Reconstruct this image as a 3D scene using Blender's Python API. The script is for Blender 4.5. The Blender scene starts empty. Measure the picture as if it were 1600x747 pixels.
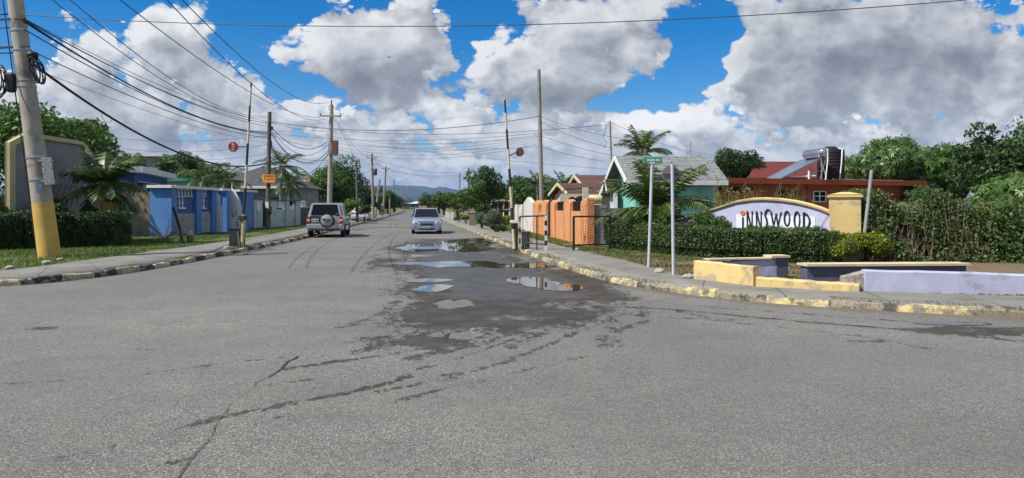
import bpy, math, random
import numpy as np
from mathutils import Vector, Matrix
random.seed(7); RNG = np.random.default_rng(11)
SC = bpy.context.scene; COL = SC.collection
F = 1063.0; HZ = 322.0; CH = 1.6
R = math.radians
def G(u, v, z=0.0):
    Y = F*(CH-z)/(v-HZ); return ((u-800)/F*Y, Y, z)
def P(u, v, Y):
    return ((u-800)/F*Y, Y, CH+(HZ-v)/F*Y)
# ---------------------------------------------------------------- noise
def _h(i, j, s):
    n = (i.astype(np.int64)*374761393 + j.astype(np.int64)*668265263 + s*1442695) & 0x7fffffff
    n = ((n ^ (n >> 13))*1274126177) & 0x7fffffff
    return ((n ^ (n >> 16)) & 0xffff)/65535.0
def vnoise(x, y, s=0):
    x = np.asarray(x, float); y = np.asarray(y, float)
    i = np.floor(x); j = np.floor(y); fx = x-i; fy = y-j
    fx = fx*fx*(3-2*fx); fy = fy*fy*(3-2*fy)
    i = i.astype(np.int64); j = j.astype(np.int64)
    a = _h(i, j, s); b = _h(i+1, j, s); c = _h(i, j+1, s); d = _h(i+1, j+1, s)
    return (a*(1-fx)+b*fx)*(1-fy)+(c*(1-fx)+d*fx)*fy
def fbm(x, y, s=0, o=4):
    t = 0; a = .5; n = 0
    for k in range(o):
        t = t+a*vnoise(x*2**k, y*2**k, s+k*17); n += a; a *= .5
    return t/n
def sstep(a, b, x):
    t = np.clip((x-a)/(b-a), 0, 1); return t*t*(3-2*t)
# ---------------------------------------------------------------- materials
class NT:
    def __init__(s, name):
        s.m = bpy.data.materials.new(name); s.m.use_nodes = True
        s.t = s.m.node_tree; s.n = s.t.nodes; s.l = s.t.links
        s.bsdf = s.n['Principled BSDF']; s.out = s.n['Material Output']
    def new(s, typ, **kw):
        n = s.n.new(typ)
        for k, v in kw.items(): setattr(n, k, v)
        return n
    def put(s, sock, v):
        if hasattr(v, 'is_linked') or isinstance(v, bpy.types.NodeSocket): s.l.new(v, sock)
        else: sock.default_value = v
    def math(s, op, a, b=0.0, c=None, clamp=False):
        n = s.new('ShaderNodeMath', operation=op); n.use_clamp = clamp
        s.put(n.inputs[0], a); s.put(n.inputs[1], b)
        if c is not None: s.put(n.inputs[2], c)
        return n.outputs[0]
    def mix(s, f, a, b, mode='MIX'):
        n = s.new('ShaderNodeMix', data_type='RGBA', blend_type=mode)
        s.put(n.inputs[0], f); s.put(n.inputs[6], a if not isinstance(a, tuple) else rgba(a)); s.put(n.inputs[7], b if not isinstance(b, tuple) else rgba(b))
        return n.outputs[2]
    def noise(s, vec, scale, detail=3, rough=.55, dist=0):
        n = s.new('ShaderNodeTexNoise'); s.l.new(vec, n.inputs['Vector'])
        n.inputs['Scale'].default_value = scale; n.inputs['Detail'].default_value = detail
        n.inputs['Roughness'].default_value = rough; n.inputs['Distortion'].default_value = dist
        return n.outputs[0]
    def ramp(s, f, a, b, lo=0.0, hi=1.0):
        n = s.new('ShaderNodeMapRange'); s.put(n.inputs[0], f)
        for k, v in zip((1, 2, 3, 4), (a, b, lo, hi)): n.inputs[k].default_value = v
        n.interpolation_type = 'SMOOTHSTEP'
        return n.outputs[0]
    def coord(s, which='Object'):
        return s.new('ShaderNodeTexCoord').outputs[which]
    def attr(s, name):
        return s.new('ShaderNodeAttribute', attribute_name=name).outputs['Fac']
    def bump(s, h, strength=.3, dist=.02):
        b = s.new('ShaderNodeBump'); b.inputs['Strength'].default_value = strength; b.inputs['Distance'].default_value = dist
        s.l.new(h, b.inputs['Height']); s.l.new(b.outputs[0], s.bsdf.inputs['Normal'])
    def set(s, **kw):
        for k, v in kw.items(): s.put(s.bsdf.inputs[k], rgba(v) if isinstance(v, tuple) and len(v) == 3 else v)
def rgba(c): return (c[0], c[1], c[2], 1.0)
_M = {}
def mat(name, c1, c2=None, scale=2.0, rough=.75, bump=0.0, bscale=60, metal=0, spec=.4, stain=None, sscale=1.2, samt=.5, edge=(.52, .68), coat=0):
    """weathered paint / concrete / wood: two tones by noise, optional stains with own shape"""
    if name in _M: return _M[name]
    t = NT(name); co = t.coord()
    c2 = c2 or tuple(x*.82 for x in c1)
    f = t.ramp(t.noise(co, scale, 5, .6), .3, .7)
    col = t.mix(f, c1, c2)
    g = t.noise(co, scale*14, 3, .6)
    col = t.mix(t.ramp(g, .35, .75, 0, .28), col, tuple(x*.6 for x in c1))
    if stain:
        m = t.ramp(t.noise(co, sscale, 6, .65, .4), edge[0], edge[1], 0, samt)
        col = t.mix(m, col, stain)
    t.put(t.bsdf.inputs['Base Color'], col)
    t.set(Roughness=rough, Metallic=metal)
    t.bsdf.inputs['Specular IOR Level'].default_value = spec
    if coat: t.bsdf.inputs['Coat Weight'].default_value = coat; t.bsdf.inputs['Coat Roughness'].default_value = .04
    if bump: t.bump(t.noise(co, bscale, 4, .6), bump, .02)
    _M[name] = t.m; return t.m
def plain(name, c, rough=.5, metal=0, spec=.5, coat=0):
    if name in _M: return _M[name]
    t = NT(name); t.set(Roughness=rough, Metallic=metal); t.bsdf.inputs['Specular IOR Level'].default_value = spec
    co = t.coord(); t.put(t.bsdf.inputs['Base Color'], t.mix(t.ramp(t.noise(co, 9, 3), .35, .7, 0, .35), c, tuple(x*.75 for x in c)))
    if coat: t.bsdf.inputs['Coat Weight'].default_value = coat; t.bsdf.inputs['Coat Roughness'].default_value = .05
    _M[name] = t.m; return t.m
def leafmat(name, dark, mid, light, trans=.3, rough=.5, spec=.35):
    if name in _M: return _M[name]
    t = NT(name); a = t.attr('tint')
    r = t.new('ShaderNodeValToRGB'); t.l.new(a, r.inputs[0])
    e = r.color_ramp.elements; e[0].color = rgba(dark); e[1].color = rgba(light)
    k = e.new(.5); k.color = rgba(mid)
    t.put(t.bsdf.inputs['Base Color'], r.outputs[0]); t.set(Roughness=rough)
    t.bsdf.inputs['Specular IOR Level'].default_value = spec
    tr = t.new('ShaderNodeBsdfTranslucent'); h = t.mix(.5, r.outputs[0], (mid[0]*1.4, mid[1]*1.5, mid[2]*.5))
    t.l.new(h, tr.inputs[0])
    mx = t.new('ShaderNodeMixShader'); mx.inputs[0].default_value = trans
    t.l.new(t.bsdf.outputs[0], mx.inputs[1]); t.l.new(tr.outputs[0], mx.inputs[2]); t.l.new(mx.outputs[0], t.out.inputs[0])
    _M[name] = t.m; return t.m
# ---------------------------------------------------------------- objects
def tag(o, label=None, cat=None, group=None, kind=None):
    if label: o['label'] = label
    if cat: o['category'] = cat
    if group: o['group'] = group
    if kind: o['kind'] = kind
    return o
def thing(name, loc, label, cat, group=None, rz=0.0):
    o = bpy.data.objects.new(name, None); COL.objects.link(o); o.location = loc; o.rotation_euler.z = rz
    o.empty_display_size = .2
    return tag(o, label, cat, group)
def root_loc(o):
    v = Vector((0, 0, 0))
    while o: v += o.location; o = o.parent
    return v
def link(me, name, parent=None):
    o = bpy.data.objects.new(name, me); COL.objects.link(o)
    if parent: o.parent = parent
    return o
class MB:
    """mesh builder: several shapes become ONE mesh object"""
    def __init__(s): s.v = []; s.f = []; s.sm = []; s.uv = None
    def add(s, vs, fs, smooth=False):
        b = len(s.v); s.v += [tuple(x) for x in vs]; s.f += [tuple(i+b for i in f) for f in fs]; s.sm += [smooth]*len(fs); return s
    def box(s, c, size, rz=0.0, taper=1.0, ax=None):
        x, y, z = size[0]/2, size[1]/2, size[2]/2; vs = []
        for dz in (-1, 1):
            k = taper if dz > 0 else 1
            for dx, dy in ((-1, -1), (1, -1), (1, 1), (-1, 1)):
                vs.append(Vector((dx*x*k, dy*y*k, dz*z)))
        M = ax if ax is not None else Matrix.Rotation(rz, 3, 'Z')
        vs = [M @ v + Vector(c) for v in vs]
        return s.add(vs, [(3, 2, 1, 0), (4, 5, 6, 7), (0, 1, 5, 4), (1, 2, 6, 5), (2, 3, 7, 6), (3, 0, 4, 7)])
    def bar(s, a, b, w, h=None):
        """box of section w x h from a to b"""
        a = Vector(a); b = Vector(b); d = b-a; L = d.length; q = d.to_track_quat('X', 'Z').to_matrix()
        return s.box((a+b)/2, (L, w, h or w), ax=q)
    def wall(s, a, b, z0, z1, t):
        """vertical slab between plan points a,b (centre line)"""
        a = Vector((a[0], a[1], 0)); b = Vector((b[0], b[1], 0)); d = b-a
        return s.box(((a+b)/2)+Vector((0, 0, (z0+z1)/2)), (d.length, t, z1-z0), rz=math.atan2(d.y, d.x))
    def tube(s, pts, r, n=8, cap=True, smooth=True):
        pts = [Vector(p) for p in pts]; m = len(pts)
        rr = r if isinstance(r, (list, tuple)) else [r]*m
        vs = []; fs = []; up = None
        for i, p in enumerate(pts):
            d = (pts[min(i+1, m-1)]-pts[max(i-1, 0)]).normalized()
            if up is None:
                up = Vector((0, 0, 1)) if abs(d.z) < .9 else Vector((1, 0, 0))
            x = d.cross(up).normalized(); y = x.cross(d).normalized(); up = y
            for k in range(n):
                a = 2*math.pi*k/n; vs.append(p+(x*math.cos(a)+y*math.sin(a))*rr[i])
        for i in range(m-1):
            for k in range(n):
                fs.append((i*n+k, i*n+(k+1) % n, (i+1)*n+(k+1) % n, (i+1)*n+k))
        s.add(vs, fs, smooth)
        if cap: s.add(vs[:n], [tuple(range(n))[::-1]]); s.add(vs[-n:], [tuple(range(n))])
        return s
    def lathe(s, prof, c=(0, 0, 0), n=16, axis='Z', smooth=True):
        vs = []; fs = []; m = len(prof)
        for r, z in prof:
            for k in range(n):
                a = 2*math.pi*k/n; p = (r*math.cos(a), r*math.sin(a), z)
                if axis == 'X': p = (z, r*math.cos(a), r*math.sin(a))
                if axis == 'Y': p = (r*math.cos(a), z, -r*math.sin(a))
                vs.append((p[0]+c[0], p[1]+c[1], p[2]+c[2]))
        for i in range(m-1):
            for k in range(n): fs.append((i*n+k, i*n+(k+1) % n, (i+1)*n+(k+1) % n, (i+1)*n+k))
        fs2 = []
        if prof[0][0] > 1e-4: fs2.append(tuple(range(n))[::-1])
        if prof[-1][0] > 1e-4: fs2.append(tuple((m-1)*n+k for k in range(n)))
        b = len(s.v); s.add(vs, fs, smooth)
        for f in fs2: s.f.append(tuple(i+b for i in f)); s.sm.append(False)
        return s
    def prism(s, poly, off):
        """3D polygon extruded along vector off"""
        n = len(poly); o = Vector(off); a = [Vector(p) for p in poly]; vs = a+[p+o for p in a]
        nrm = Vector((0, 0, 0))
        for i in range(n): nrm += (a[i]-a[0]).cross(a[(i+1) % n]-a[0])
        fl = nrm.dot(o) > 0
        fs = [tuple(range(n))[::-1] if fl else tuple(range(n)), tuple(range(n, 2*n)) if fl else tuple(range(n, 2*n))[::-1]]
        for i in range(n):
            j = (i+1) % n; q = (i, j, n+j, n+i); fs.append(q if fl else q[::-1])
        return s.add(vs, fs)
    def build(s, name, m, parent=None, local=False, bevel=0, origin=None):
        me = bpy.data.meshes.new(name); vs = np.array([tuple(v) for v in s.v], dtype=np.float32)
        if local: off = Vector((0, 0, 0))
        elif parent: off = root_loc(parent)
        else:
            off = Vector(origin) if origin else Vector((float((vs[:, 0].min()+vs[:, 0].max())/2), float((vs[:, 1].min()+vs[:, 1].max())/2), float(vs[:, 2].min())))
        me.from_pydata([tuple(v) for v in (vs-np.array(off, dtype=np.float32))], [], s.f)
        me.polygons.foreach_set('use_smooth', s.sm)
        if s.uv is not None:
            ul = me.uv_layers.new(name='UVMap'); li = np.zeros(len(me.loops), dtype=np.int32); me.loops.foreach_get('vertex_index', li)
            ul.data.foreach_set('uv', np.array(s.uv, dtype=np.float32)[li].ravel())
        if m: me.materials.append(m)
        o = link(me, name, parent)
        if not local and not parent: o.location = off
        if bevel:
            b = o.modifiers.new('Bevel', 'BEVEL'); b.width = bevel; b.segments = 2; b.limit_method = 'ANGLE'; b.angle_limit = R(35)
        return o
def copy_thing(o, parent=None):
    c = o.copy(); COL.objects.link(c)
    if parent: c.parent = parent
    for ch in list(o.children): copy_thing(ch, c)
    return c
def textmesh(body, size, m, name, parent, matrix, extrude=.004, sx=1.0):
    cu = bpy.data.curves.new('lettering', 'FONT'); cu.body = body; cu.size = size; cu.extrude = extrude; cu.align_x = 'CENTER'; cu.align_y = 'CENTER'
    tmp = bpy.data.objects.new('lettering_tmp', cu); COL.objects.link(tmp)
    dg = bpy.context.evaluated_depsgraph_get(); me = bpy.data.meshes.new_from_object(tmp.evaluated_get(dg))
    bpy.data.objects.remove(tmp); bpy.data.curves.remove(cu)
    me.transform(matrix @ Matrix.Diagonal((sx, 1, 1, 1))); me.materials.clear(); me.materials.append(m)
    o = link(me, name, parent); return o
# ---------------------------------------------------------------- foliage
def rawmesh(name, V, nper, m, parent, tint, off, smooth=False):
    """V (N,nper,3): N polygons of nper corners"""
    N = len(V); me = bpy.data.meshes.new(name)
    me.vertices.add(N*nper); me.vertices.foreach_set('co', (V.reshape(-1, 3)-np.array(off)).astype(np.float32).ravel())
    me.loops.add(N*nper); me.loops.foreach_set('vertex_index', np.arange(N*nper, dtype=np.int32))
    me.polygons.add(N); me.polygons.foreach_set('loop_start', np.arange(0, N*nper, nper, dtype=np.int32))
    me.polygons.foreach_set('loop_total', np.full(N, nper, dtype=np.int32))
    at = me.attributes.new('tint', 'FLOAT', 'FACE'); at.data.foreach_set('value', tint.astype(np.float32))
    me.update(calc_edges=True); me.materials.append(m)
    return link(me, name, parent)
def unit(a): return a/np.maximum(np.linalg.norm(a, axis=-1, keepdims=True), 1e-9)
def leafquads(p, nrm, size, asp=.45, droop=.3, outw=.55):
    """diamond leaves at points p, roughly facing nrm"""
    N = len(p)
    n = unit(nrm*outw+RNG.normal(size=(N, 3))*.6+np.array([0, 0, .25]))
    d = unit(np.cross(n, RNG.normal(size=(N, 3)))); d[:, 2] -= droop; d = unit(d)
    w = unit(np.cross(n, d)); s = (size*RNG.uniform(.65, 1.3, N))[:, None]
    a = p-d*s*.5; b = p+d*s*.5; mid = p+d*s*.05+n*s*.06
    return np.stack([a, mid+w*s*asp*.5, b, mid-w*s*asp*.5], 1)
def whorls(p, nrm, size, k=6, asp=.26, droop=.55):
    N = len(p); out = []
    n = unit(nrm+RNG.normal(size=(N, 3))*.35)
    x = unit(np.cross(n, RNG.normal(size=(N, 3)))); y = np.cross(n, x)
    for i in range(k):
        a = 2*math.pi*(i+RNG.uniform(-.3, .3, N))/k
        d = x*np.cos(a)[:, None]+y*np.sin(a)[:, None]+n*.35; d[:, 2] -= droop*RNG.uniform(.5, 1.4, N); d = unit(d)
        w = unit(np.cross(d, n+1e-4)); s = (size*RNG.uniform(.7, 1.25, N))[:, None]
        b = p+d*s; mid = p+d*s*.5
        out.append(np.stack([p, mid+w*s*asp*.5, b-np.array([0, 0, .12])*s, mid-w*s*asp*.5], 1))
    return np.concatenate(out, 0)
def lobes(c, r, n, sr, seed, flat=.0):
    """sub lobes scattered through an ellipsoid"""
    g = np.random.default_rng(seed); d = unit(g.normal(size=(n, 3))); rad = g.uniform(.35, .85, n)[:, None]
    d[:, 2] = np.where(d[:, 2] < -.45, -d[:, 2]*.5, d[:, 2])
    cc = np.array(c)+d*rad*np.array(r); rr = sr*g.uniform(.6, 1.3, n)
    return cc, rr
def crown_points(cc, rr, n, seed, gap=.42, squash=.8):
    g = np.random.default_rng(seed); wt = rr**2/np.sum(rr**2); k = g.choice(len(cc), n*2, p=wt)
    d = unit(g.normal(size=(n*2, 3))); f = g.uniform(.62, 1.06, n*2)
    ang = np.arctan2(d[:, 1], d[:, 0])
    keep = vnoise(ang*2.2+k*7.3, d[:, 2]*3.1+k*3.1, seed) > gap*g.uniform(.6, 1.2, n*2)
    p = cc[k]+d*(rr[k]*f)[:, None]*np.array([1, 1, squash])
    p = p[keep][:n]; d = d[keep][:n]; k = k[keep][:n]
    return p, d, k
def lobetint(k, n, spread=.25, seed=0):
    g = np.random.default_rng(seed+5); base = g.uniform(.25, .75, k.max()+1)
    return np.clip(base[k]+RNG.normal(size=n)*spread, 0, 1)
def tree(base, top, rad, label, m, trunkm, n=6000, leaf=.28, nl=22, sr=None, seed=1, gap=.42, kind='leaf', name='broadleaf_tree', group=None, low=.25, cx=0, cy=0, trunk_r=None, flatr=None, extra=None, limbs=6):
    x, y, z = base; H = top-z; c = np.array([x+cx, y+cy, z+H*(low+(1-low)/2)]); rz = H*(1-low)/2
    t = thing(name, base, label, 'tree', group)
    cc, rr = lobes(c, (rad, flatr or rad, rz), nl, sr or rad*.42, seed)
    if extra is not None:
        cc = np.concatenate([cc, np.array([e[:3] for e in extra])]); rr = np.concatenate([rr, np.array([e[3] for e in extra])])
    p, d, k = crown_points(cc, rr, n, seed, gap)
    V = leafquads(p, d, leaf) if kind == 'leaf' else whorls(p, d, leaf)
    ti = lobetint(k, len(p), .2, seed)
    if kind != 'leaf': ti = np.tile(ti, 6); ti = np.clip(ti+RNG.normal(size=len(ti))*.08, 0, 1)
    rawmesh('crown', V, 4, m, t, ti, base)
    mb = MB(); tr = trunk_r or .05*H; fork = Vector((x+cx*.4, y+cy*.4, z+H*max(low, .2)*.9))
    mb.tube([(x, y, z-.1), (x+.05, y, z+H*low*.5), fork], [tr*1.35, tr, tr*.85], 8)
    g = random.Random(seed); idx = sorted(range(len(cc)), key=lambda i: -rr[i])[:limbs+2]
    for i in idx:
        e = Vector(cc[i]); mdl = fork.lerp(e, .5)+Vector((g.uniform(-.1, .1)*rad, g.uniform(-.1, .1)*rad, .08*H))
        mb.tube([fork-Vector((0, 0, .1)), mdl, e], [tr*.6, tr*.36, tr*.12], 6)
    mb.build('trunk', trunkm, t)
    return t
def palm(base, height, label, m, trunkm, n=16, fl=1.9, seed=1, lean=(0, 0), tr=.09, leaf=.5, droop=.9, upmin=-.1, name='palm_tree', group=None, lw=.045, per=26, cat='palm'):
    g = random.Random(seed); t = thing(name, base, label, cat, group)
    top = Vector(base)+Vector((lean[0], lean[1], height))
    pts = [Vector(base)-Vector((0, 0, .1)), Vector(base).lerp(top, .35)+Vector((lean[0]*.1, 0, 0)), Vector(base).lerp(top, .7), top]
    MB().tube(pts, [tr*1.4, tr*1.05, tr*.95, tr*.8], 10).build('trunk', trunkm, t)
    V = []; T = []; rm = MB()
    for i in range(n):
        az = 2*math.pi*i/n*2.618+g.uniform(-.25, .25); el = upmin+(1.35-upmin)*((i+.5)/n)**.9
        L = fl*g.uniform(.85, 1.1); p = Vector(top); d = Vector((math.cos(az)*math.cos(el), math.sin(az)*math.cos(el), math.sin(el)))
        hor = Vector((math.cos(az), math.sin(az), 0)); side = Vector((-math.sin(az), math.cos(az), 0)); path = [p.copy()]
        S = per//2; tt = g.uniform(.2, .8)
        for s in range(S):
            f = s/S; d = (d+Vector((0, 0, -1))*droop*(.35+f)*1.6/S).normalized(); q = p+d*(L/S)
            if f > .12:
                for sg in (-1, 1):
                    for sub in (0, .5):
                        o = p.lerp(q, sub); up = side.cross(d).normalized()
                        ll = leaf*(math.sin(math.pi*min(1, f*.82+.14))**.6)*g.uniform(.85, 1.1)
                        ld = (side*sg*.85+d*.55+up*g.uniform(-.25, .25)+Vector((0, 0, -.35-.3*g.random()))).normalized()
                        w = d*lw*.5
                        V.append([o-w, o+w, o+ld*ll*.6+w*.9+Vector((0, 0, .0)), o+ld*ll]); T.append(min(1, max(0, tt+g.uniform(-.25, .25))))
            p = q; path.append(p.copy())
        rm.tube(path[::3]+[path[-1]], [.022*fl/1.9]+[.015*fl/1.9]*(len(path[::3])-1)+[.005], 5, cap=False)
    rawmesh('fronds', np.array([[tuple(c) for c in q] for q in V]), 4, m, t, np.array(T), base)
    rm.build('frond_stems', MATS['frondstem'], t)
    return t
def hedge(path, w, h0, h1, label, m, stem, n, leaf, seed=1, name='hedge', z0=.12, rag=.12, cat='hedge', asp=.5, kind='leaf', group=None, coremat=None):
    g = np.random.default_rng(seed); pts = np.array(path, float)
    for _ in range(2 if len(pts) > 2 else 0):
        q_ = [pts[0]]
        for a_, b_ in zip(pts[:-1], pts[1:]): q_ += [a_*.75+b_*.25, a_*.25+b_*.75]
        pts = np.array(q_+[pts[-1]])
    path = [tuple(p_) for p_ in pts]; seg = np.diff(pts, axis=0); L = np.linalg.norm(seg, axis=1); cum = np.concatenate([[0], np.cumsum(L)])
    base = (float(pts[:, 0].mean()), float(pts[:, 1].mean()), z0)
    t = thing(name, base, label, cat, group)
    s = g.uniform(-w*.4, cum[-1]+w*.4, n); sc = np.clip(s, 0, cum[-1]-1e-6); i = np.clip(np.searchsorted(cum, sc, 'right')-1, 0, len(L)-1)
    f = (s-cum[i])/L[i]; c = pts[i]+seg[i]*f[:, None]; dr = seg[i]/L[i][:, None]; nr = np.stack([-dr[:, 1], dr[:, 0]], 1)
    a = g.uniform(-.12, math.pi+.12, n)
    ca = np.sign(np.cos(a))*np.abs(np.cos(a))**.45; sa = np.sign(np.sin(a))*np.abs(np.sin(a))**.45
    hh = h0+(h1-h0)*sc/cum[-1]
    bul = 1+rag*(fbm(s*1.3, a*1.2, seed, 3)-.5)*2+g.normal(size=n)*.035
    inn = g.uniform(.8, 1.03, n)*bul
    endk = np.clip(1-np.maximum(np.maximum(-s, s-cum[-1]), 0)/(w*.45), .05, 1)**.5
    low = g.uniform(0, 1, n)
    zz = np.where(np.abs(ca) > .8, hh*(low*.95+.03), hh*np.abs(sa)*inn*endk)
    zz = np.where(np.abs(ca) > .8, zz, np.maximum(zz, hh*.55*endk))
    off = ca*w*.5*inn*endk*(np.where(zz < .3*hh, .86, 1))
    p = np.stack([c[:, 0]+nr[:, 0]*off, c[:, 1]+nr[:, 1]*off, z0+zz], 1)
    nn = np.stack([nr[:, 0]*ca, nr[:, 1]*ca, np.abs(sa)*.8], 1)
    ns = int(cum[-1]*9); si = g.integers(0, n, ns); up = np.array([[0, 0, 1.0]])
    sel = si[np.abs(ca[si]) < .8]; k2 = np.repeat(sel, 10); hgt = np.tile(np.linspace(.02, 1, 10), len(sel))*np.repeat(g.uniform(.05, .22, len(sel)), 10)
    p2 = p[k2]+np.stack([g.normal(size=len(k2))*.015+hgt*np.repeat(g.uniform(-.5, .5, len(sel)), 10), g.normal(size=len(k2))*.015, hgt], 1)
    p = np.concatenate([p, p2]); nn = np.concatenate([nn, np.tile(up, (len(k2), 1))]); s = np.concatenate([s, s[k2]]); zz = np.concatenate([zz, zz[k2]]); n = len(p)
    V = leafquads(p, nn, leaf, asp, .15, .7) if kind == 'leaf' else whorls(p, nn, leaf, 5, .35, .2)
    k = (s*2.0).astype(int)-int((s*2.0).min()); ti = np.clip(.15+.7*fbm(s*1.1, zz*2, seed+3, 3)+g.normal(size=n)*.2, 0, 1)
    if kind != 'leaf': ti = np.tile(ti, 5)
    rawmesh('leaves', V, 4, m, t, ti, base)
    mb = MB()
    q = [Vector((*pp, 0)) for pp in path]
    for a_, b_ in zip(q[:-1], q[1:]):
        ln = (b_-a_).length; nst = max(3, int(ln/.16)); gg = random.Random(seed)
        d_ = (b_-a_).normalized(); n_ = Vector((-d_.y, d_.x, 0))
        for j in range(nst):
            o = a_.lerp(b_, (j+gg.random())/nst)+n_*gg.uniform(-.25, .25)*w
            mb.tube([o+Vector((0, 0, z0-.05)), o+Vector((gg.uniform(-.1, .1), gg.uniform(-.1, .1), z0+h0*.5)), o+Vector((gg.uniform(-.2, .2), gg.uniform(-.2, .2), z0+h0*.88))], [.022, .016, .008], 5, cap=False)
    mb.build('stems', stem, t)
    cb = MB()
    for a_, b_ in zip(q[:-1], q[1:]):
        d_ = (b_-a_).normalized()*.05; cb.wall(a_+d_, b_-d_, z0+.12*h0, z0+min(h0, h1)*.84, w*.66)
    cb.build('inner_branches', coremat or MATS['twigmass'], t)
    return t
EXPO = 0.34; SKYS = 0.12; HAZE = 9e-5
LK = .52; LB = .44; NEARC = .37
# gap, cloud and cloud-base regions of the sky, as bearings and elevations; positive thickens the cloud, negative opens blue
GAPS = ((150, 4, 110, 26, -1.3), (25, 62, 36, 36, -1.0), (385, 34, 46, 42, -1.5), (404, 92, 30, 24, -.6), (482, 135, 38, 17, -1.2), (765, 12, 42, 36, -1.4), (718, 66, 18, 36, -.6),
        (1083, 88, 38, 54, -1.9), (1030, 152, 42, 17, -1.35), (965, 168, 36, 15, -1.1), (1112, 46, 36, 30, -.8), (455, 8, 50, 16, -.8))
CLOUDS = ((285, 48, 60, 56, .75), (130, 130, 90, 55, .55), (565, 85, 105, 55, .75), (655, 22, 36, 44, .6), (880, 110, 115, 52, .75), (930, 25, 90, 30, .6), (1350, 70, 240, 60, .75), (1450, 130, 160, 60, .5), (1230, 150, 90, 40, .45), (1050, 212, 120, 30, .45), (230, 200, 150, 45, .4))
SHADES = ((1400, 95, 240, 34, -.26), (1240, 20, 260, 30, -.18), (250, 205, 170, 36, -.18), (540, 122, 120, 22, -.2), (900, 150, 130, 20, -.2), (700, 225, 260, 30, -.06), (1480, 30, 160, 30, -.12),
          (290, 40, 60, 40, .10), (1040, 190, 100, 26, .16), (1470, 178, 180, 24, .12), (690, 175, 40, 24, .12), (620, 290, 400, 16, -.04))
# ================================================================ camera, light, sky
cam = bpy.data.cameras.new('camera'); cam.sensor_width = 36; cam.lens = 36*F/1600; cam.shift_y = -(373.5-HZ)/1600
cam.clip_start = .1; cam.clip_end = 30000
camo = bpy.data.objects.new('camera', cam); COL.objects.link(camo); camo.location = (0, 0, CH); camo.rotation_euler = (R(90), 0, 0); SC.camera = camo
vs = SC.view_settings; vs.view_transform = 'Standard'; vs.look = 'None'; vs.gamma = 1; vs.use_curve_mapping = False; vs.exposure = EXPO
SUN_EL = R(50); SUN_AZ = (-.90, -.436)          # where the sun stands, in plan
sd = Vector((SUN_AZ[0]*math.cos(SUN_EL), SUN_AZ[1]*math.cos(SUN_EL), math.sin(SUN_EL))).normalized()
sl = bpy.data.lights.new('sun', 'SUN'); sl.energy = 5.0; sl.angle = R(.53); sl.color = (1, .955, .88)
so = bpy.data.objects.new('sun', sl); COL.objects.link(so); so.rotation_euler = (-sd).to_track_quat('-Z', 'Y').to_euler(); so.location = sd*60
W = bpy.data.worlds.new('World'); SC.world = W; W.use_nodes = True
W.cycles.sampling_method = 'MANUAL'; W.cycles.sample_map_resolution = 256
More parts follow.
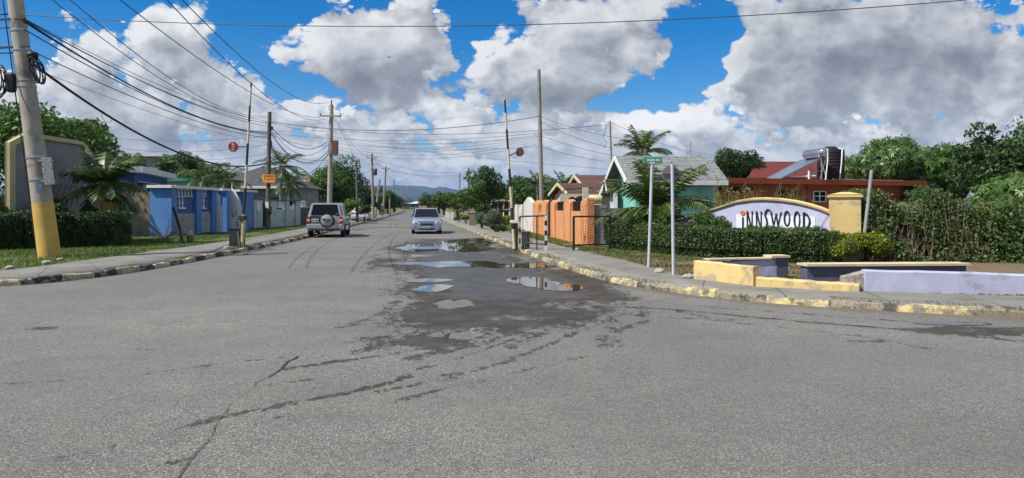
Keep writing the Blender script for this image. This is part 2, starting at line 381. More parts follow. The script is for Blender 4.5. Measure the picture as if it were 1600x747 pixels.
def sky():
    t = NT.__new__(NT); t.t = W.node_tree; t.n = t.t.nodes; t.l = t.t.links
    bg = t.n['Background']; out = t.n['World Output']
    sk = t.new('ShaderNodeTexSky', sky_type='NISHITA'); sk.sun_disc = False; sk.sun_elevation = SUN_EL
    sk.sun_rotation = math.atan2(sd.x, sd.y); sk.altitude = 50; sk.air_density = 1.0; sk.dust_density = .4; sk.ozone_density = 2.5
    co = t.coord('Generated'); sp = t.new('ShaderNodeSeparateXYZ'); t.l.new(co, sp.inputs[0])
    X, Y, Z = sp.outputs
    my = t.math('MAXIMUM', t.math('ABSOLUTE', Y), .28)
    px = t.math('DIVIDE', X, my); pz = t.math('DIVIDE', Z, my)
    def bias(x, z, tab):
        acc = 0.0
        for (u, v, su, sv, am) in tab:
            A = t.math('MULTIPLY', t.math('SUBTRACT', x, (u-800)/F), F/su); B = t.math('MULTIPLY', t.math('SUBTRACT', z, (HZ-v)/F), F/sv)
            acc = t.math('MULTIPLY_ADD', t.math('POWER', 2.718, t.math('MULTIPLY', t.math('MULTIPLY_ADD', A, A, t.math('MULTIPLY', B, B)), -1.0)), am, acc)
        return acc
    wn = t.new('ShaderNodeTexNoise', noise_dimensions='2D'); cc = t.new('ShaderNodeCombineXYZ'); t.put(cc.inputs[0], px); t.put(cc.inputs[1], pz); t.l.new(cc.outputs[0], wn.inputs['Vector'])
    wn.inputs['Scale'].default_value = 10; wn.inputs['Detail'].default_value = 3; ws = t.new('ShaderNodeSeparateXYZ'); t.l.new(wn.outputs['Color'], ws.inputs[0])
    wx = t.math('MULTIPLY', t.math('SUBTRACT', ws.outputs[0], .5), .09); wz = t.math('MULTIPLY', t.math('SUBTRACT', ws.outputs[1], .5), .065)
    bx0 = t.math('ADD', px, wx); bz0 = t.math('ADD', pz, wz); OX, OZ = -.018, .034
    G0 = bias(bx0, bz0, GAPS); C0 = bias(bx0, bz0, CLOUDS); C1 = bias(t.math('ADD', bx0, OX), t.math('ADD', bz0, OZ), CLOUDS); G1 = bias(t.math('ADD', bx0, OX), t.math('ADD', bz0, OZ), GAPS)
    def noisy(sc, seed, asp, x, z):
        c = t.new('ShaderNodeCombineXYZ'); t.put(c.inputs[0], t.math('ADD', x, seed)); t.put(c.inputs[1], t.math('MULTIPLY', t.math('ADD', z, seed*.37), asp)); v = c.outputs[0]
        n = t.new('ShaderNodeTexNoise', noise_dimensions='2D'); t.l.new(v, n.inputs['Vector']); n.inputs['Scale'].default_value = sc; n.inputs['Detail'].default_value = 7; n.inputs['Roughness'].default_value = .57
        w = t.new('ShaderNodeVectorMath', operation='MULTIPLY_ADD'); t.l.new(n.outputs['Color'], w.inputs[0]); w.inputs[1].default_value = (.35/sc,)*3; t.l.new(v, w.inputs[2])
        vo = t.new('ShaderNodeTexVoronoi', feature='SMOOTH_F1', voronoi_dimensions='2D'); t.l.new(w.outputs[0], vo.inputs['Vector']); vo.inputs['Scale'].default_value = sc*1.7; vo.inputs['Detail'].default_value = 3.0; vo.inputs['Roughness'].default_value = .52; vo.inputs['Lacunarity'].default_value = 2.2; vo.inputs['Smoothness'].default_value = .35
        return t.math('MULTIPLY_ADD', t.math('SUBTRACT', n.outputs[0], .5), 1.15, t.math('MULTIPLY', t.math('SUBTRACT', .40, vo.outputs['Distance']), .85))
    def layer(sc, seed, asp, cov0, cov1, lift):
        x1 = t.math('ADD', px, OX*9/sc); z1 = t.math('ADD', pz, OZ*9/sc)
        d = t.math('ADD', noisy(sc, seed, asp, px, pz), cov0); e = t.math('ADD', noisy(sc, seed, asp, x1, z1), cov1)
        g = t.math('MAXIMUM', t.math('MINIMUM', t.math('SUBTRACT', d, e), .55), -.55)
        l = t.math('MULTIPLY_ADD', g, LK, LB+lift); l = t.math('SUBTRACT', l, t.ramp(d, .3, 1.2, -.10, .14))
        return t.ramp(d, -.02, .19), l
    low_ = t.ramp(pz, .20, .03, 0, 1); mid_ = t.math('MULTIPLY', t.ramp(pz, .02, .10, 0, 1), t.ramp(pz, .30, .16, .3, 1))
    far = layer(15, 3.1, 1.7, t.math('ADD', t.math('MULTIPLY_ADD', low_, .60, .16), t.math('MULTIPLY', G0, .8)), t.math('ADD', t.math('MULTIPLY_ADD', low_, .60, .16), t.math('MULTIPLY', G1, .8)), .06)
    mid = layer(10, 7.7, 1.45, t.math('ADD', t.math('MULTIPLY_ADD', mid_, .45, .08), t.math('MULTIPLY_ADD', C0, .35, G0)), t.math('ADD', t.math('MULTIPLY_ADD', mid_, .45, .08), t.math('MULTIPLY_ADD', C1, .35, G1)), .03)
    near = layer(6.5, 1.9, 1.3, t.math('ADD', t.math('ADD', C0, G0), NEARC), t.math('ADD', t.math('ADD', C1, G1), NEARC), 0.0)
    sh = bias(px, pz, SHADES)
    def tone(l):
        l = t.math('MAXIMUM', t.math('MINIMUM', t.math('ADD', l, sh), 1.0), 0.0)
        r = t.new('ShaderNodeValToRGB'); t.l.new(l, r.inputs[0]); e = r.color_ramp.elements
        e[0].position = .05; e[0].color = (1.35, 1.52, 1.80, 1); e[1].position = .95; e[1].color = (6.6, 6.6, 6.55, 1)
        k = e.new(.32); k.color = (2.15, 2.34, 2.62, 1); k = e.new(.55); k.color = (3.45, 3.62, 3.9, 1); k = e.new(.76); k.color = (5.0, 5.1, 5.25, 1)
        return r.outputs[0]
    hs = t.new('ShaderNodeHueSaturation'); hs.inputs['Saturation'].default_value = 1.5; hs.inputs['Value'].default_value = .80; t.l.new(t.mix(1.0, sk.outputs[0], (.86, .90, 1.0), 'MULTIPLY'), hs.inputs['Color'])
    low = t.ramp(pz, -.02, .10, 1, 0)
    skyc = t.mix(t.math('MULTIPLY', low, .35), hs.outputs[0], (2.4, 3.4, 4.8))
    c = t.mix(far[0], skyc, tone(far[1])); c = t.mix(t.math('MULTIPLY', mid[0], .96), c, tone(mid[1])); c = t.mix(near[0], c, tone(near[1]))
    c = t.mix(t.math('MULTIPLY', t.ramp(pz, -.0, .13, 1, 0), .5), c, (3.1, 3.55, 4.2))
    t.put(bg.inputs[0], c); bg.inputs[1].default_value = SKYS
sky()
# ================================================================ shared materials
MATS = {}
MATS['bark'] = mat('bark', (.11, .085, .06), (.06, .045, .035), 6, .9, 0, .4)
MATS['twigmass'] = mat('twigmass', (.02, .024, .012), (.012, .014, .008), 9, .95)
MATS['stem'] = mat('stem', (.10, .075, .045), None, 8, .9)
MATS['drystem'] = mat('drystem', (.30, .23, .14), (.18, .13, .08), 8, .9)
MATS['frondstem'] = plain('frondstem', (.16, .17, .05), .6)
MATS['palmtrunk'] = mat('palmtrunk', (.24, .21, .17), (.15, .125, .1), 5, .9, .4, 30)
L_dark = leafmat('leaf_dark', (.013, .030, .007), (.030, .066, .013), (.065, .125, .025), .22)
L_mid = leafmat('leaf_mid', (.020, .048, .009), (.050, .110, .017), (.105, .190, .032), .3)
L_mango = leafmat('leaf_mango', (.020, .050, .010), (.055, .120, .020), (.115, .205, .040), .25, .42, .45)
L_lime = leafmat('leaf_lime', (.060, .110, .010), (.160, .225, .014), (.34, .36, .02), .3)
L_grey = leafmat('leaf_grey', (.050, .075, .045), (.11, .15, .09), (.19, .235, .16), .2)
L_hedge = leafmat('leaf_hedge', (.012, .026, .007), (.034, .066, .013), (.10, .150, .032), .18, .46, .38)
L_palm = leafmat('leaf_palm', (.014, .034, .007), (.040, .080, .013), (.100, .150, .028), .25, .42, .45)
L_red = leafmat('leaf_red', (.05, .012, .014), (.10, .02, .022), (.10, .06, .02), .2)
L_olive = leafmat('leaf_olive', (.035, .060, .014), (.075, .110, .025), (.15, .175, .05), .3)
L_grass = leafmat('leaf_grass', (.05, .085, .015), (.095, .15, .026), (.19, .21, .06), .3)
L_litter = leafmat('leaf_litter', (.07, .045, .025), (.16, .105, .055), (.30, .22, .12), .1)
L_dry = leafmat('leaf_dry', (.10, .075, .035), (.20, .155, .075), (.33, .27, .15), .2)
white = mat('white_paint', (.74, .74, .73), (.66, .66, .64), 2, .65, 0, stain=(.42, .41, .37), sscale=1.6, samt=.4)
concrete = mat('concrete', (.36, .34, .30), (.27, .255, .225), 1.6, .9, .25, 50, stain=(.14, .13, .115), samt=.5)
blackp = plain('black_paint', (.012, .012, .013), .45)
rubber = plain('rubber', (.014, .014, .015), .85, spec=.2)
steel = plain('galvanised', (.42, .43, .45), .42, .7)
glass = plain('dark_glass', (.006, .007, .009), .12, spec=.22)
cablem = plain('cable_black', (.010, .010, .011), .6)
wirem = plain('wire_grey', (.045, .047, .052), .55)
# ================================================================ plan lines
KL = [(-40, 9.5), (-22, 11.2), (-14, 12.5), (-10.1, 13.4), (-9.5, 14.4), (-9.12, 16.05), (-9.1, 19.3), (-9.45, 24.7), (-9.95, 31.5), (-10.75, 38), (-12.0, 48), (-13.4, 60), (-16.1, 85), (-19.5, 110), (-24.5, 150), (-38, 245)]
SL = [(-40, 11.4), (-22.5, 13.0), (-14.4, 14.2), (-11.6, 15.2), (-11.55, 17), (-11.6, 19), (-11.75, 22), (-11.75, 25.2), (-12.1, 31.5), (-12.9, 38), (-14.1, 48), (-15.5, 60), (-18.2, 85), (-21.6, 110), (-26.6, 150), (-40.2, 245)]
KR = [(45, 4.2), (20, 7.4), (13, 8.7), (7.35, 9.75), (5.8, 10.3), (4.2, 11.2), (3.4, 12.06), (2.5, 13.3), (2.03, 14.4), (1.55, 16.5), (.93, 19.8), (.23, 24.3), (-1.55, 35.8), (-3.8, 50.8), (-6.15, 66.7), (-8.3, 81), (-12.5, 110), (-18.5, 150), (-32, 245)]
SR = [(45, 5.8), (20.3, 8.9), (13.3, 10.1), (8.3, 11.15), (6.1, 11.75), (4.6, 12.75), (3.95, 13.5), (3.6, 14.4), (3.35, 16.1), (3.0, 19.0), (2.4, 21.4), (1.95, 24.2), (.15, 35.6), (-2.1, 50.8), (-4.5, 66.7), (-6.6, 81), (-10.8, 110), (-16.8, 150), (-30.3, 245)]
def resample(pl, step):
    pl = np.array(pl, float); L = np.concatenate([[0], np.cumsum(np.linalg.norm(np.diff(pl, axis=0), axis=1))])
    # smooth corner-cutting first
    for _ in range(2):
        q = [pl[0]]
        for a, b in zip(pl[:-1], pl[1:]): q += [a*.75+b*.25, a*.25+b*.75]
        q.append(pl[-1]); pl = np.array(q)
    L = np.concatenate([[0], np.cumsum(np.linalg.norm(np.diff(pl, axis=0), axis=1))])
    n = int(L[-1]/step); s = np.linspace(0, L[-1], n+1)
    return np.stack([np.interp(s, L, pl[:, 0]), np.interp(s, L, pl[:, 1])], 1), s
def dist_poly(x, y, pl):
    best = np.full(np.shape(x), 1e9); pl = np.array(pl, float)
    for (ax, ay), (bx, by) in zip(pl[:-1], pl[1:]):
        dx, dy = bx-ax, by-ay; tt = np.clip(((x-ax)*dx+(y-ay)*dy)/(dx*dx+dy*dy), 0, 1)
        best = np.minimum(best, np.hypot(x-ax-tt*dx, y-ay-tt*dy))
    return best
# ================================================================ road
def road_material():
    t = NT('asphalt'); co = t.coord()
    big = t.noise(co, .35, 4, .6); med = t.noise(co, 2.2, 5, .65)
    v = t.new('ShaderNodeTexVoronoi'); t.l.new(co, v.inputs['Vector']); v.inputs['Scale'].default_value = 72
    sep = t.new('ShaderNodeSeparateColor'); t.l.new(v.outputs['Color'], sep.inputs[0])
    col = t.mix(t.ramp(big, .3, .7), (.190, .184, .164), (.270, .260, .233))
    col = t.mix(t.ramp(med, .35, .72, 0, .5), col, (.135, .13, .124))
    g2 = t.noise(co, 16, 4, .7); col = t.mix(t.ramp(g2, .44, .66, 0, .55), col, (.085, .083, .077)); col = t.mix(t.ramp(g2, .30, .42, .35, 0), col, (.33, .32, .29))
    fine = t.noise(co, 60, 3, .7); col = t.mix(t.ramp(fine, .40, .62, 0, .85), col, (.055, .054, .052))
    # pale stones of the worn surface
    st = t.math('MULTIPLY', t.math('GREATER_THAN', sep.outputs[0], .70), t.ramp(v.outputs['Distance'], .30, .42, 1, 0))
    col = t.mix(t.math('MULTIPLY', st, t.ramp(t.noise(co, .8, 3), .35, .6, .45, 1)), col, (.40, .39, .37))
    pit = t.math('MULTIPLY', t.math('LESS_THAN', sep.outputs[1], .10), t.ramp(v.outputs['Distance'], .3, .45, 1, 0)); col = t.mix(t.math('MULTIPLY', pit, .8), col, (.03, .03, .03))
    m2 = t.new('ShaderNodeMapping'); m2.inputs['Scale'].default_value = (2.4, 8, 1); t.l.new(co, m2.inputs[0]); ds = t.math('MULTIPLY', t.ramp(t.noise(m2.outputs[0], 3.2, 5, .65), .62, .68), t.ramp(t.noise(co, .5, 3), .42, .62, .1, .8)); col = t.mix(ds, col, (.045, .044, .042))
    bands = t.noise(co, .16, 3, .5); col = t.mix(t.ramp(bands, .40, .62, 0, .45), col, (.115, .110, .102))
    d = t.attr('dirt'); dm = t.ramp(t.math('ADD', d, t.math('MULTIPLY', t.math('SUBTRACT', t.noise(co, 5, 6, .7), .5), .9)), .42, .72)
    col = t.mix(t.math('MULTIPLY', dm, .85), col, t.mix(t.noise(co, 30, 3), (.105, .082, .058), (.17, .14, .105)))
    lt = t.attr('pale'); lm = t.ramp(t.math('ADD', lt, t.math('MULTIPLY', t.math('SUBTRACT', t.noise(co, 6, 5, .7), .5), .8)), .4, .65)
    col = t.mix(t.math('MULTIPLY', lm, .7), col, (.31, .285, .24))
    w = t.attr('wet_rimshade'); mp = t.new('ShaderNodeMapping'); mp.inputs['Scale'].default_value = (1.5, .9, 1); mp.inputs['Rotation'].default_value = (0, 0, R(14)); t.l.new(co, mp.inputs[0])
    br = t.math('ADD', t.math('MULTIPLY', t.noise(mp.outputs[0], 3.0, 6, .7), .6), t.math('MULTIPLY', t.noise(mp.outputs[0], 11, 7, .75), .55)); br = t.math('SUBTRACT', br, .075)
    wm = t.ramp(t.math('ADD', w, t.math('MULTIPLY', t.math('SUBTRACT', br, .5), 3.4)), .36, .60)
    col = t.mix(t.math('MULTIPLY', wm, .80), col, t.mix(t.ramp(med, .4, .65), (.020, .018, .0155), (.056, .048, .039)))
    t.put(t.bsdf.inputs['Base Color'], col)
    film = t.attr('film'); fm = t.math('MULTIPLY', wm, t.ramp(t.math('ADD', film, t.math('MULTIPLY', t.math('SUBTRACT', t.noise(co, 3.2, 5, .65), .5), 1.3)), .62, .85))
    rg = t.math('MULTIPLY_ADD', wm, -.22, .92); rg = t.math('MULTIPLY_ADD', fm, -.26, rg)
    t.put(t.bsdf.inputs['Roughness'], rg); t.put(t.bsdf.inputs['Specular IOR Level'], t.math('MULTIPLY_ADD', fm, .12, t.math('MULTIPLY_ADD', wm, -.22, .35)))
    b = t.new('ShaderNodeBump'); b.inputs['Distance'].default_value = .012; t.put(b.inputs['Strength'], t.math('MULTIPLY_ADD', fm, -.38, .45))
    t.l.new(t.math('ADD', fine, t.math('MULTIPLY', st, .4)), b.inputs['Height']); t.l.new(b.outputs[0], t.bsdf.inputs['Normal'])
    return t.m
asphalt = road_material()
WB = np.array([(33.5, -3.9, -2.0), (32, -4.5, -1.2), (29, -4.5, -.9), (25, -4.2, .0), (22, -3.8, .5), (19.3, -3.45, .95), (17.2, -3.2, 1.35), (15.75, -2.95, 1.8), (13.3, -2.2, 2.1), (11.5, -2.05, 2.35), (10.7, -2.0, 1.9), (10.1, -1.95, 1.55), (9.4, -1.85, 1.0), (9.05, -1.75, .75), (8.2, -1.65, -.3), (7.6, -1.2, -.6)])[::-1]
def pxl(*pts): return [G(*p)[:2] for p in pts]
TRACKS = [(pxl((690, 540), (600, 555), (520, 566), (455, 576)), .085, 1.0), (pxl((640, 500), (560, 508), (530, 512)), .07, .9),
          (pxl((640, 588), (560, 610), (500, 621), (440, 634), (380, 645), (310, 660)), .075, .95), (pxl((310, 660), (220, 690), (60, 722)), .05, .62),
          (pxl((985, 488), (900, 520), (800, 562), (700, 592), (590, 612)), .06, .85), (pxl((920, 556), (800, 584), (700, 606), (620, 625)), .05, .7),
          (pxl((940, 478), (1060, 484), (1150, 493), (1260, 503), (1400, 514), (1620, 536)), .09, 1.0), (pxl((980, 492), (1100, 499), (1200, 509), (1350, 526), (1450, 545), (1620, 566)), .06, .8),
          (pxl((1000, 470), (1150, 483), (1280, 492), (1420, 503)), .07, .75), (pxl((930, 470), (960, 500), (945, 540)), .16, .7), (pxl((1330, 533), (1400, 534)), .05, 1.0),
          (pxl((0, 600), (180, 590), (330, 570), (420, 560), (520, 548)), .045, .62), (pxl((200, 545), (270, 548)), .04, .6), (pxl((455, 645), (395, 665)), .03, .7), (pxl((100, 722), (150, 712)), .04, .7),
          (pxl((270, 722), (296, 716)), .06, 1.0), (pxl((452, 597), (490, 592)), .03, .8), (pxl((660, 620), (600, 633)), .03, .7), (pxl((700, 505), (640, 520), (560, 552)), .13, .9),
          (pxl((860, 470), (850, 500), (800, 520), (740, 540)), .2, .85), (pxl((760, 520), (700, 545), (640, 560)), .14, .95), (pxl((890, 490), (870, 510), (790, 545)), .12, .8), (pxl((1000, 478), (1010, 500), (960, 520)), .10, .8), (pxl((620, 470), (600, 490), (545, 508)), .12, .85), (pxl((1060, 486), (1120, 500), (1160, 500)), .1, .7), (pxl((870, 535), (780, 566), (690, 588)), .05, .75), (pxl((830, 520), (740, 552), (660, 575)), .06, .8)]
def pothole(x, y):
    """depth of the two potholes and the gentle dips that hold water"""
    h = np.zeros(np.shape(x))
    for (u, v, rx, ry, dp) in ((708, 474, .30, .48, .075), (722, 523, .22, .28, .05)):
        cx, cy, _ = G(u, v); r = np.hypot((x-cx)/rx, (y-cy)/ry)+(fbm(x*6, y*4, 5)-.5)*1.1; h -= dp*sstep(1.12, .85, r)
    return h
def road():
    ys = [3.0]
    while ys[-1] < 52: ys.append(ys[-1]*1.0075)
    ys = np.array(ys); xs = np.arange(-13, 14.01, .055)
    X, Y = np.meshgrid(xs, ys); n0, n1 = X.shape
    Z = pothole(X, Y)+.006*(fbm(X*.5, Y*.5, 9)-.5)
    Lb = np.interp(Y, WB[:, 0], WB[:, 1]); Rb = np.interp(Y, WB[:, 0], WB[:, 2])
    sc = .35+.02*Y; d = np.minimum(X-Lb, Rb-X)+(fbm(X*1.3, Y*.55, 2, 4)-.5)*2.6*sc*1.6
    wet_rimshade = np.clip(.5+d/(sc*2.6), 0, 1)*.95*sstep(7.3, 8.0, Y)*sstep(34.5, 32, Y)
    wet_rimshade *= 1-.48*sstep(.5, .72, fbm(X*1.1, Y*1.5, 21, 3))*sstep(12.5, 11, Y)
    for pl, wd, am in TRACKS:
        dd = dist_poly(X, Y, pl)+(fbm(X*3, Y*3, 31, 3)-.5)*wd*1.2
        wet_rimshade = np.maximum(wet_rimshade, am*.64*sstep(wd*1.7, wd*.2, dd))
    cx, cy, _ = G(63, 513); wet_rimshade = np.maximum(wet_rimshade, .75*sstep(1.1, .8, np.hypot((X-cx)/.24, (Y-cy)/.16)))
    cx, cy, _ = G(1530, 517); wet_rimshade = np.maximum(wet_rimshade, .8*sstep(1.2, .5, np.hypot((X-cx)/1.15, (Y-cy)/.42)))
    cx, cy, _ = G(708, 474); rr0 = np.hypot((X-cx)/.34, (Y-cy)/.55); wet_rimshade = np.maximum(wet_rimshade, sstep(1.5, 1.1, rr0));  # dark ring paints the shaded wall of the pothole rim
    film = np.clip(.5+np.minimum(X-Lb-.5, Rb-.4-X)*.6, 0, 1)*sstep(9.8, 12.5, Y)
    dR = dist_poly(X, Y, KR); dL = dist_poly(X, Y, KL)
    dirt = np.maximum(np.clip(1.05-dR/(.55+.45*sstep(9.9, 9.0, Y)), 0, 1), np.clip(.75-dL/.5, 0, 1))
    dirt = np.maximum(dirt, .9*sstep(1.3, .4, np.hypot((X-G(870, 440)[0]-.35)/.9, (Y-16)/5.5)))
    dirt = np.maximum(dirt, .85*sstep(1.2, .5, np.hypot((X+10.2)/1.2, (Y-35.5)/2.2)))
    pale = np.zeros_like(X)
    for (u, v, rx, ry) in ((728, 515, .26, .10), (706, 460, .30, .18), (665, 398, .9, 1.1), (770, 395, .9, .9), (660, 505, .2, .15), (300, 505, 2.4, .8)):
        cx, cy, _ = G(u, v); pale = np.maximum(pale, (.62 if rx < 2 else .42)*sstep(1.3, .4, np.hypot((X-cx)/rx, (Y-cy)/ry)))
    me = bpy.data.meshes.new('road_surface'); N = n0*n1
    me.vertices.add(N); me.vertices.foreach_set('co', np.stack([X, Y, Z], 2).astype(np.float32).ravel())
    i = (np.arange(n0-1)[:, None]*n1+np.arange(n1-1)[None, :]).ravel(); q = np.stack([i, i+1, i+n1+1, i+n1], 1).astype(np.int32)
    me.loops.add(q.size); me.loops.foreach_set('vertex_index', q.ravel()); me.polygons.add(len(q)); me.polygons.foreach_set('loop_start', np.arange(0, q.size, 4, dtype=np.int32)); me.polygons.foreach_set('loop_total', np.full(len(q), 4, dtype=np.int32))
    me.polygons.foreach_set('use_smooth', np.ones(len(q), dtype=bool))
    for nm, a in (('wet_rimshade', wet_rimshade), ('dirt', dirt), ('film', film), ('pale', pale)):
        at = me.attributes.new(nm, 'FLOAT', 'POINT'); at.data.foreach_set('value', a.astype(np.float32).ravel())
    me.update(calc_edges=True); me.materials.append(asphalt)
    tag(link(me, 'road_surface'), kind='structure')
    mb = MB(); mb.add([(-90, -60, -.012), (90, -60, -.012), (90, 250, -.012), (-90, 250, -.012)], [(0, 1, 2, 3)])
    tag(mb.build('road', asphalt, origin=(0, 0, 0)), kind='structure')
road()
# ================================================================ water lying on the road
def water_material():
    t = NT('puddle_water'); t.set(**{'Base Color': (.050, .043, .033), 'Roughness': .015}); t.bsdf.inputs['IOR'].default_value = 1.36; t.bsdf.inputs['Specular IOR Level'].default_value = .75
    t.bump(t.noise(t.coord(), 5, 2), .012, .02); return t.m
water = water_material()
def puddle(name, x0, x1, y0, y1, step, fn, z, ystep=None):
    ystep = ystep or step; xs = np.arange(x0, x1, step); ys = np.arange(y0, y1, ystep); X, Y = np.meshgrid(xs, ys); Fv = fn(X, Y); mb = MB(); cache = {}
    def vid(k, p):
        if k not in cache: cache[k] = len(mb.v); mb.v.append(p)
        return cache[k]
    n0, n1 = X.shape
    for r in range(n0-1):
        for c in range(n1-1):
            cs = [(r, c), (r, c+1), (r+1, c+1), (r+1, c)]; f = [Fv[a] for a in cs]
            if max(f) <= 0: continue
            poly = []
            for a in range(4):
                A, B = cs[a], cs[(a+1) % 4]; fa, fb = f[a], f[(a+1) % 4]
                if fa > 0: poly.append(vid(A, (X[A], Y[A], z)))
                if (fa > 0) != (fb > 0):
                    k = fa/(fa-fb); key = (min(A, B), max(A, B)); poly.append(vid(key, (X[A]+(X[B]-X[A])*k, Y[A]+(Y[B]-Y[A])*k, z)))
            if len(poly) > 2: mb.f.append(tuple(poly)); mb.sm.append(False)
    if mb.f: tag(mb.build(name, water), kind='structure')
def ell(cx, cy, rx, ry): return lambda X, Y: 1-np.hypot((X-cx)/rx, (Y-cy)/ry)
def pud(blobs, seed, amp=.9, fx=1.6, fy=.6):
    def fn(X, Y):
        v = np.max([ell(*b)(X, Y) for b in blobs], axis=0); return v+(fbm(X*fx, Y*fy, seed, 5)-.5)*amp
    return fn
puddle('puddle', -6, 0, 20.5, 36, .06, pud([(-2.05, 30.0, 1.0, 3.6), (-1.65, 25.4, 1.0, 1.7), (-3.2, 26.0, 1.1, 1.9), (-2.5, 27.6, 1.5, 1.4)], 3), .0085, .12)
puddle('puddle', -4, 2.2, 15.3, 21.5, .05, pud([(-1.5, 18.6, 1.25, 1.0), (.05, 18.2, 1.0, .75), (-2.6, 18.9, .8, .5), (-.7, 18.4, 1.0, .5)], 8), .0085)
puddle('puddle', -1, 2.2, 12.0, 16.2, .04, pud([(.35, 14.6, .5, .7), (.95, 13.4, .42, .62), (.62, 14.0, .4, .6)], 14, .7), .0085)
puddle('puddle', -2.6, .4, 11.8, 15.6, .04, pud([(-1.55, 13.2, .34, .6), (-1.75, 14.6, .5, .35)], 19, 1.1, 3, 1.4), .0085)
puddle('puddle', -1.6, -.2, 10.0, 12.4, .025, lambda X, Y: 1-np.hypot((X-G(709, 474)[0])/.235, (Y-G(709, 474)[1])/.38)+(fbm(X*7, Y*5, 4)-.5)*.95, -.034)
puddle('puddle', 5.2, 7.6, 8.6, 10.0, .04, pud([(6.0, 9.25, .55, .14)], 23, 1.0, 3, 3), .0085)
def crack(pts, w, seed):
    pl, s = resample(pts, .05); g = np.random.default_rng(seed); mb = MB(); n = len(pl); d = np.gradient(pl, axis=0); d = d/np.linalg.norm(d, axis=1)[:, None]; nr = np.stack([-d[:, 1], d[:, 0]], 1)
    ww = w*np.clip(.25+1.5*fbm(s*2.2, s*0, seed, 3)-.3, .12, 2); jit = (fbm(s*4, s*0+3, seed+1, 3)-.5)*.09
    c = pl+nr*jit[:, None]
    for i in range(n): mb.v += [(c[i, 0]-nr[i, 0]*ww[i], c[i, 1]-nr[i, 1]*ww[i], .0075), (c[i, 0]+nr[i, 0]*ww[i], c[i, 1]+nr[i, 1]*ww[i], .0075)]
    for i in range(n-1): mb.f.append((2*i, 2*i+2, 2*i+3, 2*i+1)); mb.sm.append(False)
    tag(mb.build('road_crack', plain('crack_tar', (.035, .033, .031), .8)), kind='structure')
crack(pxl((270, 752), (296, 716), (335, 672), (352, 645), (376, 620), (398, 600), (420, 588)), .0042, 3)
crack(pxl((420, 589), (436, 578), (450, 566), (463, 557)), .015, 5)
# ================================================================ ground, pavements, kerbs
def ground_mat(name, g1, g2, dirtc, d2, bias, sc=.5):
    t = NT(name); co = t.coord()
    gcol = t.mix(t.ramp(t.noise(co, 7, 5, .65), .3, .7), g1, g2); dcol = t.mix(t.ramp(t.noise(co, 9, 5, .7), .3, .7), dirtc, d2)
    f = t.ramp(t.math('ADD', t.noise(co, sc, 6, .65), bias), .45, .58)
    t.put(t.bsdf.inputs['Base Color'], t.mix(f, dcol, gcol)); t.set(Roughness=.95); t.bsdf.inputs['Specular IOR Level'].default_value = .15
    t.bump(t.noise(co, 26, 5, .7), .6, .04); return t.m
MATS['verge_l'] = ground_mat('grass_earth', (.05, .085, .018), (.085, .12, .03), (.12, .095, .065), (.18, .145, .10), .10)
MATS['verge_r'] = ground_mat('dry_earth', (.06, .085, .022), (.10, .12, .035), (.13, .095, .06), (.205, .16, .105), -.11, .7)
MATS['far'] = ground_mat('far_grass', (.045, .075, .016), (.075, .105, .028), (.10, .085, .05), (.13, .11, .07), .2, .03)
def verge(name, pl, side, m, z=.112):
    q, s = resample(pl, 1.0); mb = MB(); n = len(q)
    ex = 95*side; cols = [0, .04, .1, .2, .45, 1]
    for i in range(n):
        for k in cols:
            x = q[i, 0]+(ex-q[i, 0])*k; y = q[i, 1]
            zz = z+(.05*fbm(x*.6, y*.6, 4)-.02)*(1 if k > 0 else 0)
            mb.v.append((x, y, zz))
    c = len(cols)
    for i in range(n-1):
        for k in range(c-1):
            a = i*c+k; f = (a, a+1, a+c+1, a+c); mb.f.append(f if side < 0 else f[::-1]); mb.sm.append(True)
    tag(mb.build(name, m, origin=(0, 0, 0)), kind='structure')
# left edge runs to the back; only y matters beyond it
verge('verge', SL, -1, MATS['verge_l']); verge('verge', SR, 1, MATS['verge_r'])
mb = MB(); S_ = 9000; mb.add([(-S_, -S_, -.05), (S_, -S_, -.05), (S_, S_, -.05), (-S_, S_, -.05)], [(0, 1, 2, 3)]); tag(mb.build('ground', MATS['far'], origin=(0, 0, 0)), kind='structure')
mb = MB(); mb.add([(-200, 249.5, .1), (200, 249.5, .1), (330, 900, 1.4), (-330, 900, 1.4)], [(0, 1, 2, 3)]); tag(mb.build('field', ground_mat('field_grass', (.12, .15, .025), (.18, .19, .035), (.16, .14, .06), (.2, .18, .08), .2, .05), origin=(0, 0, 0)), kind='structure')
def pave_mat():
    t = NT('pavement'); co = t.coord(); uv = t.new('ShaderNodeUVMap', uv_map='UVMap').outputs[0]; sp = t.new('ShaderNodeSeparateXYZ'); t.l.new(uv, sp.inputs[0])
    fr = t.math('FRACT', t.math('DIVIDE', sp.outputs[0], 1.5)); cell = t.math('FLOOR', t.math('DIVIDE', sp.outputs[0], 1.5))
    j = t.math('LESS_THAN', t.math('ABSOLUTE', t.math('SUBTRACT', fr, .5)), .008)
    wn = t.new('ShaderNodeTexWhiteNoise', noise_dimensions='1D'); t.l.new(cell, wn.inputs['W'])
    col = t.mix(t.ramp(t.noise(co, 1.2, 6, .65), .3, .7), (.235, .225, .198), (.155, .148, .130)); col = t.mix(t.math('MULTIPLY', wn.outputs[0], .35), col, (.15, .142, .125))
    col = t.mix(t.ramp(t.noise(co, 30, 4, .7), .4, .7, 0, .5), col, (.13, .125, .11)); col = t.mix(j, col, (.05, .05, .04))
    gm = t.ramp(t.noise(co, .9, 7, .7), .55, .68, 0, .7); col = t.mix(gm, col, (.11, .105, .06))
    t.put(t.bsdf.inputs['Base Color'], col); t.set(Roughness=.92); t.bump(t.noise(co, 40, 4), .3, .015); return t.m
pave = pave_mat()
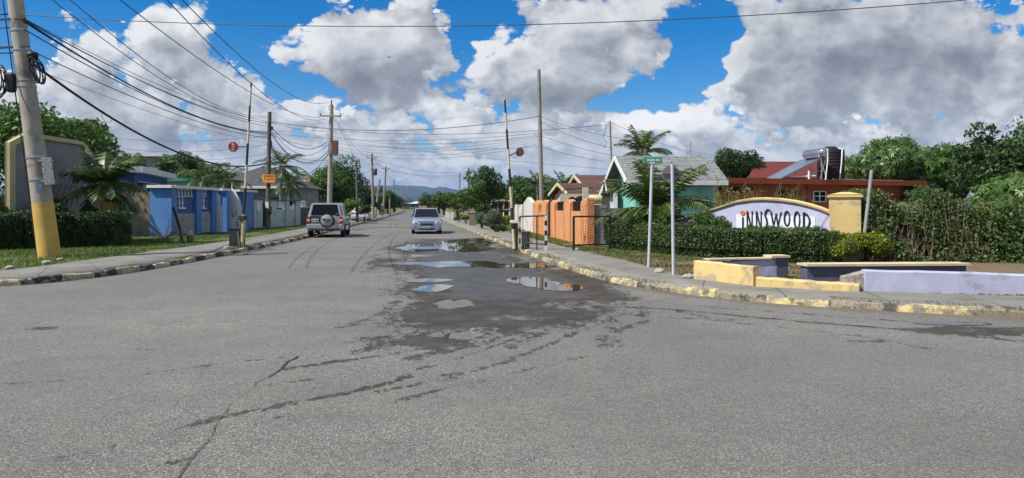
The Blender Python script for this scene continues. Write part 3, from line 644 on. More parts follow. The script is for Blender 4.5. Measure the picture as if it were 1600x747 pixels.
def strip(name, A, B, z, m, step=.5, skirt=True):
    a, s = resample(A, step); n = len(a); b = np.array(B, float); bb, _ = resample(B, step); s2 = np.linspace(0, 1, n)
    # nearest pairing by normalised y of the plan line
    bb = np.stack([np.interp(s2, np.linspace(0, 1, len(bb)), bb[:, 0]), np.interp(s2, np.linspace(0, 1, len(bb)), bb[:, 1])], 1)
    mb = MB(); mb.uv = []
    for i in range(n):
        for k in (.04, .045, .5, 1):
            p = a[i]*(1-k)+bb[i]*k; zz = -.1 if k == .04 else z+(fbm(p[0]*.8, p[1]*.8, 77, 3)-.5)*.025
            mb.v.append((p[0], p[1], zz)); mb.uv.append((s[i], k*2))
    for i in range(n-1):
        for k in range(3):
            q = i*4+k; mb.f.append((q, q+1, q+5, q+4)); mb.sm.append(True)
    return tag(mb.build(name, m, origin=(0, 0, 0)), kind='structure')
strip('pavement', KL, SL, .128, pave); strip('pavement', KR, SR, .128, pave)
def kerb_mat(name, c1, c2, L, chip, seed, raw=(.30, .28, .24), grass=.3):
    t = NT(name); co = t.coord(); uv = t.new('ShaderNodeUVMap', uv_map='UVMap').outputs[0]; sp = t.new('ShaderNodeSeparateXYZ'); t.l.new(uv, sp.inputs[0])
    al = t.math('ADD', sp.outputs[0], t.math('MULTIPLY', t.noise(co, 1.1, 2), .5))
    band = t.math('LESS_THAN', t.math('FRACT', t.math('DIVIDE', al, 2*L)), .5)
    col = t.mix(band, c1, c2)
    col = t.mix(t.ramp(t.noise(co, 5.0, 6, .7), chip-.05, chip+.05), col, t.mix(t.noise(co, 12, 4), raw, tuple(x*.45 for x in raw)))
    col = t.mix(t.ramp(t.noise(co, 2.3, 6, .7), .58, .66, 0, grass), col, (.055, .07, .02))
    col = t.mix(t.ramp(t.noise(co, 18, 4, .6), .5, .75, 0, .6), col, (.06, .055, .045))
    t.put(t.bsdf.inputs['Base Color'], col); t.set(Roughness=.85); t.bump(t.noise(co, 30, 5, .7), .7, .02); return t.m
def kerb(name, pl, w, h, m, seed, side, rough=.02, step=.12, y_max=130):
    q, s = resample(pl, step); k = (q[:, 1] < y_max); q = q[k]; s = s[k]; n = len(q); d = np.gradient(q, axis=0); d /= np.linalg.norm(d, axis=1)[:, None]; nr = np.stack([-d[:, 1], d[:, 0]], 1)*side
    mb = MB(); mb.uv = []
    prof = [(-.025, -.03), (-.012, h*.55), (.012, h*.93), (.05, h), (w, h-.004), (w+.05, -.03)]
    stone = np.floor(s/.9); gap = (np.abs((s/.9) % 1-.5) > .46)
    hs = _h(stone.astype(np.int64), stone.astype(np.int64)*3, seed)*rough*1.6
    for i in range(n):
        for jn, (o, z) in enumerate(prof):
            r1 = (fbm(s[i]*2.5, jn*3.1, seed, 4)-.5)*rough*3; r2 = (fbm(s[i]*2.5, jn*5.7+9, seed, 4)-.5)*rough*3
            if 0 < jn < 5: zz = z+r1-hs[i]-(.035 if gap[i] else 0)*(rough/.02); oo = o+r2*.8
            else: zz, oo = z, o+r2*.5
            mb.v.append((q[i, 0]+nr[i, 0]*oo, q[i, 1]+nr[i, 1]*oo, zz)); mb.uv.append((s[i], o))
    c = len(prof)
    for i in range(n-1):
        for jn in range(c-1):
            a = i*c+jn; f = (a, a+c, a+c+1, a+1); mb.f.append(f if side > 0 else f[::-1]); mb.sm.append(False)
    tag(mb.build(name, m, origin=(0, 0, 0)), kind='structure')
kerb('kerb', KL, .17, .145, kerb_mat('kerb_left', (.028, .027, .026), (.43, .37, .23), .75, .535, 1), 5, 1, .018)
kerb('kerb', KR, .19, .135, kerb_mat('kerb_right', (.53, .43, .21), (.075, .073, .066), .95, .485, 2, (.34, .29, .2), .75), 9, -1, .021)
# ================================================================ ground cover
def blades(name, pts, h, m, base=(0, 0, 0), w=.25, lean=.5, tint=None):
    n = len(pts); a = RNG.uniform(0, 2*math.pi, n); hh = h*RNG.uniform(.5, 1.3, n); d = np.stack([np.cos(a), np.sin(a), np.zeros(n)], 1); s = np.stack([-np.sin(a), np.cos(a), np.zeros(n)], 1)
    b = pts-np.array([0, 0, .01]); ww = (w*hh)[:, None]; tip = b+d*(hh*lean*RNG.uniform(.2, 1.4, n))[:, None]+np.array([0, 0, 1])*hh[:, None]
    mid = b+(tip-b)*.45-d*(hh*.08)[:, None]
    V = np.stack([b-s*ww*.5, b+s*ww*.5, mid+s*ww*.42, tip, mid-s*ww*.42], 1)
    ti = np.clip(.15+.8*fbm(pts[:, 0]*.8, pts[:, 1]*.8, 51, 3)+RNG.normal(size=n)*.2, 0, 1) if tint is None else tint
    o = rawmesh(name, V, 5, m, None, ti, base); o.location = base; return tag(o, kind='stuff')
def scatter(n, x0, x1, y0, y1, keep, seed=0):
    g = np.random.default_rng(seed); x = g.uniform(x0, x1, n); y = g.uniform(y0, y1, n); k = keep(x, y); return x[k], y[k]
def sidex(pl): a = np.array(sorted(pl, key=lambda p: p[1])); return lambda y: np.interp(y, a[:, 1], a[:, 0])
kl, slx, kr, srx = sidex(KL), sidex(SL), sidex(KR), sidex(SR)
x, y = scatter(150000, -24, -9.5, 14, 46, lambda x, y: (x < slx(y)-.05) & (x > slx(y)-np.where(y < 24, 9, 5.5)) & (fbm(x*.7, y*.7, 61) > .40+.12*(y > 34)), 1)
blades('grass', np.stack([x, y, np.full(len(x), .12)], 1), .075, L_grass, w=.22, lean=.8)
x, y = scatter(90000, 0, 9, 12.5, 34, lambda x, y: (x > srx(y)+.05) & (x < srx(y)+np.where(y > 20, 2.6, 3.6)) & (fbm(x*.9, y*.9, 62) > np.where(y > 21, .36, .61)), 2)
blades('grass', np.stack([x, y, np.full(len(x), .12)], 1), .065, L_grass, w=.22, lean=.8)
x, y = scatter(30000, -8, 3, 34, 62, lambda x, y: (x > srx(y)+.05) & (x < srx(y)+2.2) & (fbm(x*.9, y*.9, 63) > .45), 3)
blades('grass', np.stack([x, y, np.full(len(x), .12)], 1), .1, L_grass, w=.3, lean=.8)
# tufts along the kerbs
x, y = scatter(160000, -2.5, 8, 9.4, 40, lambda x, y: (np.abs(dist_poly(x, y, KR)-.2) < .10+.12*fbm(x*1.2, y*1.2, 64)) & (x > kr(y)-.02) & (fbm(x*1.1, y*1.1, 65) > .5), 4)
blades('kerb_weeds', np.stack([x, y, np.full(len(x), .125)], 1), .04, L_grass, w=.3, lean=.9)
x, y = scatter(120000, -12.5, -8.8, 13, 40, lambda x, y: (np.abs(dist_poly(x, y, KL)-.24) < .09) & (x < kl(y)) & (fbm(x*.8, y*.8, 66) > .54), 5)
blades('kerb_weeds', np.stack([x, y, np.full(len(x), .13)], 1), .05, L_grass, w=.3, lean=.9)
def litter(name, x, y, z, size, m):
    p = np.stack([x, y, np.full(len(x), z)], 1); V = leafquads(p, np.tile([0, 0, 1.0], (len(p), 1)), size, .5, 0, 2.2)
    V[:, :, 2] = np.maximum(V[:, :, 2], z-.004); o = rawmesh(name, V, 4, m, None, RNG.uniform(0, 1, len(p)), (0, 0, 0)); tag(o, kind='stuff')
x, y = scatter(60000, 2, 16, 11, 26, lambda x, y: (x > srx(y)+.1) & (x < srx(y)+4.5) & (fbm(x*.8, y*.8, 71) > .42), 6); litter('leaf_litter', x, y, .128, .06, L_litter)
x, y = scatter(60000, -2, 12, 8.2, 30, lambda x, y: (dist_poly(x, y, KR) < .42) & (x < kr(y)) & (fbm(x*1.5, y*1.5, 72) > .5), 7); litter('leaf_litter', x, y, .012, .035, L_litter)
# ================================================================ vehicles
tail = plain('red_lens', (.35, .012, .012), .2); clear = plain('clear_lens', (.62, .64, .62), .12, spec=.7); chrome = plain('chrome', (.7, .7, .72), .15, 1.0)
platem = mat('plate_paint', (.62, .64, .66), (.5, .52, .55), 30, .5); platec = plain('plate_ink', (.05, .06, .12), .5); trim = plain('dark_trim', (.022, .022, .024), .6)
amber = plain('amber_lens', (.55, .20, .03), .25)
def lerp(tab, x):
    return float(np.interp(x, [t[0] for t in tab], [t[1] for t in tab]))
def car(name, loc, rz, label, paint, c, cat='car', group=None):
    t = thing(name, loc, label, cat, group, rz); L, Wd, rw = c['L'], c['W'], c['rw']; xw = c['axles']; ra = rw+.055
    def zb(x):
        b = c['clear']+.06*max(0, abs(x)/(L/2)-.8)*5
        for a in xw:
            if abs(x-a) < ra: b = max(b, rw+math.sqrt(ra*ra-(x-a)**2)*.98)
        return b
    xs = sorted(set([-L/2, -L/2+.05, -L/2+.15, L/2, L/2-.05, L/2-.15]+[a+ra*math.cos(k*math.pi/12) for a in xw for k in range(13)]+list(np.linspace(-L/2+.25, L/2-.25, 14))))
    mb = MB(); n = 0
    for x in xs:
        e = max(0, (abs(x)-L/2+.75)/.75); hw = Wd/2*(1-c.get('tap', .12)*e**2.2); s = lerp(c['deck'], x); b = zb(x)
        bm = b if b > c['clear']+.1 else b
        pr = [(hw*.90, b), (hw*.985, min(b+.04, s-.2)), (hw, min(max(b+.1, .55), s-.15)), (hw*.985, s-.12), (hw*.93, s-.02), (hw*.70, s+c.get('crown', .03)*.7), (0, s+c.get('crown', .03))]
        ring = [(x, y, z) for y, z in pr]+[(x, -y, z) for y, z in pr[-2::-1]]
        n = len(ring); mb.v += ring
    for i in range(len(xs)-1):
        for k in range(n-1): mb.f.append((i*n+k, i*n+k+1, (i+1)*n+k+1, (i+1)*n+k)); mb.sm.append(True)
    mb.f.append(tuple(range(n))[::-1][::-1]); mb.sm.append(False); mb.f.append(tuple((len(xs)-1)*n+k for k in range(n))[::-1]); mb.sm.append(False)
    g = c['cabin']; wb, wt = g['wb'], g['wt']; z0, z1 = g['z0'], g['z1']
    A = [(g['xr'], wb, g.get('zr', z0)), (g['xf'], wb, g.get('zf', z0))]; B = [(g['tr'], wt, z1-.03), (g['tf'], wt, z1-.03)]
    xm = (g['tr']+g['tf'])/2
    V = []
    for sg in (1, -1):
        V += [(A[0][0], sg*wb*.96, A[0][2]), (xm, sg*wb, z0), (A[1][0], sg*wb*.9, A[1][2]), (B[0][0], sg*wt*.97, B[0][2]), (xm, sg*wt, z1+.0), (B[1][0], sg*wt*.95, B[1][2])]
    mb.add(V, [(0, 1, 4, 3), (1, 2, 5, 4), (6, 9, 10, 7), (7, 10, 11, 8), (0, 3, 9, 6), (2, 8, 11, 5), (3, 4, 10, 9), (4, 5, 11, 10)])
    body = mb.build('body', paint, t, local=True, bevel=.045)
    def pane(nm, q, s0, s1, t0, t1, off=.012, m=glass, lift=0.012):
        q = [Vector(p) for p in q]; nrm = (q[1]-q[0]).cross(q[3]-q[0]).normalized()
        f = lambda s, u: (q[0].lerp(q[1], s)).lerp(q[3].lerp(q[2], s), u)+nrm*lift
        return MB().prism([f(s0+.02, t0), f(s1-.02, t0), f(s1, t0+.06), f(s1-.01, t1), f(s0+.01, t1), f(s0, t0+.06)], nrm*off).build(nm, m, t, local=True)
    V = [Vector(v) for v in V]
    rear = [V[0], V[6], V[9], V[3]]; front = [V[8], V[2], V[5], V[11]]
    pane('rear_window', rear, .07, .93, g.get('rw0', .12), .90); pane('windscreen', front, .03, .97, .04, .94)
    for sg, o in ((1, 0), (-1, 6)):
        for a, b in ((0, 1), (1, 2)):
            q = [V[o+a], V[o+b], V[o+b+3], V[o+a+3]]
            if sg < 0: pane('side_window', q, .10, .93, .10, .86)
            else: pane('side_window', [q[1], q[0], q[3], q[2]], .07, .9, .10, .86)
    for a in xw:
        for sg in (1, -1):
            y = sg*(Wd/2-.11); w = MB(); w.lathe([(rw*.62, -.10), (rw*.93, -.10), (rw, -.06), (rw, .06), (rw*.93, .10), (rw*.62, .10)], (a, y, rw), 22, 'Y'); wh = w.build('wheel', rubber, t, local=True)
            r = MB(); r.lathe([(0, .05), (rw*.18, .06), (rw*.2, .03), (rw*.55, .02), (rw*.63, .09), (rw*.63, -.09)] if sg > 0 else [(rw*.63, .09), (rw*.63, -.09), (rw*.55, -.02), (rw*.2, -.03), (rw*.18, -.06), (0, -.05)], (a, y, rw), 18, 'Y'); r.build('rim', steel, wh, local=True)
    MB().box((0, 0, c['clear']+.12), (L*.86, Wd*.80, .18)).build('underbody', trim, t, local=True)
    for sg in (1, -1):
        y = sg*(wb*.95+.12); xm_ = g['xf']-.28; m_ = MB(); m_.box((xm_, y, z0+.10), (.10, .20, .13)); m_.bar((xm_, sg*wb*.9, z0+.04), (xm_, y, z0+.08), .05)
        m_.build('wing_mirror', paint if c.get('mirror', 1) else trim, t, local=True, bevel=.025)
    return t
RS = math.atan2(.99, -.143)
silver = plain('silver_paint', (.37, .38, .40), .28, .45, .5, .6); silverb = plain('silver_blue_paint', (.33, .40, .54), .28, .45, .5, .7); whitec = plain('white_car_paint', (.66, .67, .68), .3, .1, .5, .6)
def plate(t, x, y, z, sg, w=.34, h=.16):
    p = MB().box((x, y, z), (.012, w, h)).build('number_plate', platem, t, local=True)
    mb = MB(); k = 6; mb.box((x+sg*.0075, y, z), (.003, w*.8, .012))
    for i in range(k):
        if i == 3 and k > 5: continue
        mb.box((x+sg*.009, y-w*.36+i*w*.145, z), (.006, w*.085, h*.5))
    mb.build('plate_marks', platec, p, local=True)
# --- parked off-roader, seen from behind
suv = car('off_roader', (-9.78, 36.5, .0), RS, 'silver off-road car with a spare wheel on its tailgate, parked by the left kerb', silver,
          dict(L=4.1, W=1.86, rw=.345, axles=(-1.22, 1.28), clear=.30, tap=.07, deck=[(-2.05, 1.04), (-1.9, 1.08), (1.0, 1.06), (1.3, 1.02), (1.9, .92), (2.05, .78)],
               cabin=dict(wb=.87, wt=.70, z0=1.05, z1=1.77, xr=-2.02, xf=1.2, tr=-1.78, tf=.45)), cat='car')
for sg in (1, -1):
    o = MB().box((-2.03, sg*.80, .87), (.12, .17, .40)).build('tail_light', tail, suv, local=True, bevel=.03); MB().box((-2.095, sg*.80, .89), (.01, .13, .09)).build('indicator', clear, o, local=True)
MB().box((-2.07, 0, .56), (.20, 1.78, .25)).build('rear_bumper', silver, suv, local=True, bevel=.05)
MB().box((-2.10, 0, .41), (.12, 1.5, .07)).build('bumper_lip', trim, suv, local=True)
MB().box((-2.055, .47, .93), (.03, .50, .33)).build('plate_recess', trim, suv, local=True); plate(suv, -2.085, .47, .88, -1)
sp = MB().lathe([(.33, .0), (.355, -.05), (.355, -.15), (.32, -.2), (.30, -.2)], (-2.06, -.13, .86), 26, 'X').build('spare_wheel', rubber, suv, local=True)
MB().lathe([(.295, .0), (.30, -.205), (.25, -.235), (.0, -.24)], (-2.06, -.13, .86), 26, 'X').build('wheel_cover', mat('cover_vinyl', (.34, .335, .32), (.22, .215, .2), 5, .6), sp, local=True)
mb = MB()
for i, w in enumerate((.04, .05, .035, .05, .045, .03)): mb.box((-2.302, .05-.07*i, .93-.006*i), (.006, w, .10))
mb.box((-2.302, -.13, .82), (.006, .26, .035)); mb.build('cover_print', trim, sp, local=True)
MB().tube([(-2.0, -.1, 1.28), (-2.02, -.12, 1.16), (-2.03, -.12, 1.06)], .025).build('wiper', trim, suv, local=True)
MB().box((-2.0, -.62, 1.17), (.08, .18, .14)).build('window_sticker', trim, suv, local=True, bevel=.03)
for sg in (1, -1):
    MB().box((0, sg*.93, .62), (3.0, .03, .10)).build('side_moulding', trim, suv, local=True)
    for x in (-.15, .95): MB().box((x-.35, sg*.925, .95), (.16, .03, .035)).build('door_handle', trim, suv, local=True)
# --- oncoming hatchback
sub = car('hatchback_car', (-5.16, 40.9, .0), RS+math.pi, 'silver-blue hatchback driving towards the puddles with its headlights in view', silverb,
          dict(L=4.4, W=1.74, rw=.315, axles=(-1.32, 1.30), clear=.20, tap=.16, crown=.05, deck=[(-2.2, .86), (-2.0, .96), (.5, .94), (1.0, .92), (1.6, .86), (2.08, .80), (2.2, .70)],
               cabin=dict(wb=.84, wt=.66, z0=.93, z1=1.465, xr=-2.0, xf=1.08, tr=-1.45, tf=.12, zf=.92)))
for sg in (1, -1):
    hl = MB().prism([(2.235, sg*.40, .55), (2.16, sg*.78, .60), (2.06, sg*.80, .745), (2.20, sg*.46, .69)], (-.2, 0, 0)).build('headlight', clear, sub, local=True, bevel=.01)
    MB().lathe([(0, .0), (.06, -.01), (.065, -.06)], (2.235, sg*.56, .645), 10, 'X').build('lamp_reflector', chrome, hl, local=True)
    MB().prism([(2.225, sg*.58, .30), (2.13, sg*.78, .33), (2.13, sg*.78, .48), (2.225, sg*.66, .46)], (-.15, 0, 0)).build('fog_light', trim, sub, local=True)
MB().prism([(2.235, -.33, .49), (2.235, .33, .49), (2.235, .40, .655), (2.235, -.40, .655)], (-.1, 0, 0)).build('grille', trim, sub, local=True)
MB().box((2.24, 0, .60), (.02, .74, .024)).build('grille_bar', chrome, sub, local=True)
MB().lathe([(0, .02), (.06, .015), (.05, .0)], (2.24, 0, .60), 14, 'X').build('badge', plain('badge_blue', (.03, .05, .16), .3), sub, local=True)
MB().prism([(2.225, -.40, .255), (2.225, .40, .255), (2.225, .50, .34), (2.225, -.50, .34)], (-.1, 0, 0)).build('lower_intake', trim, sub, local=True)
plate(sub, 2.245, 0, .395, 1, .38, .13)
MB().box((2.16, 0, .225), (.12, 1.42, .035)).build('front_lip', silverb, sub, local=True)
for sg in (1, -1): MB().bar((1.12, sg*.1, .965), (1.0, sg*.1-.5, .985), .02).build('wiper', trim, sub, local=True)
# --- white saloon farther on
sed = car('saloon_car', (-15.55, 70.2, .06), RS, 'white saloon car parked beyond the off-road car with its boot towards us', whitec,
          dict(L=4.5, W=1.72, rw=.31, axles=(-1.3, 1.3), clear=.2, tap=.12, crown=.04, deck=[(-2.25, .86), (-2.05, .99), (-1.35, 1.02), (-1.0, .98), (1.0, .92), (1.9, .80), (2.25, .6)],
               cabin=dict(wb=.78, wt=.58, z0=.97, z1=1.44, xr=-1.45, xf=1.0, tr=-.75, tf=.2, zr=1.0)))
MB().box((-2.22, 0, .50), (.14, 1.62, .26)).build('rear_bumper', whitec, sed, local=True, bevel=.05)
MB().box((-2.235, 0, .83), (.04, .8, .20)).build('boot_panel', trim, sed, local=True)
for sg in (1, -1): MB().box((-2.21, sg*.62, .84), (.08, .36, .17)).build('tail_light', tail, sed, local=True, bevel=.02)
plate(sed, -2.262, 0, .80, -1)
# ================================================================ left side: leaning concrete pole
LB = Vector((-13.36, 19.67, .09)); LT = LB+(Vector(P(24, 0, 19.67))-LB)*1.2
def lp(z, dx=0, dy=0): k = (z-LB.z)/(LT.z-LB.z); return LB.lerp(LT, k)+Vector((dx, dy, 0))
def lpr(z): return .285-.0115*z
pole_c = mat('pole_concrete', (.40, .36, .29), (.29, .265, .215), 1.4, .9, .2, 40, stain=(.10, .09, .075), sscale=2.2, samt=.6, edge=(.56, .66))
pole = thing('utility_pole', LB, 'leaning concrete utility pole with a yellow painted foot on the left grass', 'utility pole')
zz = [-.3, 1.70, 2.6, 4, 5.5, 7, LT.z]
MB().tube([lp(z) for z in zz], [lpr(z) for z in zz], 24).build('shaft', pole_c, pole)
MB().tube([lp(z) for z in (-.25, .5, 1.1, 1.69)], [lpr(z)+.006 for z in (-.25, .5, 1.1, 1.69)], 24).build('yellow_band', mat('pole_yellow', (.62, .40, .09), (.50, .32, .08), 2, .75, .1, 40, stain=(.32, .24, .12), sscale=3, samt=.5), pole)
for z in (2.36, 3.0, 3.02+2.2, 6.1, 5.05, 6.66):
    MB().tube([lp(z-.03), lp(z+.03)], lpr(z)+.014, 24).build('clamp_band', steel, pole)
for i, (dz, w) in enumerate(((2.9, .03), (2.32, .03))):
    MB().bar(lp(dz, .18, -.2), lp(dz, .55, -.12), .05).build('bracket', steel, pole)
bx = thing  # meter board strapped to the pole
c0 = lp(2.62, .46, -.12)
nb = MB().box(c0, (.07, .34, .82), ax=(Matrix.Rotation(R(-20), 3, 'Z') @ Matrix.Rotation(R(-6), 3, 'Y'))).build('notice_board', plain('board_grey', (.10, .11, .12), .6), pole)
fb = MB().box(c0+Vector((.035, -.20, -.02)), (.27, .018, .78), ax=(Matrix.Rotation(R(12), 3, 'Z') @ Matrix.Rotation(R(-6), 3, 'Y'))).build('board_face', mat('board_print', (.42, .43, .42), (.12, .12, .13), 24, .6), nb)
MB().box(lp(2.12, .14, -.262), (.15, .012, .30), ax=Matrix.Rotation(R(28), 3, 'Z')).build('paper_notice', mat('paper_blue', (.10, .20, .42), (.55, .58, .60), 18, .7), pole)
MB().tube([lp(z, -.26, -.14) for z in (0, 2, 4, 6, 8)], .016, 6).build('earth_wire', cablem, pole)
MB().tube([lp(4.3, .12, -.22), lp(4.75, -.02, -.24), lp(5.3, -.12, -.22), lp(6.0, -.17, -.2)], .008, 5).build('slack_wire', wirem, pole)
for z in (6.95, 6.15): MB().bar(lp(z, -.9, -.05), lp(z+.02, .35, -.22), .05).build('bracket', trim, pole)
MB().box(lp(5.15, -.36, -.12), (.24, .24, .56), rz=.2).build('splice_case', plain('case_black', (.012, .012, .012), .5), pole, bevel=.06)
def coil(c, rx, rz_, turns, name, r=.018, tilt=.0, seed=1):
    g = random.Random(seed); pts = []
    for k in range(turns*18):
        a = 2*math.pi*k/18; j = 1+.22*math.sin(k*.37+seed)+g.uniform(-.03, .03)
        pts.append(Vector(c)+Vector((rx*j*math.cos(a)+tilt*math.sin(a), .12*math.sin(a*.5+k*.03), rz_*j*math.sin(a))))
    MB().tube(pts, r, 5).build(name, cablem, pole)
coil(lp(5.86, .52, -.2)+Vector((0, 0, -.32)), .14, .36, 6, 'cable_coil', tilt=-.10, seed=2)
coil(lp(5.3, -.62, -.2)+Vector((0, 0, -.15)), .20, .42, 6, 'cable_coil', seed=4)
MB().lathe([(0, -.1), (.13, -.08), (.15, 0), (.13, .08), (0, .1)], lp(5.92, .42, -.2), 12).build('splice_case', cablem, pole)
# ================================================================ left entrance wall, planting
greyw = mat('weathered_render', (.27, .27, .26), (.21, .21, .20), 1.2, .9, .2, 30, stain=(.17, .17, .165), sscale=.8, samt=.5); yel = mat('yellow_trim', (.52, .45, .24), (.45, .39, .21), 2, .75, 0, stain=(.30, .25, .13), sscale=1.6, samt=.45)
A0 = Vector((-17.75, 23.9, .1)); B0 = Vector((-18.05, 29.2, .1)); dW = (B0-A0).normalized(); nW = Vector((dW.y, -dW.x, 0))
def lw(s, z, o=0): return A0+dW*s+nW*o+Vector((0, 0, z-.1))
LWl = (B0-A0).length
sw = thing('entrance_wall', A0.lerp(B0, .5), 'tall grey wall with chamfered yellow edging standing behind the leaning pole', 'wall')
outl = [(0, 0.1), (LWl, .1), (LWl, 3.75), (LWl-.75, 4.3), (1.0, 4.3), (0, 3.85)]
MB().prism([lw(s, z, -.06) for s, z in outl], nW*.06).build('panel', greyw, sw)
inn = [(.30, .1), (LWl-.2, .1), (LWl-.2, 3.67), (LWl-.84, 4.14), (1.1, 4.14), (.30, 3.76)]
tb = MB()
for i in range(len(outl)):
    j = (i+1) % len(outl)
    if i == 0: continue
    tb.prism([lw(*outl[i], -.065), lw(*outl[j], -.065), lw(*inn[j], -.065), lw(*inn[i], -.065)], nW*.17)
tb.build('edging', yel, sw)
rl = MB()
for i in range(6): rl.bar(lw(2.0+.45*i, 1.2+.1*i, .015), lw(3.0+.40*i, 2.5+.15*i, .015), .07)
for i in range(3): rl.bar(lw(1.6, 2.9-.5*i, .012), lw(4.6, 3.0-.5*i, .012), .05)
rl.build('relief', greyw, sw)
MB().box((-14.95+-.75, 26.6, .9), (.42, .42, 1.75)).build('gate_pillar', mat('ochre_paint', (.58, .36, .08), (.5, .3, .07), 2, .8), None)
gp = bpy.data.objects['gate_pillar']; tag(gp, 'small ochre pillar half hidden behind the palm at the left hedge', 'pillar')
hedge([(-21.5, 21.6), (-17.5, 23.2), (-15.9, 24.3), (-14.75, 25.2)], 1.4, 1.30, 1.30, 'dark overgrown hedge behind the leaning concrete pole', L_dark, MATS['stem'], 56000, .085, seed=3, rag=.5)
# shrubs
def shrub(base, rad, h, label, m, n, leaf, seed, nl=12, gap=.35, kind='leaf', name='shrub', group=None, low=.05):
    t = thing(name, base, label, 'shrub', group); c = (base[0], base[1], base[2]+h*.52)
    cc, rr = lobes(c, (rad*.75, rad*.75, h*.38), nl, min(rad, h)*.36, seed); p, d, k = crown_points(cc, rr, n, seed, gap)
    p[:, 2] = np.maximum(p[:, 2], base[2]+.03); V = leafquads(p, d, leaf) if kind == 'leaf' else whorls(p, d, leaf, 5, .2, .1)
    ti = lobetint(k, len(p), .22, seed); ti = ti if kind == 'leaf' else np.tile(ti, 5)
    rawmesh('leaves', V, 4, m, t, ti, base); mb = MB(); g = random.Random(seed)
    for i in range(7):
        e = cc[g.randrange(len(cc))]; mb.tube([(base[0]+g.uniform(-.1, .1), base[1]+g.uniform(-.1, .1), base[2]-.05), ((base[0]+e[0])/2, (base[1]+e[1])/2, base[2]+h*.35), tuple(e)], [.025, .018, .006], 5, cap=False)
    mb.build('stems', MATS['stem'], t); return t
shrub((-19.2, 24.6, .1), .9, 2.3, 'dark red-leaved bush left of the leaning pole, above the hedge', L_red, 2600, .26, 5, kind='whorl')
shrub((-16.3, 25.9, .1), .75, 1.75, 'variegated bush just right of the pole and left of the small ochre pillar', leafmat('leaf_varieg', (.02, .045, .012), (.06, .10, .03), (.24, .24, .08), .2), 5200, .10, 6)
shrub((-20.5, 26.5, .1), 1.5, 2.6, 'big dark bush at the left end of the entrance wall', L_dark, 6500, .16, 7)
shrub((-17.0, 25.0, .1), .8, 2.0, 'dark leafy bush in front of the middle of the grey entrance wall', L_dark, 5200, .13, 8)
shrub((-18.6, 23.9, .1), .7, 2.25, 'dark spiky-leaved bush at the left of the leaning pole in front of the wall edge', L_dark, 1500, .30, 9, kind='whorl')
shrub((-16.2, 24.0, .1), .7, 1.75, 'dark shoots growing out of the top of the left hedge, right of the leaning pole', L_dark, 3800, .12, 91)
shrub((-18.9, 22.9, .1), .9, 1.8, 'dark bulge of leaves at the top of the left hedge, left of the leaning pole', L_dark, 4500, .12, 92)
# banana-like leaf clump at the left edge
bt = thing('banana_plant', (-20.6, 25.2, .1), 'banana plant with broad leaves at the left end of the grey entrance wall', 'plant'); V = []; T = []
g = random.Random(4)
for i in range(9):
    a = g.uniform(-.9, 2.4); el = g.uniform(.5, 1.2); d = Vector((math.cos(a)*math.cos(el), math.sin(a)*math.cos(el)-.2, math.sin(el))); p = Vector((-20.6, 25.2, 1.9+g.uniform(0, .5))); s = d.cross(Vector((0, 0, 1))).normalized(); L = g.uniform(1.4, 2.1)
    prev = None
    for k in range(9):
        f = k/8; w = .30*math.sin(math.pi*(f*.9+.06))**.7; cur = (p-s*w+Vector((0, 0, .06)), p, p+s*w+Vector((0, 0, .06)))
        if prev: V += [[prev[0], prev[1], cur[1], cur[0]], [prev[1], prev[2], cur[2], cur[1]]]; T += [g.uniform(.2, .5)]*2
        prev = cur; d = (d+Vector((0, 0, -.14))).normalized(); p = p+d*(L/8)
rawmesh('leaves', np.array([[tuple(c) for c in q] for q in V]), 4, L_palm, bt, np.array(T), (-20.6, 25.2, .1))
MB().tube([(-20.6, 25.2, .0), (-20.6, 25.2, 1.2), (-20.6, 25.2, 2.1)], [.14, .11, .07], 8).build('stem', mat('banana_stem', (.13, .14, .05), (.10, .08, .04), 5, .7), bt)
palm((-15.95, 26.6, .1), 2.3, 'bushy palm with arching fronds in front of the blue house', L_palm, MATS['palmtrunk'], n=30, fl=1.75, seed=3, tr=.11, leaf=.60, droop=.95, lw=.070, per=30, upmin=-.5)
tree((-23.6, 33.5, .1), 7.2, 3.0, 'dense broadleaf tree rising behind the left end of the entrance wall', L_mid, MATS['bark'], 15000, .26, 26, seed=21, low=.15)
tree((-24.6, 37.5, .1), 6.9, 2.3, 'leafy tree between the leaning pole and the blue house', L_mid, MATS['bark'], 9500, .26, 20, seed=22, low=.25, gap=.56, sr=.8, extra=[(-22.6, 37.2, 5.4, .55), (-22.0, 37.2, 4.7, .5), (-21.6, 37, 4.2, .4)])
# ================================================================ blue house and its walls
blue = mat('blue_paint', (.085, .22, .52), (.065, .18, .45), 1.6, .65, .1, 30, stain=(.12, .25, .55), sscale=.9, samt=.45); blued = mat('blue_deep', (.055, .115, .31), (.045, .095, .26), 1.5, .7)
grillem = mat('grille_white', (.62, .62, .62), None, 6, .6); darkm = plain('interior_dark', (.010, .010, .012), .9)
n0 = Vector((-19.9, 36.6, .1)); e1 = Vector((-2.8, 9.4, 0)).normalized(); e2 = Vector((-9.4, -2.8, 0)).normalized()*1.0
bh = thing('blue_house', n0, 'blue bungalow with a flat white-edged roof behind the rubble wall', 'house')
def bl(a, b, z): return n0+e1*a+e2*b+Vector((0, 0, z-.1))
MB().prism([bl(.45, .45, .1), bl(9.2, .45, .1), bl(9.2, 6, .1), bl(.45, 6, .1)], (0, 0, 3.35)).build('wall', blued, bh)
MB().prism([bl(-.05, -.05, 3.40), bl(9.7, -.05, 3.40), bl(9.7, 6.3, 3.40), bl(-.05, 6.3, 3.40)], (0, 0, .34)).build('roof', white, bh)
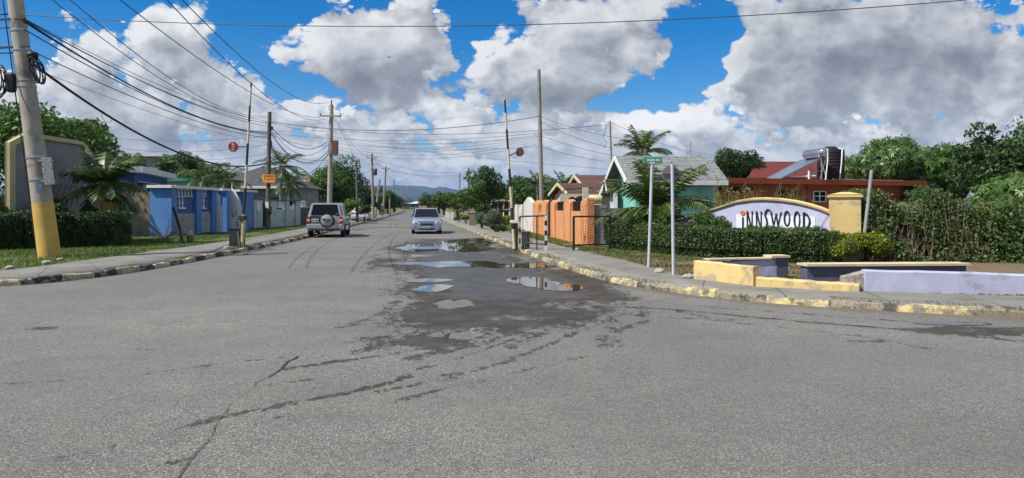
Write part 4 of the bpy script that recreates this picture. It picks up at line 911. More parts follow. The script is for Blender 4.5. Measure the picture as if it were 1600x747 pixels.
def fan_window(a0, a1, side, z0, z1):
    nrm = -e2 if side == 'street' else -e1
    f = (lambda a, z, o=0: bl(a, .45, z)+nrm*o) if side == 'street' else (lambda a, z, o=0: bl(.45, a, z)+nrm*o)
    w = MB().prism([f(a0, z0, .01), f(a1, z0, .01), f(a1, z1, .01), f(a0, z1, .01)], nrm*.02).build('window', darkm, bh)
    gm = MB(); c = (a0+a1)/2; hw = (a1-a0)/2; h = z1-z0
    for cx in (c-hw*.5, c+hw*.5):
        for k in range(11):
            an = math.pi*(.04+.92*k/10); L = min(h*.95, hw*.5/max(.2, abs(math.cos(an)))*1.0); gm.bar(f(cx+math.cos(an)*h*.12, z0+math.sin(an)*h*.12, .06), f(cx+math.cos(an)*L*.9, z0+math.sin(an)*L*.95, .06), .035)
        for rr_ in (.35, .7):
            pts = [f(cx+math.cos(math.pi*k/10)*hw*.5*rr_, z0+math.sin(math.pi*k/10)*h*rr_, .06) for k in range(11)]; gm.tube(pts, .016, 4)
    gm.bar(f(a0, z0, .06), f(a1, z0, .06), .05); gm.bar(f(a0, z1, .06), f(a1, z1, .06), .05); gm.build('window_grille', grillem, w)
fan_window(1.0, 6.6, 'street', 1.75, 2.95); fan_window(.7, 2.6, 'front', 1.4, 2.2); fan_window(3.4, 5.2, 'front', 1.4, 2.2)
pebble = mat('pebbledash', (.25, .21, .145), (.15, .12, .085), 14, .95, 1.0, 26, stain=(.07, .06, .05), sscale=1.4, samt=.5)
rwl = MB().wall((-21.0, 33.55), (-17.78, 33.5), .05, 2.30, .2).build('rubble_wall', pebble); tag(rwl, 'rough brown pebble-dashed wall between the palm and the blue wall', 'wall')
WX = -16.7
def uy(u): return -WX*F/(800-u)
bw = thing('blue_wall', (WX, 38, .1), 'blue street wall with white coping and white baluster openings on the left', 'wall')
def seg(name, u0, u1, z0, z1, x0, x1, m, parent=bw, bevel=0):
    y0, y1 = uy(u0), uy(u1); return MB().box(((x0+x1)/2, (y0+y1)/2, (z0+z1)/2), (abs(x1-x0), y1-y0, z1-z0)).build(name, m, parent, bevel=bevel)
MB().box((-17.22, 33.5, 1.27), (1.06, .3, 2.46)).build('end_pier', blue, bw)
MB().box((-17.22, 33.42, 2.56), (1.22, .5, .14)).build('coping', white, bw)
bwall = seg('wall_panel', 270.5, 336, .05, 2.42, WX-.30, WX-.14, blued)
for a, b in ((268.6, 276), (306.5, 314.5), (331, 337.4)): seg('pier', a, b, .05, 2.48, WX-.22, WX+.03, blue)
for a, b in ((344.6, 354.6), (375.8, 397)): seg('pier', a, b, .05, 2.46, WX-.32, WX, blue)
for a, b in ((268.9, 314.6), (314.7, 339), (343.5, 356.5), (371, 398.5)): seg('coping', a, b, 2.482, 2.62, WX-.42, WX+.16, white)
for a, b, z1 in ((276.6, 306, 1.22), (315.6, 330.6, 1.28)): seg('grey_panel', a, b, .16, z1, WX-.14, WX-.07, mat('grey_dash', (.36, .36, .37), (.27, .27, .28), 5, .9, .6, 40, stain=(.12, .12, .13), sscale=2, samt=.5))
def baluster(y, z0, z1, x=WX-.10):
    h = z1-z0; MB().lathe([(.05, 0), (.05, .06*h), (.028, .14*h), (.065, .42*h), (.035, .62*h), (.026, .82*h), (.05, .92*h), (.05, h)], (x, y, z0), 8).build('baluster', white, bw)
for k in range(6): baluster(uy(277.2+k*4.9), 2.10, 2.46)
for k in range(2): baluster(uy(283.0+k*5.0), 1.52, 2.08)
seg('baluster_sill', 280.5, 291, 1.45, 1.53, WX-.16, WX-.02, white); seg('baluster_sill', 276, 303, 2.075, 2.11, WX-.16, WX-.03, white)
for k in range(3): baluster(uy(316.0+k*3.6), 2.10, 2.46)
for k in range(2): baluster(uy(317.4+k*3.4), 1.78, 2.08); baluster(uy(317.4+k*3.4), 1.50, 1.78)
seg('baluster_sill', 315.6, 323.5, 1.45, 1.51, WX-.16, WX-.02, white)
seg('small_panel', 386, 391, .3, 1.3, WX, WX+.04, bpy.data.materials['grey_dash'])
# white gates in the blue wall
gate_w = mat('gate_white', (.82, .82, .81), (.76, .76, .75), 3, .6, 0, stain=(.5, .5, .5), sscale=2, samt=.4)
pg = thing('pedestrian_gate', (WX+.14, uy(337.5), .1), 'narrow white scrollwork gate standing open at the second bay of the blue wall', 'gate')
gy = uy(338); MB().prism([(WX+.0, gy, .15), (WX+.29, gy, .15), (WX+.29, gy, 1.55), (WX+.20, gy, 1.75), (WX+.08, gy, 2.30), (WX+.0, gy, 2.42)], (0, .04, 0)).build('gate_leaf', gate_w, pg)
sc = MB()
for k in range(9): sc.tube([(WX+.14+.10*math.sin(a), gy-.015, .32+k*.20+.08*math.cos(a)) for a in np.linspace(0, 5.2, 9)], .010, 4)
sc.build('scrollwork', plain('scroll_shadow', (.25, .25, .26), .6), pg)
fg = thing('driveway_gate', (WX+.4, uy(356), .1), 'white driveway gate with a tall fan crest, standing open by the blue wall', 'gate')
fo = Vector((WX+.0, uy(356.2), 0)); fd = Vector((.80, 0, 0))
def fp(s, z, o=0): return fo+fd*s+Vector((0, -o, z))
MB().prism([fp(0, .15), fp(1, .15), fp(1, 1.55), fp(.85, 1.95), fp(.55, 2.45), fp(.3, 2.70), fp(.12, 2.5), fp(0, 2.1)], (0, .035, 0)).build('gate_leaf', gate_w, fg)
fm = MB()
for k in range(7):
    a = R(30+k*20); fm.bar(fp(.38+.05*math.cos(a), .95, .02), fp(.38+math.cos(a)*(.5 if k < 4 else .34), .95+math.sin(a)*(1.55 if 2 < k < 6 else 1.15), .02), .010)
for k in range(5): fm.bar(fp(.02, .3+.17*k, .02), fp(.98, .3+.17*k, .02), .010)
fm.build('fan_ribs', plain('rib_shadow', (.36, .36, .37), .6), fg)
MB().tube([fp(.3, 2.68), fp(.3, 2.95)], [.03, .005], 6).build('finial', gate_w, fg)
for u0, d in ((344.8, .33), (376.5, .30)): y0 = uy(u0); MB().box((WX+d/2+.002, y0+.25, 1.24), (d, .45, 2.36)).build('projecting_pier', blue, bw)
# white and green wall beyond
mint_w = mat('pale_grey_paint', (.46, .53, .52), (.38, .45, .44), 1.8, .75, .1, 30, stain=(.2, .22, .21), sscale=1.5, samt=.4); teal = mat('teal_paint', (.02, .17, .15), (.018, .13, .12), 3, .6)
gw = thing('boundary_wall', (WX, 49, .1), 'pale grey-green street wall with a teal coping behind the wooden pole', 'wall')
seg('pier', 396.5, 410, .05, 2.02, WX-.3, WX+.02, mint_w, gw); seg('coping', 395.8, 410.6, 2.022, 2.10, WX-.36, WX+.08, teal, gw)
seg('wall_panel', 424, 465.5, .05, 1.36, WX-.24, WX-.08, mint_w, gw)
for a, b in ((422.6, 432.5), (446.8, 452), (462, 469)): seg('pier', a, b, .05, 1.97, WX-.3, WX+.02, mint_w, gw)
seg('coping', 421.8, 469.6, 1.972, 2.06, WX-.36, WX+.08, teal, gw)
for a, b in ((437, 446.6), (452.6, 461)): seg('stepped_panel', a, b, 1.45 if a < 440 else 1.30, 1.95 if a < 440 else 1.62, WX-.2, WX-.10, white, gw)
for a, b in ((432.8, 446), (452.2, 461.5)): seg('dark_opening', a, b, 1.37, 1.968, WX-.26, WX-.21, darkm, gw)
MB().prism([(WX+.03, uy(399.5), 1.9), (WX+.03, uy(406), 1.9), (WX+.03, uy(406), 1.35), (WX+.03, uy(404), 1.3), (WX+.03, uy(402.8), 1.0), (WX+.03, uy(401.3), 1.3), (WX+.03, uy(399.5), 1.35)], (.03, 0, 0)).build('pier_ornament', white, gw)
dwg = thing('iron_gate', (WX, uy(416.5), .1), 'dark iron gate in the gap of the pale wall behind the wooden pole', 'gate'); mb = MB()
for k in range(9): y_ = uy(410.6)+(uy(422.4)-uy(410.6))*k/8; mb.bar((WX-.15, y_, .2), (WX-.15, y_, 1.9), .03)
mb.bar((WX-.15, uy(410.6), .3), (WX-.15, uy(422.4), .3), .05); mb.bar((WX-.15, uy(410.6), 1.8), (WX-.15, uy(422.4), 1.8), .05); mb.build('bars', blackp, dwg)
MB().prism([(WX-.22, uy(410.5), .15), (WX-.22, uy(422.4), .15), (WX-.22, uy(422.4), 1.85), (WX-.22, uy(410.5), 1.85)], (.02, 0, 0)).build('sheet', darkm, dwg)
dw = thing('grey_wall', (-17.2, 57, .1), 'low dark grey wall with a small white lantern pier, left of the off-road car', 'wall')
MB().wall((-16.95, 53.7), (-17.6, 60), .05, 1.45, .2).build('wall_panel', mat('dark_grey_paint', (.085, .09, .09), (.06, .065, .065), 2, .8), dw)
MB().wall((-16.95, 53.7), (-17.6, 60), 1.453, 1.52, .26).build('coping', mint_w, dw)
q = MB(); q.box((-17.2, 56.0, 1.70), (.38, .38, .36)); q.build('lantern_pier', white, dw); MB().lathe([(.30, 0), (.26, .08), (.10, .18), (0, .2)], (-17.2, 56.0, 1.885), 10).build('pier_cap', white, dw)
# ================================================================ left boom barrier and street bits
def boom(name, base, top, label, segs, c1, c2, post_m, r=.055):
    t = thing(name, base, label, 'barrier'); b = Vector(base); tp = Vector(top); last = None
    for i in range(len(segs)-1):
        a0, a1 = segs[i], segs[i+1]; MB().tube([b.lerp(tp, a0), b.lerp(tp, a1)], r*(1-.45*a0), 10).build('boom_band', c1 if i % 2 == 0 else c2, t)
    return t, b, tp
cream = mat('cream_paint', (.62, .56, .36), (.50, .45, .28), 4, .7, 0, stain=(.2, .17, .1), sscale=5, samt=.5); bandb = mat('band_black', (.018, .018, .018), (.03, .03, .03), 6, .6)
BLb = Vector((-9.72, 24.5, .1)); BLt = Vector(P(392.5, 129, 24.6))
bb, b_, tp_ = boom('boom_barrier', BLb, BLt, 'raised black and cream boom pole beside the left kerb with a stop disc', [0, .20, .36, .50, .63, .76, .86, .97, 1.0], cream, bandb, None)
MB().box(BLb+Vector((-.02, .1, .55)), (.14, .14, 1.2)).build('post', mat('rusty_post', (.20, .14, .07), (.08, .06, .04), 5, .85), bb)
MB().box(BLb+Vector((.02, -.02, 1.08)), (.24, .20, .16)).build('pivot', mat('rust', (.09, .035, .02), (.05, .025, .015), 8, .9), bb, bevel=.02)
armz = b_.lerp(tp_, .61); sc_ = Vector(P(364.5, 229.3, 24.6)); MB().bar(armz, sc_+Vector((.15, 0, 0)), .03).build('sign_arm', trim, bb)
signred = mat('sign_red', (.30, .014, .022), (.24, .012, .018), 3, .5); redback = mat('sign_rust_back', (.10, .025, .018), (.05, .018, .014), 4, .8)
def octagon(c, r, d, m, name, parent, th=.012, rot=0):
    d = Vector(d).normalized(); s = d.cross(Vector((0, 0, 1))).normalized(); u = s.cross(d)
    return MB().prism([Vector(c)+s*r*math.cos(math.pi/8+rot+k*math.pi/4)+u*r*math.sin(math.pi/8+rot+k*math.pi/4) for k in range(8)], d*th).build(name, m, parent)
octagon(sc_, .205, (0, -1, 0), white, 'sign_rim', bb, .008); sgn = octagon(sc_+Vector((0, -.009, 0)), .19, (0, -1, 0), signred, 'stop_sign', bb, .008)
Mx = Matrix.Translation(sc_-BLb+Vector((0.01, -.024, 0))) @ Matrix.Rotation(R(90), 4, 'X') @ Matrix.Rotation(R(90), 4, 'Z')
textmesh('STOP', .135, white, 'sign_lettering', bb, Mx, .003, .85)
cbx = thing('counterweight_box', (-10.08, 24.9, .12), 'black metal box standing on the left pavement against the boom post', 'box')
MB().box((-10.08, 24.9, .44), (.40, .36, .62)).build('box', mat('box_black', (.03, .03, .032), (.018, .018, .02), 4, .6), cbx); MB().box((-10.08, 24.9, .765), (.43, .39, .03)).build('lid', blackp, cbx)
lb = MB().tube([(-9.70, 24.25, .12), Vector(P(368, 330, 25.4))], [.045, .035], 8).build('leaning_bar', bandb); tag(lb, 'black pole leaning from the foot of the left boom post', 'pole')
ls = MB().tube([G(285, 381.5, .1), Vector(G(285, 381.5, .1)).lerp(Vector(P(271, 324, 27.2)), .5)+Vector((.05, 0, 0)), P(270.5, 324, 27.4)], [.07, .055, .05], 8).build('leaning_stump', mat('burnt_wood', (.03, .024, .02), (.015, .012, .01), 6, .9)); tag(ls, 'dark leaning timber post on the grass in front of the blue wall', 'post')
bo = MB().lathe([(.13, 0), (.13, .26), (.155, .27), (.155, .36), (.10, .40), (.10, .47), (.0, .49)], G(297, 379, .11), 14).build('bollard', concrete); tag(bo, 'short grey concrete bollard on the grass left of the black box', 'bollard')
tw = thing('bare_bush', G(258, 374, .1), 'bare twiggy bush against the bright blue end pier', 'bush'); mb = MB(); g = random.Random(8); bx_ = Vector(G(258, 374, .1))
for i in range(26):
    a = g.uniform(0, 6.28); d = Vector((math.cos(a)*.9, math.sin(a)*.3, g.uniform(.4, 1.2))); p1 = bx_+d*.6; mb.tube([bx_, p1, p1+d*.5+Vector((g.uniform(-.4, .4), 0, .1))], [.012, .008, .003], 4, cap=False)
mb.build('twigs', MATS['bark'], tw)
# wooden pole with orange notice
woodp = mat('pole_wood', (.16, .145, .115), (.085, .075, .06), 3, .9, .4, 20, stain=(.25, .235, .2), sscale=2, samt=.4); woodg = mat('pole_wood_grey', (.30, .27, .22), (.20, .18, .15), 3, .9, .3, 20, stain=(.12, .11, .09), sscale=2, samt=.4)
WPb = Vector(G(418, 358, .12)); WPt = Vector((WPb.x+.14, WPb.y, 1.6+147/F*WPb.y))
def upole(name, b, t_, r, label, m, group=None, arms=(), extra=None):
    t = thing(name, b, label, 'utility pole', group); b = Vector(b); t_ = Vector(t_)
    MB().tube([b-Vector((0, 0, .2)), b.lerp(t_, .5), t_], [r, r*.88, r*.74], 12).build('shaft', m, t)
    for (f, L, ang) in arms:
        c = b.lerp(t_, f); d = Vector((math.cos(ang), math.sin(ang), 0)); MB().bar(c-d*L/2+Vector((0, -r-.03, 0)), c+d*L/2+Vector((0, -r-.03, 0)), .10, .10).build('cross_arm', m, t)
        for s in (-.46, .46): MB().lathe([(.025, 0), (.06, .04), (.035, .09), (.055, .13), (.0, .17)], c+d*L*s+Vector((0, -r-.03, .05)), 8).build('insulator', plain('porcelain', (.20, .12, .08), .3), t)
    return t
wp = upole('utility_pole', WPb, WPt, .155, 'dark wooden pole carrying the orange notice in front of the pale wall', woodp)
MB().box(WPb.lerp(WPt, .86)+Vector((.18, -.1, 0)), (.14, .14, .2)).build('cable_clamp', cablem, wp); MB().box(WPb.lerp(WPt, .72)+Vector((.16, -.1, 0)), (.10, .10, .5)).build('cable_clamp', cablem, wp)
MB().tube([WPb.lerp(WPt, f)+Vector((.14, -.12, 0)) for f in (.3, .5, .8, .95)], .025, 6).build('riser_cable', cablem, wp)
MB().box(WPb+Vector((.22, -.1, 1.2)), (.16, .14, .5)).build('meter_box', trim, wp)
MB().box(WPb+Vector((0.02, -.17, 1.55)), (.22, .02, .42)).build('paper_notice', white, wp)
no = Vector(P(420.3, 279.3, WPb.y-.22)); ns = MB().box(no, (.80, .02, .54)).build('notice_sign', mat('notice_yellow', (.80, .42, .05), (.72, .30, .035), 4, .6)); tag(ns, 'orange and yellow hand-lettered notice nailed to the dark wooden pole', 'sign')
MB().box(no+Vector((.02, -.014, -.18)), (.84, .012, .19)).build('notice_strip', mat('notice_orange', (.75, .13, .02), (.6, .10, .015), 4, .6), ns)
mk = MB(); g = random.Random(3)
for zc, n_, h_ in ((.17, 8, .12), (-.01, 5, .15)):
    for k in range(n_): xx = -.34+.68*(k+.5)/n_; mk.box(no+Vector((xx, -.016, zc+g.uniform(-.01, .01))), (.05*g.uniform(.6, 1.2), .008, h_*g.uniform(.7, 1))); mk.box(no+Vector((xx+.02, -.016, zc+g.uniform(-.04, .04))), (.07, .008, .025))
mk.build('red_lettering', plain('lettering_red', (.40, .02, .015), .5), ns)
mk = MB()
for k in range(8):
    if k == 3: mk.box(no+Vector((-.34+.68*(k+.5)/8, -.025, -.18)), (.05, .008, .02)); continue
    mk.box(no+Vector((-.34+.68*(k+.5)/8, -.025, -.18)), (.045, .008, .11))
mk.build('number_marks', plain('lettering_yellow', (.85, .62, .25), .5), ns)
# concrete pole with transformer
CPb = Vector((-13.45, 50.0, .12)); CPt = Vector(P(518, 164, 50.0))
cp = upole('utility_pole', CPb, CPt, .20, 'pale concrete pole with a brown box and short cross-arms behind the off-road car', mat('pole_pale', (.40, .37, .30), (.30, .275, .225), 2, .9), arms=((.905, 1.55, 0.12),))
MB().box(Vector(P(523.3, 231, 49.7)), (.42, .4, 1.05)).build('junction_box', mat('box_brown', (.19, .085, .045), (.13, .06, .035), 3, .7), cp)
MB().box(Vector(P(516, 232, 49.6)), (.22, .2, .8)).build('meter_box', steel, cp)
MB().tube([Vector(P(520, 245, 49.8)), Vector(P(528, 242, 49.5)), Vector(P(536, 243, 49.2))], .03, 6).build('lamp_bracket', steel, cp)
MB().tube([CPt-Vector((0, 0, .1)), CPt+Vector((0, 0, .35))], .05, 6).build('top_pin', trim, cp)
# ================================================================ right side
lav = mat('lavender_paint', (.46, .465, .60), (.385, .39, .52), 1.6, .75, .15, 30, stain=(.24, .24, .27), sscale=1.5, samt=.65, edge=(.55, .66)); yel2 = mat('yellow_paint', (.68, .50, .22), (.60, .44, .18), 1.8, .75, .15, 30, stain=(.34, .29, .20), sscale=2.2, samt=.75, edge=(.52, .60))
cream_top = mat('cream_top', (.62, .53, .32), (.52, .44, .28), 2, .8, .1, 30, stain=(.30, .27, .2), sscale=2.5, samt=.5); slate = mat('slate_paint', (.11, .12, .17), (.08, .085, .12), 1.6, .8, .1, 30); rubb = mat('broken_block', (.36, .34, .30), (.15, .14, .12), 12, .95, 1, 20)
# ---- name wall
NA = Vector((4.72, 24.1, .12)); NB = Vector((8.90, 18.95, .12)); nd = (NB-NA).normalized(); nn_ = Vector((nd.y, -nd.x, 0)); nn_ = nn_ if nn_.y < 0 else -nn_; NL = (NB-NA).length
def nw(s, z, o=0.0): return NA+nd*s+nn_*o+Vector((0, 0, z-.12))
def on_wall(u, v, o=0.0):
    """where the sight line of the photograph meets the wall face: s along, z up"""
    d = Vector(((u-800)/F, 1, (HZ-v)/F)); o3 = Vector((0, 0, CH)); A = NA+nn_*o; k = (A-o3).dot(nn_)/d.dot(nn_); p = o3+d*k; return ((p-NA).dot(nd), p.z)
top = [on_wall(u, v) for u, v in ((1060, 345), (1100, 333), (1125, 325), (1150, 317), (1175, 313.3), (1195, 312.6), (1220, 314), (1245, 317.5), (1265, 322.5), (1280, 327), (1299, 333.5))]
top = [(.35, top[0][1]-.05)]+[p for p in top if .4 < p[0] < NL-.05]+[(NL-.02, top[-1][1]-.02)]
iw = thing('name_wall', NA.lerp(NB, .5), 'lavender wall with an arched yellow coping and tall black lettering behind the right hedge', 'sign wall')
MB().prism([nw(.35, .05, -.2), nw(NL-.02, .05, -.2)]+[nw(s, z, -.2) for s, z in top[::-1]], nn_*.2).build('wall_panel', lav, iw)
cpm = MB()
n_ = len(top)
for s, z in top: cpm.v += [tuple(nw(s, z+.002, -.27)), tuple(nw(s, z+.002, .07)), tuple(nw(s, z+.055, .085)), tuple(nw(s, z+.085, -.1)), tuple(nw(s, z+.055, -.28))]
for i in range(n_-1):
    for k in range(5): cpm.f.append((i*5+k, i*5+(k+1) % 5, (i+1)*5+(k+1) % 5, (i+1)*5+k)); cpm.sm.append(k == 2)
cpm.f += [(4, 3, 2, 1, 0), tuple((n_-1)*5+k for k in range(5))]; cpm.sm += [False]*2
cpm.build('coping', yel2, iw)
pa = on_wall(1150.5, 336); pb = on_wall(1274, 339); pz0 = .25
wp_ = MB().prism([nw(pa[0], pz0, .003), nw(pb[0], pz0, .003), nw(pb[0], pb[1], .003), nw(pa[0], pa[1]+.02, .003)], nn_*.012).build('white_panel', mat('panel_white', (.72, .74, .80), (.62, .65, .74), 2, .6), iw)
inkm = plain('letter_black', (.012, .013, .018), .5); lm = None
def zl(x, y): return on_wall(1100+x/5.746, 290+y/5.746)
def letter(strokes, m=inkm):
    mb = MB()
    for i, (pts, w) in enumerate(strokes):
        ww = w if isinstance(w, (list, tuple)) else [w]*len(pts); q = [zl(*p) for p in pts]; n = len(q); L = []; Rr = []
        for k in range(n):
            a = Vector(q[max(k-1, 0)]); b = Vector(q[min(k+1, n-1)]); d = (b-a); 
            # width in the photograph's letter units turned to metres on the wall
            s = ww[k]*(zl(300, 300)[1]-zl(300, 301)[1])*.5; d = d.normalized(); nx = Vector((-d.y, d.x)); c = Vector(q[k]); L.append(c+nx*s); Rr.append(c-nx*s)
        o = .018+.0016*i; vs = [nw(p.x, p.y, o) for p in L]+[nw(p.x, p.y, o) for p in Rr]+[nw(p.x, p.y, o+.022) for p in L]+[nw(p.x, p.y, o+.022) for p in Rr]
        fs = []
        for k in range(n-1): fs += [(2*n+k, 3*n+k, 3*n+k+1, 2*n+k+1), (k, k+1, 2*n+k+1*1, 2*n+k) if False else (k, k+1, 2*n+k+1, 2*n+k), (n+k+1, n+k, 3*n+k, 3*n+k+1)]
        fs += [(0, 2*n, 3*n, n), (n-1, 2*n-1, 4*n-1, 3*n-1)]
        mb.add(vs, fs)
    return mb.build('letter', m, iw)
def arc(cx, cy, rx, ry, a0, a1, n=18): return [(cx+rx*math.cos(R(a0+(a1-a0)*k/n)), cy-ry*math.sin(R(a0+(a1-a0)*k/n))) for k in range(n+1)]
letter([([(354, 283), (354, 395)], 15)])
letter([([(394, 400), (392, 228)], [9, 13]), ([(392, 230), (436, 396)], [14, 12]), ([(436, 400), (437, 228)], 9)])
letter([([(478, 404), (475, 230)], [9, 13]), ([(475, 232), (518, 400)], [14, 12]), ([(518, 404), (518, 230)], 9)])
letter([([(592, 216), (572, 215), (556, 236), (553, 268), (566, 300), (572, 335), (566, 375), (552, 398), (540, 400)], [7, 12, 15, 16, 16, 16, 15, 11, 6]), ([(600, 222), (588, 216)], 6)])
letter([([(606, 236), (630, 360)], [14, 13]), ([(630, 362), (652, 250)], 8), ([(652, 250), (670, 362)], 13), ([(670, 364), (697, 236)], 8)])
letter([(arc(750, 295, 23, 64, 90, 270), [9]+[14]*17+[9]), (arc(750, 295, 23, 64, 90, -90), [9]+[10]*17+[9])])
letter([(arc(840, 308, 24, 73, 90, 270), [9]+[14]*17+[9]), (arc(840, 308, 24, 73, 90, -90), [9]+[10]*17+[9])])
letter([([(901, 240), (901, 402)], 17), ([(899, 240), (930, 262), (951, 300), (955, 330), (943, 364), (900, 404)], [9, 12, 15, 16, 14, 9])])
ds, dz = zl(352, 247); r_ = 22*(zl(300, 300)[1]-zl(300, 301)[1])
MB().prism([nw(ds+r_*math.cos(k*math.pi/10), dz+r_*math.sin(k*math.pi/10), .017) for k in range(20)], nn_*.022).build('letter_dot', plain('dot_orange', (.62, .12, .02), .5), iw)
# pillars
def pillar(c, w, h, label, cap=.12, m=yel2, rz=None):
    t = thing('sign_pillar', c, label, 'pillar'); rz = math.atan2(nd.y, nd.x) if rz is None else rz
    MB().box((0, 0, h/2-.1), (w, w, h+.2), 0).build('shaft', m, t, local=True); cp_ = MB(); cp_.box((0, 0, h+.05), (w+.09, w+.09, .065)); cp_.build('cap', m, t, local=True); MB().box((0, 0, h+.13), (w+.06, w+.06, .07), taper=.25).build('cap_top', m, t, local=True); t.rotation_euler.z = rz; return t
pillar(NB+nd*.36+nn_*.0, .70, 1.70, 'big yellow pillar at the right end of the lavender name wall', rz=R(-18))
pillar(Vector((4.55, 24.55, .12)), .60, 1.25, 'smaller orange-yellow pillar at the left end of the right hedge', m=mat('pillar_orange', (.66, .40, .14), (.58, .35, .12), 2, .75), rz=R(10))
# ---- hedges and planting round the sign
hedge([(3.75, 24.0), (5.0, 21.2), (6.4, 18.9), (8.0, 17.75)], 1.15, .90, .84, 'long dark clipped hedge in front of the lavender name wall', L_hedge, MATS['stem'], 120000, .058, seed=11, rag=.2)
gold = leafmat('leaf_goldtop', (.030, .055, .008), (.13, .18, .012), (.36, .34, .02), .25)
shrub((8.55, 17.75, .12), .72, .80, 'yellow-green bush between the long hedge and the yellow pillar', gold, 16000, .065, 12, 26, gap=.2, name='bush'); shrub((9.3, 17.7, .12), .62, .88, 'yellow-green bush right in front of the yellow pillar', gold, 12000, .065, 13, 22, gap=.2, name='bush')
shrub((5.0, 22.3, .12), .85, 1.75, 'loose green shrub in front of the small orange-yellow pillar', L_mid, 9000, .085, 31, 14)
shrub((6.15, 21.0, .12), .80, 1.42, 'loose green shrub rising above the hedge left of the lettering', L_mid, 7500, .085, 32, 14)
shrub((7.0, 20.0, .12), .30, 1.20, 'thin sprig of leaves poking above the hedge left of the lettering', L_mid, 700, .09, 33, 6)
shrub((8.5, 18.45, .12), .26, 1.22, 'thin sprig of leaves poking up in front of the letters', L_mid, 600, .08, 34, 6)
palm((5.1, 23.6, .12), 1.35, 'bushy palm with long drooping fronds in front of the mint house', L_palm, MATS['palmtrunk'], n=40, fl=2.2, seed=9, tr=.11, leaf=.60, droop=.75, lw=.058, per=30, upmin=-.15)
# ---- low planter walls at the corner
def slab(a, b, z0, z1, t, m, name, parent, off=0): return MB().wall(a, b, z0, z1, t).build(name, m, parent)
def rough_wall(a, b, z0, ztop, th, m, name, parent, seed=1, n=14, capm=None):
    """plan a->b, uneven top (list of heights)"""
    a = Vector((*a, 0)); b = Vector((*b, 0)); d = (b-a).normalized(); nr = Vector((d.y, -d.x, 0)); mb = MB(); g = random.Random(seed); k = 0
    hs = np.interp(np.linspace(0, 1, n), np.linspace(0, 1, len(ztop)), ztop)
    for i in range(n):
        p = a.lerp(b, i/(n-1)); h = hs[i]+g.uniform(-.008, .008)
        for o, z in ((th/2, z0), (th/2+g.uniform(-.006, .006), h-.02), (th/2-.02, h), (-th/2+.02, h+g.uniform(-.006, .006)), (-th/2, h-.02), (-th/2, z0)): mb.v.append(tuple(p+nr*o+Vector((0, 0, z))))
    for i in range(n-1):
        for j in range(5): q = i*6+j; mb.f.append((q, q+6, q+7, q+1)); mb.sm.append(False)
    mb.f += [tuple(range(6)), tuple((n-1)*6+j for j in range(6))[::-1]]; mb.sm += [False]*2
    return mb.build(name, m, parent)
pl1 = thing('planter_wall', (4.3, 13.2, .12), 'broken yellow corner planter wall with a lavender inner arm beside the pavement', 'low wall')
rough_wall((3.74, 13.78), (4.52, 12.6), .05, [.50, .50, .49, .475], .17, yel2, 'front_arm', pl1, 2)
rough_wall((4.52, 12.55), (6.0, 11.75), .05, [.30, .29, .275, .265, .26, .25], .24, yel2, 'broken_course', pl1, 3, 22)
rough_wall((3.98, 13.82), (5.55, 14.15), .05, [.47, .48, .49, .50], .18, lav, 'inner_arm', pl1, 4)
MB().wall((3.95, 13.82), (5.6, 14.16), .505, .535, .24).build('coping', cream_top, pl1); MB().box((5.55, 14.15, .30), (.26, .26, .50), rz=.2).build('end_block', slate, pl1); MB().box((5.50, 14.14, .56), (.42, .34, .045), rz=.2).build('end_cap', cream_top, pl1)
pl2 = thing('planter_wall', (7.1, 13.0, .12), 'dark slate low wall with a cream top behind the long lavender low wall', 'low wall')
MB().wall((5.6, 13.05), (8.75, 13.25), .05, .455, .26).build('wall_panel', slate, pl2); MB().wall((5.56, 13.05), (8.80, 13.25), .457, .50, .40).build('coping', cream_top, pl2)
pl3 = thing('planter_wall', (9.5, 11.4, .12), 'long lavender low wall running along the right pavement with a broken left end', 'low wall')
rough_wall((6.12, 11.85), (14.5, 10.35), .05, [.49, .475, .455, .44, .43, .42, .40], .2, lav, 'wall_panel', pl3, 6, 30)
rough_wall((5.82, 12.05), (6.16, 11.93), .05, [.36, .42, .47], .24, rubb, 'broken_end', pl3, 7, 6)
g = random.Random(5)
for k in range(4):
    x = 7.0+k*1.7+g.uniform(-.3, .3); 
for k, (x, y) in enumerate(((3.3, 15.2), (3.62, 13.95), (2.2, 22.9), (-11.9, 17.4), (-12.3, 18.5), (-11.8, 16.0), (-9.9, 23.6))):
    mb = MB(); s = .09+.05*g.random(); pr = [(s*.3, 0), (s, s*.25), (s*.85, s*.6), (s*.3, s*.8), (0, s*.82)]; mb.lathe(pr, (x, y, .11), 8, smooth=False); mb.v = [(a+g.uniform(-.02, .02), b+g.uniform(-.02, .02), c+g.uniform(-.01, .01)) for a, b, c in mb.v]
    o = mb.build('stone', concrete); tag(o, 'loose pale stone lying on the right-hand earth by the pavement' if x > 0 else 'loose pale stone lying on the left-hand grass by the pavement', 'stone', 'loose stones on the right verge' if x > 0 else 'loose stones on the left verge')
